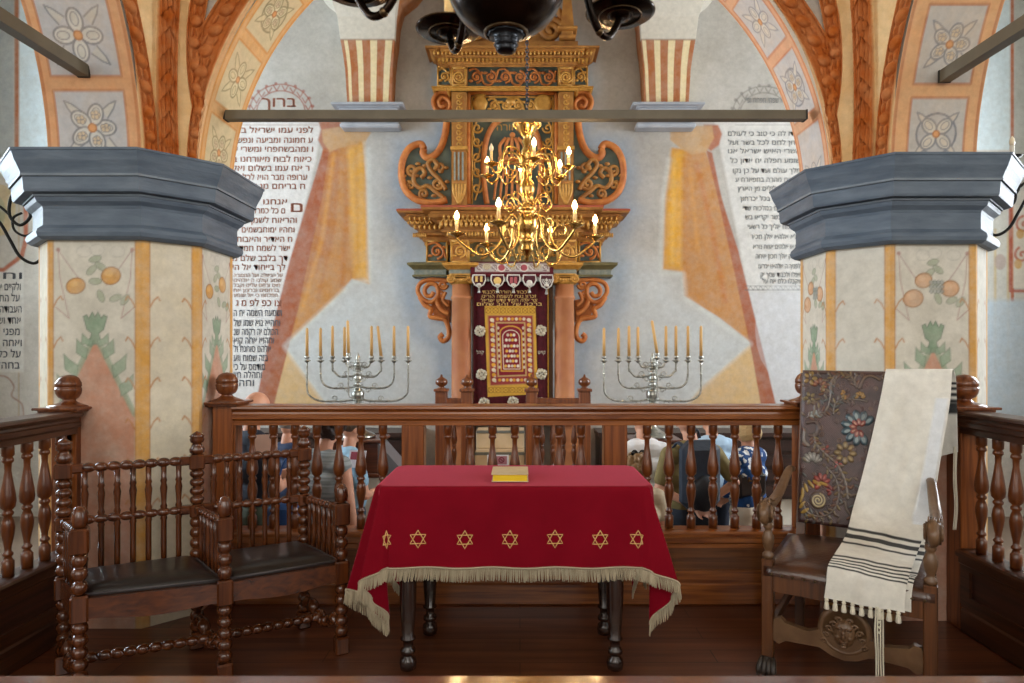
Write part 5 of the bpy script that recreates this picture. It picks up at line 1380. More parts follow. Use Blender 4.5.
# ------------------------------------------------------------------ the ark
M_och = mat('ark_ochre', '8e5a24', .6, col2='b07a35', scale=9, bump=.3, bscale=30)
M_gld = mat('ark_gilt', 'b07c30', .45, col2='cf9c4a', scale=20, metal=.25, bump=.2)
M_org = mat('ark_orange', 'a85c24', .6, col2='c87c38', scale=12, bump=.2)
M_sla = mat('ark_slate_blue', '3a4644', .7, col2='565e50', scale=6, bump=.3)
M_col = mat('ark_terracotta', 'a0603c', .65, col2='b07448', scale=5)
M_grn = mat('ark_grey_frieze', '75807a', .7, col2='98998a', scale=25, bump=.5, bscale=50)
M_olv = mat('ark_olive_cornice', '5c5636', .6, col2='7a7148', scale=10)
M_red = mat('ark_red_edge', 'a34a30', .6)
AC = 512.5
def AX(u, Y): return (u-520)/F*Y
def AZ(v, Y): return EYE-(v-350)/F*Y
ark = empty('torah_ark', (AX(AC, 7.8), 7.9, FZ), 'tall carved and painted ark with terracotta columns against the back wall', 'ark')
def ab(b, u0, u1, v0, v1, Yf, Yb=8.2, bev=0, mi=0):
    b.box((AX(u0, Yf), Yf, AZ(v1, Yf)), (AX(u1, Yf), Yb, AZ(v0, Yf)), mi, bev=bev); return b
def corn(b, u0, u1, Yf, prof, Yb=8.19, mi=0):
    x0, x1 = AX(u0, Yf), AX(u1, Yf); p = [(o, AZ(v, Yf-o)) for o, v in prof]
    b.sweep([(0, p[0][1])]+p+[(0, p[-1][1])], [(x0, Yb, -1, 0), (x0, Yf, -1, -1), (x1, Yf, 1, -1), (x1, Yb, 1, 0)], mi=mi); return b
def tubes(b, pts, Y, r, sq=1):
    b.tube([(AX(u, Y), Y, AZ(v, Y)) for u, v in pts], r, 7, sq=sq)
def sp(u, v, r, a0, turns, n=26, r1=.15): return spiral(u, v, r, r*r1, a0, turns, n)
def smu(l, n=5): return [(p.x, p.y) for p in bez([(a, c, 0) for a, c in l], n)]
MU = lambda l: [(2*AC-u, v) for u, v in l]
# podium below the columns
b = MB(); b.box((AX(440, 7.55), 7.62, FZ), (AX(472, 7.55), 8.2, .62)); b.build('podium', M_col, ark)
b = MB(); b.box((AX(553, 7.55), 7.62, FZ), (AX(587, 7.55), 8.2, .62)); b.build('podium', M_col, ark)
for uc in (461.5, 564.5):
    Y = 7.72; b = MB(); x = AX(uc, Y)
    b.lathe([(.15, .62), (.15, .68), (.135, .70), (.14, .74), (.12, .77), (.119, AZ(360, Y)), (.113, AZ(300, Y)), (.124, AZ(299, Y)), (.124, AZ(296.5, Y)), (.112, AZ(296, Y)), (.110, AZ(284, Y))], (x, Y, 0), 28)
    c_ = b.build('column', M_col, ark)
    b = MB(); b.box((x-.13, Y-.12, AZ(278, Y)), (x+.13, Y+.12, AZ(274.5, Y)), bev=.01); b.lathe([(.11, AZ(285, Y)), (.13, AZ(281, Y)), (.12, AZ(279, Y))], (x, Y, 0), 20)
    for sg in (-1, 1):
        for yy in (-.11, .11): b.tube([(x+sg*.12+q[0], Y+yy, AZ(280, Y)+q[1]) for q in spiral(0, 0, .05, .006, PI/2, 1.9*sg, 26)], .012, 6)
        b.lathe([(.045, -.11), (.038, 0), (.045, .11)], M=Matrix.Translation((x+sg*.12, Y, AZ(280, Y))) @ Matrix.Rotation(PI/2, 4, 'X'), seg=14)
    for k in range(5): b.sphere((x-.06+.03*k, Y-.12, AZ(280.5, Y)), (.013, .012, .02), 8, 6)
    b.build('ionic_capital', M_gld, c_)
# lower entablature
for (u0, u1, Yf) in ((414, 446, 7.95), (579, 611, 7.95), (449, 472.5, 7.62), (553, 576.5, 7.62)):
    b = MB(); ab(b, u0, u1, 268, 276, Yf); b.build('frieze_block', M_grn, ark)
    b = MB(); corn(b, u0, u1, Yf, [(0, 276.5), (.02, 276.5), (.02, 275), (.0, 274.5)]); corn(b, u0, u1, Yf, [(0, 269.5), (.02, 269), (.04, 267), (.07, 265), (.075, 262.5), (0, 262)]); b.build('lower_cornice', M_olv if Yf > 7.9 else M_gld, ark)
b = MB(); ab(b, 472, 553, 262, 275, 7.85); b.build('lintel', M_olv, ark)
# ornament helper: running scrolls in a panel
def scrolls(b, u0, u1, v0, v1, Y, n, r=.012, fl=1):
    h = (v1-v0)/2; vc = (v0+v1)/2; w = (u1-u0)/n
    for i in range(n):
        uc = u0+w*(i+.5); s_ = (1 if i % 2 else -1)*fl
        R_ = min(h*.8, w*.42)
        tubes(b, sp(uc, vc, R_, -PI/2*s_, 1.6*s_), Y, r)
        tubes(b, smu([(uc-w*.5, vc+s_*h*.7), (uc-w*.25, vc+s_*h*.9), (uc, vc+s_*h*.85), (uc+w*.3, vc+s_*h*.3), (uc+w*.5, vc-s_*h*.7)]), Y, r)
        for q in (-1, 1):
            x, z = AX(uc+q*w*.38, Y), AZ(vc+q*s_*h*.45, Y); b.sphere((x, Y, z), (.03, .014, .018), 8, 5)
        b.sphere((AX(uc, Y), Y, AZ(vc, Y)), (.02, .018, .02), 8, 6)
def panel(nm, u0, u1, v0, v1, Y, base, orn, n=1, depth=8.2, r=.012, frame=None):
    b = MB(); ab(b, u0, u1, v0, v1, Y, depth); o = b.build(nm, base, ark)
    b = MB(); scrolls(b, u0+1, u1-1, v0+1, v1-1, Y-.004, n, r); b.build('carved_scrollwork', orn, o)
    if frame:
        b = MB()
        for q in (((u0, v0), (u1, v0)), ((u0, v1), (u1, v1)), ((u0, v0), (u0, v1)), ((u1, v0), (u1, v1))): tubes(b, q, Y-.004, .014)
        b.build('panel_border', frame, o)
    return o
# middle frieze
for (u0, u1) in ((427, 447), (579, 600)): panel('frieze_panel', u0, u1, 241, 262, 7.95, M_sla, M_org, 1, r=.016, frame=M_gld)
for (u0, u1) in ((451.5, 468.5), (557.5, 576)): 
    o = panel('pedestal_block', u0, u1, 241, 262, 7.66, M_och, M_gld, 1, r=.014, frame=M_gld)
panel('frieze_panel', 469, 557, 239, 262, 7.8, M_olv, M_gld, 4, r=.014)
# great cornice
CP = [(0, 242), (.03, 242), (.03, 239), (.05, 238), (.07, 234), (.12, 232), (.12, 229.5), (.09, 229), (.09, 226), (.15, 224), (.17, 220), (.25, 217), (.27, 213.5), (.24, 213), (.24, 211), (.33, 209.5), (.34, 207.5), (.34, 206.5)]
for (u0, u1, Yf) in ((427, 450, 7.98), (575, 600, 7.98)):
    b = MB(); corn(b, u0, u1, Yf, [(o*.93, v+3) for o, v in CP]); b.build('great_cornice', M_och, ark)
    b = MB(); corn(b, u0, u1, Yf, [(.29, 211), (.318, 210.5), (.32, 209), (.29, 208.5)]); b.build('cornice_edge', M_red, ark)
b = MB(); corn(b, 452, 573, 7.74, [(o*.95, v) for o, v in CP]); b.build('great_cornice', M_och, ark)
b = MB(); corn(b, 452, 573, 7.74, [(.30, 207.3), (.326, 207), (.328, 205.3), (.30, 205)]); b.build('cornice_edge', M_red, ark)
b = MB()
for k in range(30): 
    u = 441+k*(588-441)/29; Y = 7.55; x = AX(u, Y); z = AZ(224, Y); b.sphere((x, Y, z), (.02, .02, .038), 8, 6)
for sg, (u0, u1) in ((0, (415, 440)), (1, (588, 610))):
    for k in range(6): u = u0+(u1-u0)*k/5; b.sphere((AX(u, 7.8), 7.8, AZ(227, 7.8)), (.018, .018, .034), 8, 6)
b.build('egg_moulding', M_gld, ark)
b = MB()
for (u0, u1, Yf, dv) in ((444, 581, 7.50, 0), (410, 430, 7.74, 2), (596, 616, 7.74, 2)):   # carved leaves on the cornice slopes
    n_ = int((u1-u0)/4.6)
    for k in range(n_+1):
        u = u0+(u1-u0)*k/n_
        tubes(b, smu([(u-2, 222+dv), (u, 218+dv), (u+2, 222+dv)], 3), Yf+.04, .012); b.sphere((AX(u, Yf), Yf, AZ(216.5+dv, Yf)), (.014, .02, .028), 6, 5)
    n_ = int((u1-u0)/3.2)
    for k in range(n_+1): u = u0+4+(u1-u0-8)*k/n_; b.sphere((AX(u, Yf+.12), Yf+.1, AZ(234+dv*.6, Yf+.1)), (.014, .018, .03), 6, 5)
b.build('carved_leaves', M_gld, ark)
# upper storey
b = MB(); ab(b, 452, 573, 64, 206, 8.0); b.build('upper_back_panel', M_sla, ark)
for (u0, u1) in ((451.5, 466.5), (558.5, 573.5)):
    b = MB(); ab(b, u0, u1, 92, 205, 7.86); o = b.build('pilaster', M_och, ark)
    b = MB(); ab(b, u0-1, u1+1, 146, 149.5, 7.83); 
    for v in range(96, 145, 6): tubes(b, sp((u0+u1)/2, v, 3, 0, 1.2, 14), 7.855, .01)
    b.build('pilaster_carving', M_gld, o)
    b = MB()
    for k in range(3): ab(b, u0+2.3+k*4, u0+4+k*4, 152, 180, 7.845, 7.87)
    b.build('fluting', M_grn, o)
    b = MB()
    for k in range(5): tubes(b, smu([((u0+u1)/2, 204), ((u0+u1)/2+(k-2)*2.4, 194), ((u0+u1)/2+(k-2)*3.0, 184)]), 7.85, [.02]*10+[.008] if False else .016)
    b.build('acanthus', M_gld, o)
    b = MB(); ab(b, u0-.5, u1+.5, 66, 87, 7.84); o = b.build('upper_frieze_block', M_och, ark)
    b = MB(); tubes(b, sp((u0+u1)/2, 77, 6.5, 0, 2.2, 30), 7.835, .012); 
    for q in ((u0+1, 68, u1-1, 68), (u0+1, 85, u1-1, 85), (u0+1, 68, u0+1, 85), (u1-1, 68, u1-1, 85)): tubes(b, [(q[0], q[1]), (q[2], q[3])], 7.835, .012)
    b.build('carved_rosette', M_gld, o)
for (u0, u1) in ((438, 451), (574, 587)): panel('upper_side_frieze', u0, u1, 67, 86, 7.97, M_sla, M_gld, 1, frame=M_gld)
panel('scroll_frieze', 468, 557, 67, 87, 7.93, M_sla, M_org, 6, r=.014)
b = MB(); corn(b, 436, 589, 7.93, [(0, 91), (.02, 91), (.035, 89.5), (.035, 88), (.05, 87), (.05, 86)]); corn(b, 450, 575, 7.83, [(0, 91), (.02, 91), (.035, 89.5), (.035, 88), (.05, 87), (.05, 86)]); b.build('string_course', M_gld, ark)
UP = [(0, 67), (.02, 67), (.02, 65), (.04, 64.5), (.04, 58), (.07, 57.5), (.07, 55), (.055, 54.5), (.10, 52), (.13, 49.5), (.13, 48), (.17, 47.5), (.17, 45.5), (0, 45.3)]
b = MB(); corn(b, 441, 584, 7.95, UP); corn(b, 452, 573, 7.84, UP); corn(b, 468, 557, 7.9, UP); b.build('crown_cornice', M_och, ark)
b = MB()
for k in range(38): u = 438+k*4; b.box((AX(u, 7.78), 7.78, AZ(61.5, 7.78)), (AX(u+2, 7.78), 7.84, AZ(58, 7.78)))
b.build('dentils', M_gld, ark)
b = MB()
for k in range(40): u = 434+k*4.03; b.sphere((AX(u, 7.74), 7.75, AZ(52.5, 7.74)), (.014, .02, .026), 6, 5)
b.build('leaf_moulding', M_gld, ark)
# centre relief: arched frame, crown, inscription, urn, disc, side strips
b = MB(); Y = 7.985
arch_ = [(487, 204), (484, 180), (484, 155), (488, 135), (497, 122), (512, 116), (527, 122), (537, 135), (541, 155), (541, 180), (538, 204)]
tubes(b, smu(arch_), Y, .035)
for q in (((468.5, 94), (468.5, 204)), ((556.5, 94), (556.5, 204)), ((468, 93), (557, 93))): tubes(b, q, Y, .028)
b.build('arched_frame', M_org, ark)
b = MB(); tubes(b, [(472, 97), (553, 97)], Y, .012); tubes(b, [(472, 97), (472, 204)], Y, .012); tubes(b, [(553, 97), (553, 204)], Y, .012)
scrolls(b, 488, 536, 98, 113, Y, 4, .016)
for sg in (0, 1):
    f_ = (lambda l: l) if sg == 0 else MU
    for v in (128, 142, 157, 172, 188): tubes(b, f_(sp(477, v, 5.5, 0, 1.3, 18)), Y, .014)
    tubes(b, f_(smu([(477, 120), (473, 135), (480, 150), (474, 165), (480, 180), (475, 200)])), Y, .012)
b.lathe([(.02, 0), (.07, .02), (.1, .09), (.07, .16), (.05, .17), (.08, .2), (.0, .21)], (AX(480, Y), Y, AZ(111, Y)), 12, sy=.35)
b.build('carved_scrollwork', M_gld, ark)
b = MB(); b.lathe([(.0, -.02), (.1, -.02), (.115, .0), (.1, .02), (.06, .012), (0, .012)], M=Matrix.Translation((AX(543, Y), Y, AZ(103.5, Y))) @ Matrix.Rotation(PI/2, 4, 'X'), seg=28, caps=False)
b.build('carved_disc', M_gld, ark); b = MB()
b.lathe([(.0, -.02), (.05, -.02), (.06, .0), (.05, .02), (.0, .03)], M=Matrix.Translation((AX(511, Y), Y, AZ(101.5, Y))) @ Matrix.Rotation(PI/2, 4, 'X'), seg=10, caps=False); b.build('carved_boss', M_gld, ark)
b = MB()   # relief crown on tablets
for k in range(5): tubes(b, smu([(501+k*5.5-0, 158), (499+k*6.5-(k-2)*.5, 146), (512+(k-2)*3, 138)]), Y, .022)
tubes(b, [(498, 159), (527, 159)], Y, .028); tubes(b, [(499, 163), (526, 163)], Y, .018); b.sphere((AX(512.5, Y), Y, AZ(135, Y)), (.035, .03, .035), 10, 8)
for k in range(7): tubes(b, smu([(494+k*6, 200), (496+k*5.4, 185), (500+k*4.2, 170)]), Y, .016)
b.build('carved_crown', M_org, ark)
vs, fs, w_ = text2d('תורה', 1); k_ = 20/F*Y/w_
MB().add([(AX(507, Y)+a[0]*k_, Y-.02, AZ(131, Y)+a[1]*k_) for a in vs], fs, 0, False).build('gilt_inscription', M_gld, ark)
# side volutes
VP = [(419, 146), (408, 151), (402, 163), (401, 178), (406, 191), (416, 200), (432, 205), (451, 205), (451, 112), (447, 112), (447, 130), (444, 145), (437, 156), (428, 160), (421, 157), (418, 151), (422, 147)]
for sg in (0, 1):
    f_ = (lambda l: l) if sg == 0 else MU
    b = MB(); b.prism(f_([(419, 146), (408, 151), (402, 163), (401, 178), (406, 191), (416, 200), (432, 205), (451, 205), (451, 112), (447, 112), (447, 130), (444, 145), (437, 156), (428, 160), (421, 157), (418, 152), (422, 149)]), lambda x, y, d: (AX(x, 8.0), d, AZ(y, 8.0)), 8.0, 8.2); o = b.build('volute_wing', M_sla, ark)
    b = MB(); Y = 8.0
    tubes(b, f_(smu([(424, 149), (420, 144), (409, 149), (402.5, 162), (402, 179), (407, 192), (418, 200.5), (434, 203), (447, 200)])), Y, .055, .8)
    tubes(b, f_(smu([(424, 149), (423, 154), (428, 158), (436, 154), (442, 145), (446, 130), (447, 114)])), Y, .045, .8)
    tubes(b, f_(smu([(450, 94), (446, 92), (438, 93), (433, 101), (436, 110), (444, 113), (450, 108), (449, 101), (443, 98), (439, 102), (441, 107), (445, 106)])), Y, .032, .8)
    b.build('volute_rim', M_org, o)
    b = MB(); b.prism(f_([(450, 93), (438, 94), (433.5, 102), (437, 110), (447, 113), (451, 112)]), lambda x, y, d: (AX(x, 8.03), d, AZ(y, 8.03)), 8.03, 8.2); b.build('small_volute', M_org, o)
    b = MB()
    tubes(b, f_(smu([(444, 198), (436, 192), (428, 186), (420, 188), (414, 182), (415, 172), (421, 168), (425, 173), (421, 178)])), Y-.01, .028)
    tubes(b, f_(smu([(446, 190), (440, 180), (432, 172), (428, 164), (433, 160), (438, 166), (434, 170)])), Y-.01, .028)
    tubes(b, f_(sp(438, 184, 6, 0, 1.4)), Y-.01, .024); tubes(b, f_(sp(412, 170, 6, 1, 1.3)), Y-.01, .022); tubes(b, f_(sp(424, 194, 5, 2, 1.3)), Y-.01, .022); tubes(b, f_(sp(440, 168, 5, 3, 1.3)), Y-.01, .02); tubes(b, f_(sp(411, 186, 4.5, 2, 1.3)), Y-.01, .02)
    for (u, v) in ((441, 172), (417, 176), (430, 178), (409, 182), (446, 168), (425, 166), (434, 196), (418, 164), (404, 176), (447, 182)): q = f_([(u, v)])[0]; b.sphere((AX(q[0], Y), Y-.01, AZ(q[1], Y)), (.035, .02, .022), 8, 6)
    b.build('carved_foliage', M_och, o)
    # scroll bracket beneath the entablature
    b = MB(); Y = 7.98
    tubes(b, f_(smu([(434, 292), (431, 296), (426, 295), (425, 289), (430, 284), (437, 286), (438, 295), (432, 302), (424, 300), (418, 292), (420, 284), (428, 280), (440, 280), (448, 281)])), Y, .032, .9)
    tubes(b, f_(smu([(420, 297), (425, 305), (431, 309), (430, 316), (437, 318), (445, 320), (449, 330), (448, 338), (443, 341), (440, 337), (443, 334)])), Y, .036, .9)
    tubes(b, f_(smu([(438, 296), (437, 302), (442, 310), (449, 314)])), Y, .03, .9); tubes(b, f_(smu([(446, 292), (443, 300), (449, 306)])), Y, .022)
    tubes(b, f_(sp(443, 285, 4.5, 0, 1.5)), Y, .02); tubes(b, f_(sp(441, 294, 3.5, 1, 1.5)), Y, .018)
    b.prism(f_([(430, 300), (434, 316), (449, 322), (450, 300), (440, 298)]), lambda x, y, d: (AX(x, 8.02), d, AZ(y, 8.02)), 8.03, 8.19)
    b.build('scroll_bracket', M_org, ark)
# pediment
b = MB(); ab(b, 447, 578, 41, 46, 7.85); ab(b, 470, 555, 22, 42, 7.98); b.build('pediment_base', M_och, ark)
b = MB(); ab(b, 476, 549, -40, 22, 8.03); b.build('pediment_panel', M_sla, ark)
for sg in (0, 1):
    f_ = (lambda l: l) if sg == 0 else MU
    b = MB(); tubes(b, f_(sp(474, 30, 12, PI, 1.8, 34)), 7.93, .04, .8); tubes(b, f_(smu([(462, 28), (466, 12), (480, 2), (492, -12), (494, -30), (486, -40)])), 7.95, .045, .8); b.build('pediment_volute', M_och, ark)
    b = MB(); x = AX(f_([(458, 0)])[0][0], 7.9)
    for (w_, z0_, z1_) in ((.10, 42, 38), (.07, 38, 33), (.12, 33, 30)): b.box((x-w_, 7.9-w_, AZ(z0_, 7.9)), (x+w_, 7.9+w_, AZ(z1_, 7.9)), bev=.01)
    zz0, zz1 = AZ(30, 7.9), AZ(-22, 7.9); b.add([(x-.08, 7.82, zz0), (x+.08, 7.82, zz0), (x+.08, 7.98, zz0), (x-.08, 7.98, zz0), (x-.025, 7.875, zz1), (x+.025, 7.875, zz1), (x+.025, 7.925, zz1), (x-.025, 7.925, zz1)], [(0, 3, 2, 1), (4, 5, 6, 7), (0, 1, 5, 4), (1, 2, 6, 5), (2, 3, 7, 6), (3, 0, 4, 7)], 0, False); b.sphere((x, 7.9, zz1+.04), .05, 10, 8)
    b.build('obelisk_finial', M_och, ark)
b = MB()
for k in range(5): tubes(b, smu([(512.5, 20), (512.5+(k-2)*8, 10), (512.5+(k-2)*14, -8)]), 7.97, .03)
b.build('palmette', M_gld, ark)
# niche behind the curtain
b = MB(); b.box((AX(472, 7.9), 7.9, .62), (AX(553, 7.9), 8.19, AZ(262, 7.9))); b.build('niche_back', mat('niche_wood', '4a2c14', .6, col2='6a4220', scale=6, stretch=(6, 6, 1)), ark)

# ------------------------------------------------------------------ ark curtain
M_cur = paint_mat('burgundy_velvet', '3c0a12', '4d0f1a', rough=.85, wear=.05, scale=20, bump=.1)
YC = 7.66
cu = empty('ark_curtain', (AX(512, YC), YC, AZ(262, YC)), 'burgundy velvet curtain with a gold embroidered centre panel between the columns', 'curtain')
cv = Canvas(473.5, 549, 272, 424, 302, 500)
G1, G2, CR, RD = 'c99b3c', 'a8782a', 'ddd2b8', '7c1c2a'
cv.line([(548, 272), (548.4, 424)], 1.2, G1, .9)
def PQ(x, y): return (x+(y-305)*(.025 if x > 510 else .035)*1, y)
def quad(l, c, a=1, h=0): cv.poly([PQ(*q) for q in l], c, a, .5, h=h)
quad([(484.5, 306), (535.5, 306), (535.5, 394), (484.5, 397)], G1, 1)
quad([(487, 315), (533, 315), (533, 384), (487, 386)], 'a87a4c', .9); quad([(488, 316), (532, 316), (532, 383), (488, 385)], '8c2a34', .9)
quad([(495, 322), (525, 322), (525, 376), (495, 377)], 'b99a66', .9); quad([(496.5, 323.5), (523.5, 323.5), (523.5, 374.5), (496.5, 375.5)], RD, 1)
for k in range(7):
    for v in (310.5, 390): x, y = PQ(488+k*7.4, v); cv.ell(x, y, 2.8, 2.8, None, line=.7, lc='7d5a22', a=.8); cv.line([(x-3.5, y+3), (x+3.5, y-3)], .6, '7d5a22', .7); cv.line([(x-3.5, y-3), (x+3.5, y+3)], .6, '7d5a22', .7)
for k in range(13):
    for x in (491.5, 528.5):
        y = 320+k*5; p = PQ(x, y); cv.ell(p[0], p[1], 2.2, 1.9, 'd9a23c' if k % 2 else 'd8ccb0', .95, .5); cv.ell(p[0]+1.2, p[1]+1.6, 1.1, .9, 'b9b0a0', .9)
for k in range(8):
    for y in (319, 380): p = PQ(497+k*3.8, y); cv.ell(p[0], p[1], 1.6, 1.6, 'd9cdb0' if k % 2 else 'd39a34', .9)
def archl(x0, x1, y0, y1, w, c):
    pts = [(x0, y1), (x0, y0+6)]+[((x0+x1)/2-(x1-x0)/2*math.cos(t), y0+6-7*math.sin(t)) for t in np.linspace(0, PI, 10)]+[(x1, y0+6), (x1, y1), (x0, y1)]
    cv.line([PQ(*q) for q in pts], w, c, .95)
archl(499, 521, 327, 371, 1.4, 'c9953c'); archl(501.5, 518.5, 331, 369, .8, 'd8ccb4')
for (y, n) in ((335, 3), (340, 4), (346, 5), (351, 4), (356, 5), (361, 4), (366, 5)):
    for k in range(n):
        p = PQ(510+(k-(n-1)/2)*3.2, y); cv.ell(p[0], p[1], 1.4, 1.5, ('e0b04c', 'dcd4c2', 'c7bca8')[(k+int(y)) % 3], .95)
for k in range(8):
    for x in (498-.6, 522.6): p = PQ(x, 328+k*5.6); cv.ell(p[0], p[1], 1.2, 1.6, 'cfc3ab', .8)
cv.mesh('velvet_curtain', lambda X, Y, H: ((X-520)/F*YC, YC+.02*np.sin((X-473)*.52)*np.clip((np.abs(X-510)-25)/10, 0, 1)*1.0-.003*((X > 485) & (X < 537) & (Y > 306) & (Y < 395)), EYE-(Y-350)/F*YC), M_cur, cu)
M_sil = mat('silver_embroidery', 'a9a08c', .5, col2='cfc6b0', scale=60)
def txt(s_, u0, u1, v, Y, m, nm, par, h=None):
    vs, fs, w_ = text2d(s_, 1, 1.05); kx = (u1-u0)/F*Y/w_; kz = (h/F*Y/.62) if h else kx
    return MB().add([(AX((u0+u1)/2, Y)+a[0]*kx, Y, AZ(v, Y)+a[1]*kz) for a in vs], fs, 0, False).build(nm, m, par)
M_gth = mat('gold_thread', 'd8b468', .5)
for s_, u0, u1, v in (('לכבוד התורה ולכבוד', 482, 530, 293.5), ('זכרון נצח לנשמת הורינו', 482, 536, 297.8), ('ונר אלה תמיד קדש ישראל', 481, 537, 301.8), ('ברכה של זהב שלום', 477, 542, 305.6)): txt(s_, u0, u1, v, YC-.028, M_gth, 'embroidered_text', cu, 3.0)
txt('קהל', 476.5, 483.5, 354, YC-.028, M_sil, 'embroidered_text', cu, 3.2); txt('קדש', 538, 545.5, 354, YC-.028, M_sil, 'embroidered_text', cu, 3.2)
def rosette(u, v, r, nm='silver_rosette'):
    b = MB(); Y = YC-.03; x, z = AX(u, Y), AZ(v, Y)
    for k in range(8): a = k*PI/4; b.sphere((x+r*.62*math.cos(a), Y, z+r*.62*math.sin(a)), (r*.3, .012, r*.3), 8, 6)
    for k in range(4): a = k*PI/2+.4; b.tube([(x+r*.2*math.cos(a), Y-.008, z+r*.2*math.sin(a)), (x+r*.6*math.cos(a+.4), Y-.012, z+r*.6*math.sin(a+.4)), (x+r*.95*math.cos(a), Y-.006, z+r*.95*math.sin(a))], .008, 5)
    b.sphere((x, Y, z), (r*.25, .02, r*.25), 8, 6); b.build(nm, M_sil, cu)
for (u, v) in ((480, 331), (541, 330.5), (481.5, 374.5), (541.5, 374), (484, 403), (513, 402), (541.5, 403)): rosette(u, v, .072)
# valance
YV = 7.58
va = empty('curtain_valance', (AX(512, YV), YV, AZ(262, YV)), 'white embroidered valance with hanging badges and bells above the curtain', 'valance')
cv = Canvas(470.5, 553.5, 261.5, 277, 330, 62)
cv.poly([(471, 262), (553, 262), (553, 273), (471, 273)], '5a1822', 1); cv.poly([(475, 263), (549.5, 263), (549.5, 272), (475, 272)], 'b8b2ac', .95, .4)
cv.line([(476, 263.6), (549, 263.6)], .5, '8c6a6c', .9); cv.line([(476, 271.5), (549, 271.5)], .5, '8c6a6c', .9)
for x in (501.5, 524): cv.ell(x, 267.6, 4.6, 4.2, 'dcd6cc', 1); cv.ell(x, 267.6, 3.5, 3.2, 'a8525a', 1); 
for x in (487, 513, 537): cv.ell(x, 266.5, 4.2, 3, 'cfc3a2', 1); cv.line(spiral(x, 267.5, .5, 3.6, 0, 2, 20), .7, '8d7a70', .8)
for x in (479.5, 494, 507.5, 518.5, 531, 545):
    cv.line(spiral(x, 267.5, .4, 3.4, x, 1.6, 16), .8, '6e3a44', .85); cv.line([(x-3, 264.5), (x+3, 270.5)], .6, 'e8e2d8', .9)
cv.line([(471, 275), (553, 275)], 3, '5a1822', 1)
cv.mesh('embroidered_band', lambda X, Y, H: ((X-520)/F*YV, YV+0*X, EYE-(Y-350)/F*YV), M_cur, va)
badges = [(479, 'candles'), (497.5, 'crown'), (513.5, 'tablets'), (529.5, 'hat'), (546.5, 'menorah')]
M_bdg = mat('badge_velvet', '4a1420', .8); M_wh = mat('white_embroidery', 'cfc9bf', .6)
for i, (u, kd) in enumerate(badges):
    Y = YV-.01; top, bot = 275, 287.5+(i == 4)*1.5; hw = 6
    pl = [(u-hw, top), (u+hw, top), (u+hw+.6, 280), (u+hw-1.5, bot-3), (u, bot), (u-hw+1.5, bot-3), (u-hw-.6, 280)]
    b = MB(); b.prism(pl, lambda x, y, d: (AX(x, Y), d, AZ(y, Y)), Y-.01, Y+.01); bd = b.build('hanging_badge', M_bdg, va)
    b = MB(); tubes(b, pl+[pl[0]], Y-.012, .008); b.build('badge_border', M_wh, bd)
    b = MB(); x, z = AX(u, Y), AZ(281, Y); q = Y-.018
    if kd == 'candles':
        for s_ in (-1, 1): b.box((x+s_*.028-.014, q, z-.01), (x+s_*.028+.014, q+.01, z+.055))
        m2 = M_gth
    elif kd == 'crown': b.sphere((x, q, z), (.045, .012, .045), 12, 8); m2 = M_gth
    elif kd == 'tablets':
        for s_ in (-1, 1): b.box((x+s_*.024-.018, q, z-.03), (x+s_*.024+.018, q+.01, z+.03)); b.sphere((x+s_*.024, q+.005, z+.03), (.018, .006, .016), 10, 6)
        m2 = mat('rose_embroidery', 'a8525a', .6)
    elif kd == 'hat': b.sphere((x, q, z-.02), (.035, .012, .03), 12, 8); b.box((x-.05, q, z-.045), (x+.05, q+.01, z-.03)); m2 = M_wh
    else:
        for k in range(1, 4):
            for s_ in (0,): b.tube([(x+.018*k*math.cos(t), q, z+.03+.018*k*math.sin(t)*1.2-.01) for t in np.linspace(PI, 2*PI, 12)], .005, 5)
        b.tube([(x, q, z+.03), (x, q, z-.06)], .006, 5); b.tube([(x-.03, q, z-.06), (x+.03, q, z-.06)], .006, 5); m2 = M_wh
    b.build('badge_emblem', m2, bd)
    b = MB(); b.sphere((x, q, z-.045), (.03, .012, .018), 10, 6); b.build('badge_scroll', M_wh, bd)
    b = MB(); b.lathe([(.003, -.0), (.01, -.01), (.013, -.04), (.02, -.06), (.018, -.062)], (x, Y, AZ(bot, Y)), 10); b.build('bell', M_silver, bd)
for u in (488, 505, 521.5, 538):
    b = MB(); b.lathe([(.003, .0), (.01, -.01), (.013, -.035), (.02, -.052)], (AX(u, YV), YV-.01, AZ(277, YV)), 10); b.build('bell', M_silver, va)

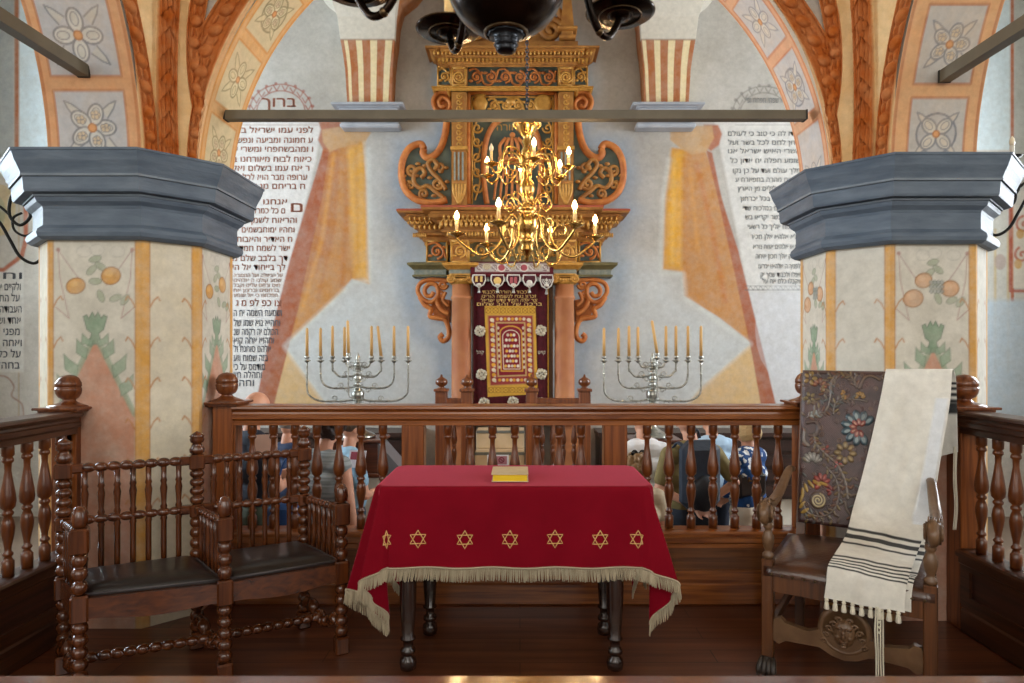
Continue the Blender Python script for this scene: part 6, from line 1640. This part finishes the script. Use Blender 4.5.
# ------------------------------------------------------------------ steps and small balustrade before the ark
M_stepw = mat('pale_step_stone', 'b79c78', .6, col2='cdb48f', scale=5); M_sred = wood('step_balustrade_wood', '54260f', '8a4c20', .35, 'Z')
st_ = empty('ark_steps', (AX(500, 6.6), 6.6, FZ), 'pale steps leading up to the ark', 'steps')
x0, x1 = AX(474, 6.9), AX(524.5, 6.9)
for i in range(6):
    b = MB(); b.box((x0, 5.9+i*.27, FZ if i == 0 else FZ+.2*i), (x1, 7.6, FZ+.2*(i+1)-.002), bev=.008); b.build('step', M_stepw, st_)
    b = MB(); b.box((x0, 5.895+i*.27, FZ+.2*(i+1)-.03), (x1, 5.93+i*.27, FZ+.2*(i+1)), bev=.004); b.build('tread_nosing', mat('dark_nosing', '6b6a60', .5), st_)
def small_bal(us, nb, label, YB=6.9):
    xa, xb = AX(us[0], YB), AX(us[1], YB)
    r = empty('step_balustrade', ((xa+xb)/2, YB, FZ), label, 'balustrade', 'small balustrades flanking the ark steps')
    for x in (xa, xb):
        b = MB(); b.box((x-.06, YB-.06, FZ), (x+.06, YB+.06, 1.06), bev=.006); b.box((x-.075, YB-.075, 1.06), (x+.075, YB+.075, 1.09), bev=.006); p = b.build('post', M_sred, r)
        b = MB(); b.lathe([(.05, 1.09), (.03, 1.105), (.03, 1.115), (.06, 1.135), (.066, 1.16), (.06, 1.185), (.03, 1.205), (.014, 1.215), (.012, 1.235), (0, 1.245)], (x, YB, 0), 16, caps=False); b.build('turned_finial', M_bal, p)
    b = MB(); b.box((xa, YB-.045, .93), (xb, YB+.045, .99), bev=.01); b.box((xa, YB-.03, .82), (xb, YB+.03, .86)); b.box((xa, YB-.04, .1), (xb, YB+.04, .16)); b.build('rail', M_sred, r)
    for k in range(nb):
        x = xa+(xb-xa)*(k+1)/(nb+1); b = baluster_mesh(.16, .84, .95); b.v = [(a+x, c_+YB, z) for a, c_, z in b.v]; b.build('baluster', M_bal, r)
        b = MB(); b.lathe([(.016, .86), (.02, .875), (.02, .915), (.016, .93)], (x, YB, 0), 8); b.build('rail_bobbin', M_bal, r)
    b = MB(); b.box((xa, YB-.02, FZ), (xb, YB+.02, .1)); b.build('panel', M_panel, r)
small_bal((441.5, 467), 1, 'short balustrade with ball finials left of the ark steps'); small_bal((531.5, 584.5), 4, 'longer balustrade with ball finials right of the ark steps')
# notice card on a thin stand
YN = 5.5; p = P(498, 462, YN)
r = empty('notice_card', (p.x, YN, FZ), 'white notice card with crimson emblem before the ark steps', 'sign')
b = MB(); b.box((p.x-.09, YN, p.z-.09), (p.x+.09, YN+.006, p.z+.06), bev=.002); b.build('card', mat('white_card', 'eef2f6', .5), r)
b = MB(); b.box((p.x-.015, YN-.003, p.z-.02), (p.x+.075, YN-.001, p.z+.05)); e = b.build('emblem_square', mat('emblem_pink', 'c88a98', .5), r)
b = MB(); b.tube([(p.x+.03+.022*math.cos(t), YN-.005, p.z+.018+.022*math.sin(t)) for t in np.linspace(0, 2*PI, 16)], .004, 5); b.tube([(p.x+.012, YN-.005, p.z+.034), (p.x+.048, YN-.005, p.z+.002)], .004, 5); b.build('emblem_sign', mat('emblem_crimson', '8c2036', .5), e)
b = MB(); b.box((p.x-.012, YN-.003, p.z-.055), (p.x+.07, YN-.001, p.z-.035)); b.build('red_strip', MATS['emblem_crimson'], r)
b = MB(); b.tube([(p.x, YN+.012, FZ+.01), (p.x, YN+.012, p.z)], .008, 8); b.lathe([(.1, FZ), (.1, FZ+.01), (.01, FZ+.015)], (p.x, YN+.012, 0), 20); b.build('stand', M_wi, r)
# ------------------------------------------------------------------ visitors
SKIN = mat('skin', 'c98f74', .55, col2='d6a084', scale=10)
def capsule(b, p, q, rp, rq, sy=1, seg=12):
    p = Vector(p); q = Vector(q); n = 5; d = (q-p); L_ = d.length
    if L_ < 1e-6: b.sphere(p, (rp, rp*sy, rp), seg, 8); return
    d.normalize(); pts = []; rs = []
    for i in range(4): a = PI/2*(1-i/3.0) ; pts.append(p-d*rp*math.sin(a)); rs.append(max(rp*math.cos(a), rp*.08))
    for i in range(1, n): pts.append(p+(q-p)*i/n); rs.append(rp+(rq-rp)*i/n)
    for i in range(4): a = PI/2*i/3.0; pts.append(q+d*rq*math.sin(a)); rs.append(max(rq*math.cos(a), rq*.08))
    b.tube(pts, rs, seg)
def person(u, Y, H, hd, label, group=None, hair=None, hstyle='short', top=None, sleeve=.5, bottom=None, bstyle='trousers', arms=None, tilt=(0, 0), shoe='2a2420', lean=0, dress=None, skin=SKIN, wide=1, topmat=None):
    x = AX(u, Y); r = empty('person', (x, Y, FZ), label, 'person', group, rz=math.radians(hd)); k = H/1.75
    S_ = Matrix.Scale(k, 4)
    def up(b, nm, m, vox, par=r, sm=2):
        b.v = [tuple(S_ @ Vector(v)) for v in b.v]; o = b.build(nm, m, par, local=True)
        meshed(o, ('REMESH', dict(mode='VOXEL', voxel_size=vox*k)), ('SMOOTH', dict(factor=.5, iterations=sm))); return o
    w = wide
    J = dict(L=dict(sh=(-.185*w, 0, 1.40), el=(-.225*w, -.01, 1.12), wr=(-.215*w, .06, .87)), R=dict(sh=(.185*w, 0, 1.40), el=(.225*w, -.01, 1.12), wr=(.215*w, .06, .87)))
    for a, (el, wr) in (arms or {}).items(): J[a]['el'] = el; J[a]['wr'] = wr
    def torso(b, e=0, hips=True):
        if hips: capsule(b, (-.075*w, 0, .93), (.075*w, 0, .93), .115*w**.5+e, .115*w**.5+e)
        capsule(b, (-.07*w, .005, 1.05), (.07*w, .005, 1.05), .108*w+e, .108*w+e); capsule(b, (-.05*w, .005, 1.06), (.05*w, .005, 1.06), .108*w+e, .108*w+e)
        capsule(b, (-.075*w, 0, 1.25), (.075*w, 0, 1.25), .112*w**.5+e, .112*w**.5+e); capsule(b, (-.16*w, -.005, 1.395), (.16*w, -.005, 1.395), .062+e, .062+e)
        capsule(b, (-.07, -.01, 1.42), (.07, -.01, 1.42), .07+e, .07+e)
    def arm(b, s, e=0, upto=2.0):
        sh, el, wr = (Vector(J[s][q]) for q in ('sh', 'el', 'wr')); sh2 = sh
        t = min(1, upto); capsule(b, sh2, sh2+(el-sh2)*t, .05+e, .05-.012*t+e)
        if upto > 1: t = upto-1; capsule(b, el, el+(wr-el)*t, .038+e, .038-.012*t+e)
    def leg(b, s, e=0, upto=2.0, e2=None):
        q = -1 if s == 'L' else 1; e2 = e if e2 is None else e2
        hp = Vector((q*.09, 0, .9)); kn = Vector((q*.10, .02, .50)); an = Vector((q*.10, -.01, .09))
        t = min(1, upto); capsule(b, hp, hp+(kn-hp)*t, .09+e, .09-.032*t+e)
        if upto > 1: t = upto-1; capsule(b, kn, kn+(an-kn)*t, .058+e2, .058-.018*t+e2)
    # one continuous body
    b = MB(); torso(b, 0)
    for s in 'LR':
        arm(b, s); leg(b, s); q = -1 if s == 'L' else 1
        capsule(b, (q*.10, -.02, .045), (q*.115, .12, .03), .04, .032)
        wr = Vector(J[s]['wr']); el = Vector(J[s]['el']); d = (wr-el).normalized(); sd = d.cross(Vector((0, 1, 0))) if abs(d.y) < .8 else d.cross(Vector((0, 0, 1)))
        sd.normalize(); nn = d.cross(sd)
        for i in range(-1, 3): capsule(b, wr+d*.0+sd*(i-.5)*.012, wr+d*.085+sd*(i-.5)*.02, .016, .012, seg=8)
        for i, ln in enumerate((.062, .074, .07, .055)):
            c_ = wr+d*.085+sd*(i-1.5)*.02; m1 = c_+d*ln*.5+nn*.006; m2 = c_+d*ln*.85+nn*.026
            capsule(b, c_, m1, .0095, .009, seg=8); capsule(b, m1, m2, .009, .0075, seg=8)
        t0 = wr+d*.03-sd*.03; capsule(b, t0, t0+d*.035-sd*.025+nn*.01, .012, .0105, seg=8); capsule(b, t0+d*.035-sd*.025+nn*.01, t0+d*.065-sd*.03+nn*.02, .0105, .008, seg=8)
    ty, tx = tilt; hc = Vector((tx*.06, .015+ty*.06, 1.645))
    capsule(b, (0, -.01, 1.43), (hc.x*.6, .0+ty*.03, 1.56), .058, .054)
    HM = Matrix.Translation(hc) @ Matrix.Rotation(-ty*.6, 4, 'X') @ Matrix.Rotation(tx*.9, 4, 'Z')
    b.sphere((0, -.008, .015), (.074, .094, .098), 20, 14, M=HM); b.sphere((0, .03, -.055), (.054, .058, .055), 16, 10, M=HM)
    b.tube([HM @ Vector(q) for q in ((0, .085, .025), (0, .105, -.005), (0, .108, -.015))], [.008, .012, .013], 8)
    b.sphere((0, .083, -.045), (.024, .012, .008), 8, 6, M=HM); b.sphere((0, .08, -.075), (.02, .016, .014), 8, 6, M=HM)
    for q in (-1, 1): b.sphere((q*.076, -.008, -.005), (.009, .018, .03), 8, 8, M=HM); b.sphere((q*.03, .082, .022), (.016, .01, .008), 8, 6, M=HM)
    body = up(b, 'body', skin, .0085, sm=1)
    b = MB()
    for q in (-1, 1): b.sphere((q*.03, .084, .008), (.012, .008, .008), 10, 8, M=HM)
    b.v = [tuple(S_ @ Vector(v)) for v in b.v]; b.build('eyes', mat('eye_dark', '2a1c14', .2), r, local=True)
    if dress:
        b = MB(); torso(b, .018)
        for i in range(12): t = i/11; capsule(b, (-.08, 0, .95-t*.42), (.08, 0, .95-t*.42), .13+.05*t, .13+.05*t)
        up(b, 'dress', dress, .012, sm=4)
    if top:
        b = MB(); torso(b, .02, False)
        for s in 'LR': arm(b, s, .017, sleeve)
        o = up(b, 'shirt', topmat or mat('cloth_'+top, top, .85, bump=.1, bscale=30), .011, sm=4)
    if bottom:
        m_ = mat('cloth_'+bottom, bottom, .85)
        b = MB(); capsule(b, (-.075, 0, .93), (.075, 0, .93), .125, .125)
        if bstyle == 'skirt':
            for i in range(12): t = i/11; capsule(b, (-.08, 0, .92-t*.55), (.08, 0, .92-t*.55), .13+.07*t, .13+.07*t)
        else:
            for s in 'LR': leg(b, s, .014, 2.0 if bstyle == 'trousers' else 1.0, .022)
        up(b, bstyle, m_, .012, sm=3)
    b = MB()
    for q in (-1, 1): capsule(b, (q*.10, -.035, .045), (q*.118, .14, .035), .05, .042)
    b.v = [(a, c_, max(z, .002)) for a, c_, z in b.v]
    up(b, 'shoes', mat('shoe_'+shoe, shoe, .6), .012)
    if hair:
        b = MB(); m_ = mat('hair_'+hair, hair, .6, col2=hair, bump=.8, bscale=60)
        b.sphere((0, -.022, .034), (.083, .094, .094), 18, 12, M=HM)
        if hstyle == 'curly':
            rr = random.Random(3)
            for i in range(120):
                a = rr.uniform(0, 2*PI); t = rr.uniform(-1.25, 1.2); q = Vector((.095*math.cos(a)*math.cos(t), -.035+.1*math.sin(a)*math.cos(t), .03+.1*math.sin(t)))
                if q.y > .05 and q.z < .06: continue
                b.sphere(q, rr.uniform(.018, .028), 8, 6, M=HM)
            if i % 3 == 0: b.sphere((.09*math.cos(a), -.06-.035*abs(math.sin(a)), -.08-.05*rr.random()), .026, 8, 6, M=HM)
        if hstyle in ('bob', 'long'):
            lo = -.11 if hstyle == 'bob' else -.2
            for i in range(26):
                a = PI*.92+ (PI*1.16)*i/25; a = PI+(-.25+ (PI+.5)*i/25); x_, y_ = .088*math.cos(a), -.015+.095*math.sin(a)
                b.tube([HM @ Vector(q) for q in ((x_*.8, y_*.8, .08), (x_*1.05, y_*1.05, .0), (x_*1.1, y_*1.1, -.06), (x_*.95, y_*.95, lo))], [.018, .022, .022, .01], 6)
        if hstyle == 'fringe': b.sphere((0, -.10, .06), (.03, .03, .03), 8, 6, M=HM)
        up(b, 'hair', m_, .009, sm=1)
    return r, HM, S_
G = 'visitors standing in front of the ark'
fl = paint_mat('floral_blouse', '1f3f6e', '24487c', rough=.8, wear=0)
nt = fl.node_tree; N = nt.nodes; L = nt.links
vor = N.new('ShaderNodeTexVoronoi'); vor.inputs['Scale'].default_value = 16; nz = N.new('ShaderNodeTexNoise'); nz.inputs['Scale'].default_value = 30
tc = N.new('ShaderNodeTexCoord'); vm_ = N.new('ShaderNodeVectorMath'); vm_.operation = 'MULTIPLY_ADD'; vm_.inputs[1].default_value = (.06, .06, .06)
L.new(tc.outputs['Object'], nz.inputs['Vector']); L.new(nz.outputs['Color'], vm_.inputs[0]); L.new(tc.outputs['Object'], vm_.inputs[2]); L.new(vm_.outputs[0], vor.inputs['Vector'])
cr = N.new('ShaderNodeValToRGB'); cr.color_ramp.elements[0].position = .36; cr.color_ramp.elements[0].color = (*lin('dfe3e6'), 1); cr.color_ramp.elements[1].position = .40; cr.color_ramp.elements[1].color = (*lin('1f4478'), 1)
L.new(vor.outputs['Distance'], cr.inputs[0]); L.new(cr.outputs[0], N['Principled BSDF'].inputs['Base Color'])
M_stripe = mat('grey_striped_knit', '6d7476', .85, col2='a0a7a7', scale=1, stretch=(2, 2, 60))
person(251, 4.62, 1.79, -38, 'bald man in dark navy shirt and olive trousers reading a paper at left', G, None, top='182233', sleeve=.6, bottom='4c5646', tilt=(.5, 0), arms=dict(L=((-.24, .06, 1.12), (-.08, .26, 1.14)), R=((.24, .06, 1.12), (.10, .27, 1.14))))
person(287, 5.35, 1.56, -30, 'grey-haired person in navy jacket behind the bald man', G, '7a7570', top='1c2c4c', sleeve=1.9, bottom='2a3a5a', tilt=(.4, 0), arms=dict(L=((-.23, .05, 1.12), (-.1, .22, 1.05))))
person(323, 4.38, 1.67, -24, 'woman with dark curly hair in a grey sleeveless dress seen from behind', G, '2c1c16', 'curly', dress=M_stripe, tilt=(.5, .5), arms=dict(L=((-.225, -.01, 1.13), (-.235, .04, .88)), R=((.235, -.0, 1.13), (.245, .05, .88))))
person(349, 5.1, 1.57, -55, 'person in light blue tee holding a red leaflet by the left stand', G, '4a3a2c', top='8fb4cc', sleeve=.6, bottom='3c4652', tilt=(.4, 0), arms=dict(R=((.23, .06, 1.1), (.1, .26, 1.12))))
person(643, 5.15, 1.63, 8, 'person in white tee and teal skirt seen from behind right of the table', G, '6a4a30', top='eceef2', sleeve=.55, bottom='5fa8a4', bstyle='skirt', tilt=(.4, 0), arms=dict(R=((.25, .02, 1.14), (.12, .22, 1.08))))
rc_, HMc, Sc = person(637, 4.42, 1.38, 5, 'child with curly light brown hair and sunglasses on the head beside the table', G, '8a6a44', 'curly', top='b9a88c', sleeve=.6, bottom='3f4a5c')
b = MB()
for q in (-1, 1): b.lathe([(.0, -.003), (.028, -.003), (.03, 0), (.028, .003), (0, .003)], M=Sc @ HMc @ Matrix.Translation((q*.034, -.06, .135)) @ Matrix.Rotation(PI/2, 4, 'X'), seg=16, caps=False)
b.tube([Sc @ HMc @ Vector(q) for q in ((-.06, -.06, .135), (-.1, .02, .08))], .003, 5); b.tube([Sc @ HMc @ Vector(q) for q in ((.06, -.06, .135), (.1, .02, .08))], .003, 5); b.tube([Sc @ HMc @ Vector(q) for q in ((-.01, -.06, .14), (.01, -.06, .14))], .003, 5)
b.v = [tuple(v) for v in b.v]; b.build('sunglasses', mat('sunglass_black', '141416', .15), rc_, local=True)
r6, HM6, S6 = person(692, 4.85, 1.66, 12, 'man in khaki tee and dark shorts wearing a backpack, seen from behind', G, '6b5a48', top='7d6f45', sleeve=.75, bottom='1d2430', bstyle='shorts', tilt=(.4, -.5), wide=1.06, arms=dict(L=((-.29, -.02, 1.14), (-.07, -.17, 1.03)), R=((.36, -.02, 1.16), (.2, .08, 1.0))))
person(712, 5.55, 1.60, 20, 'person in pale blue shirt and navy trousers behind the backpack', G, '2c2420', top='a9c4da', sleeve=1.6, bottom='141d30', tilt=(.3, 0))
r8, HM8, S8 = person(748, 5.12, 1.57, 42, 'blonde woman in navy blouse with white flowers and cream trousers', G, 'b89a6c', 'bob', top='1f3f6e', topmat=fl, sleeve=1.4, bottom='c9bfae', tilt=(.4, .2), arms=dict(L=((-.23, .06, 1.12), (-.08, .24, 1.05)), R=((.23, .05, 1.12), (.1, .22, 1.0))))
# backpack
x, Y = AX(700, 4.6), 4.61; bp = empty('backpack', (x, Y, .44), 'dark navy backpack worn by the man in the khaki tee', 'backpack', rz=math.radians(12))
M_bp = mat('navy_nylon', '1a2432', .6, col2='243142', scale=12, bump=.3); 
b = MB(); b.box((-.145, -.085, -.07), (.145, .085, .42), bev=.06); o = b.build('pack_body', M_bp, bp, local=True)
b = MB(); b.sphere((0, -.075, .06), (.11, .045, .13), 18, 12); b.build('front_pocket', mat('black_nylon', '10161f', .55), bp, local=True)
for q in (-1, 1):
    b = MB(); b.tube(bez([(q*.07, .05, .27), (q*.085, .08, .36), (q*.10, .14, .385), (q*.11, .2, .34)], 6), .018, 8, sq=.5); b.build('shoulder_strap', M_bp, bp, local=True)
b = MB(); b.tube(bez([(-.03, .05, .43), (0, .04, .49), (.03, .05, .43)], 5), .008, 6); b.build('grab_loop', M_bp, bp, local=True)
# handbag, papers
M_bag = mat('black_bag_leather', '121316', .3, coat=.3)
hb = empty('handbag', (AX(750, 5.02), 5.02, .36), 'black leather handbag hanging at the blonde woman\'s side', 'bag', rz=math.radians(15))
b = MB(); b.box((-.13, -.045, 0), (.13, .045, .2), bev=.03); b.build('bag_body', M_bag, hb, local=True); b = MB(); b.tube(bez([(-.1, 0, .19), (-.06, .02, .27), (0, .04, .31), (.06, .02, .27), (.1, 0, .19)], 6), .007, 6); b.build('bag_handle', M_bag, hb, local=True)
b = MB(); b.box((-.05, -.052, .13), (.05, -.042, .17), bev=.004); b.build('bag_clasp', M_nail, hb, local=True)
sb = empty('handbag', (AX(284, 4.16), 4.16, .28), 'blue shoulder bag with purple trim beside the woman in grey', 'bag')
b = MB(); b.box((-.1, -.05, 0), (.1, .05, .24), bev=.03); b.build('bag_body', mat('blue_bag', '23508c', .6), sb, local=True); b = MB(); b.tube(bez([(-.08, -.055, .02), (0, -.06, .08), (.08, -.055, .14)], 5), .01, 6); b.build('purple_trim', mat('purple_trim', '7a3c8c', .6), sb, local=True); b = MB(); b.tube(bez([(-.08, 0, .23), (.0, .0, .5), (.1, .03, .62)], 6), .007, 6); b.build('bag_strap', mat('blue_bag', '23508c', .6), sb, local=True)
def sheet(nm, p, w_, h_, rz, rx, col, label, cat, spot=None):
    M = Matrix.Rotation(rz, 4, 'Z') @ Matrix.Rotation(rx, 4, 'X'); r = empty(nm, p, label, cat)
    b = MB(); b.box((-w_/2, -.0015, -h_/2), (w_/2, .0015, h_/2), M=M); b.build('page', mat('page_'+col, col, .7), r, local=True)
    if spot: b = MB(); b.box((-w_*.4, -.003, -h_*.05), (w_*.4, -.002, h_*.4), M=M); b.build('printed_picture', mat('print_'+spot, spot, .6), r, local=True)
sheet('leaflet', P(265, 444, 4.42), .16, .13, .3, -.3, 'd2b4a8', 'pinkish paper held by the bald man', 'paper')
sheet('leaflet', P(357, 459, 4.85), .14, .13, -.3, -.3, 'd0ccd4', 'small leaflet with red picture held by the person in light blue', 'leaflet', '8c2438')
# ------------------------------------------------------------------ camera, light, colour
cam = bpy.data.cameras.new('camera'); co = bpy.data.objects.new('camera', cam); C.objects.link(co)
cam.sensor_width = 36; cam.lens = F/1024*36; co.location = (0, 0, EYE); co.rotation_euler = (PI/2, 0, 0)
cam.shift_x = -8/1024; cam.shift_y = 8.5/1024; cam.clip_start = .05
cam.dof.use_dof = True; cam.dof.focus_distance = 3.6; cam.dof.aperture_fstop = 2.8
sc = bpy.context.scene; sc.camera = co
w = bpy.data.worlds.new('world'); sc.world = w; w.use_nodes = True
bg = w.node_tree.nodes['Background']; bg.inputs[0].default_value = (1.0, .95, .88, 1); bg.inputs[1].default_value = 2.4
def area(name, loc, rot, sx, sy, pw, col):
    l = bpy.data.lights.new(name, 'AREA'); l.shape = 'RECTANGLE'; l.size = sx; l.size_y = sy; l.energy = pw; l.color = col
    o = bpy.data.objects.new(name, l); C.objects.link(o); o.location = loc; o.rotation_euler = rot; return o
for wi, (ya, yb, za, zb) in enumerate(wins):
    area('window_daylight_fill', (-7.3, (ya+yb)/2, (za+zb)/2), (0, -PI/2, 0), zb-za, yb-ya, (60, 440)[wi], (.72, .87, 1))
    area('window_daylight_fill', (7.3, (ya+yb)/2, (za+zb)/2), (0, PI/2, 0), zb-za, yb-ya, (50, 400)[wi], (.84, .92, 1))
for xa, wd in ((-3.9, 1.8), (0, 2.6), (3.9, 1.8)): area('window_daylight_fill', (xa, -3.6, 3.65), (PI/2, 0, 0), wd, 3.9, 22*wd, (1, .96, .9))  # fill lamps outside the invented rear windows, added for light from behind the viewer
vs = sc.view_settings; sc.display_settings.display_device = 'sRGB'
vs.view_transform = 'Standard'; vs.look = 'None'; vs.gamma = 1; vs.use_curve_mapping = False; vs.exposure = .3
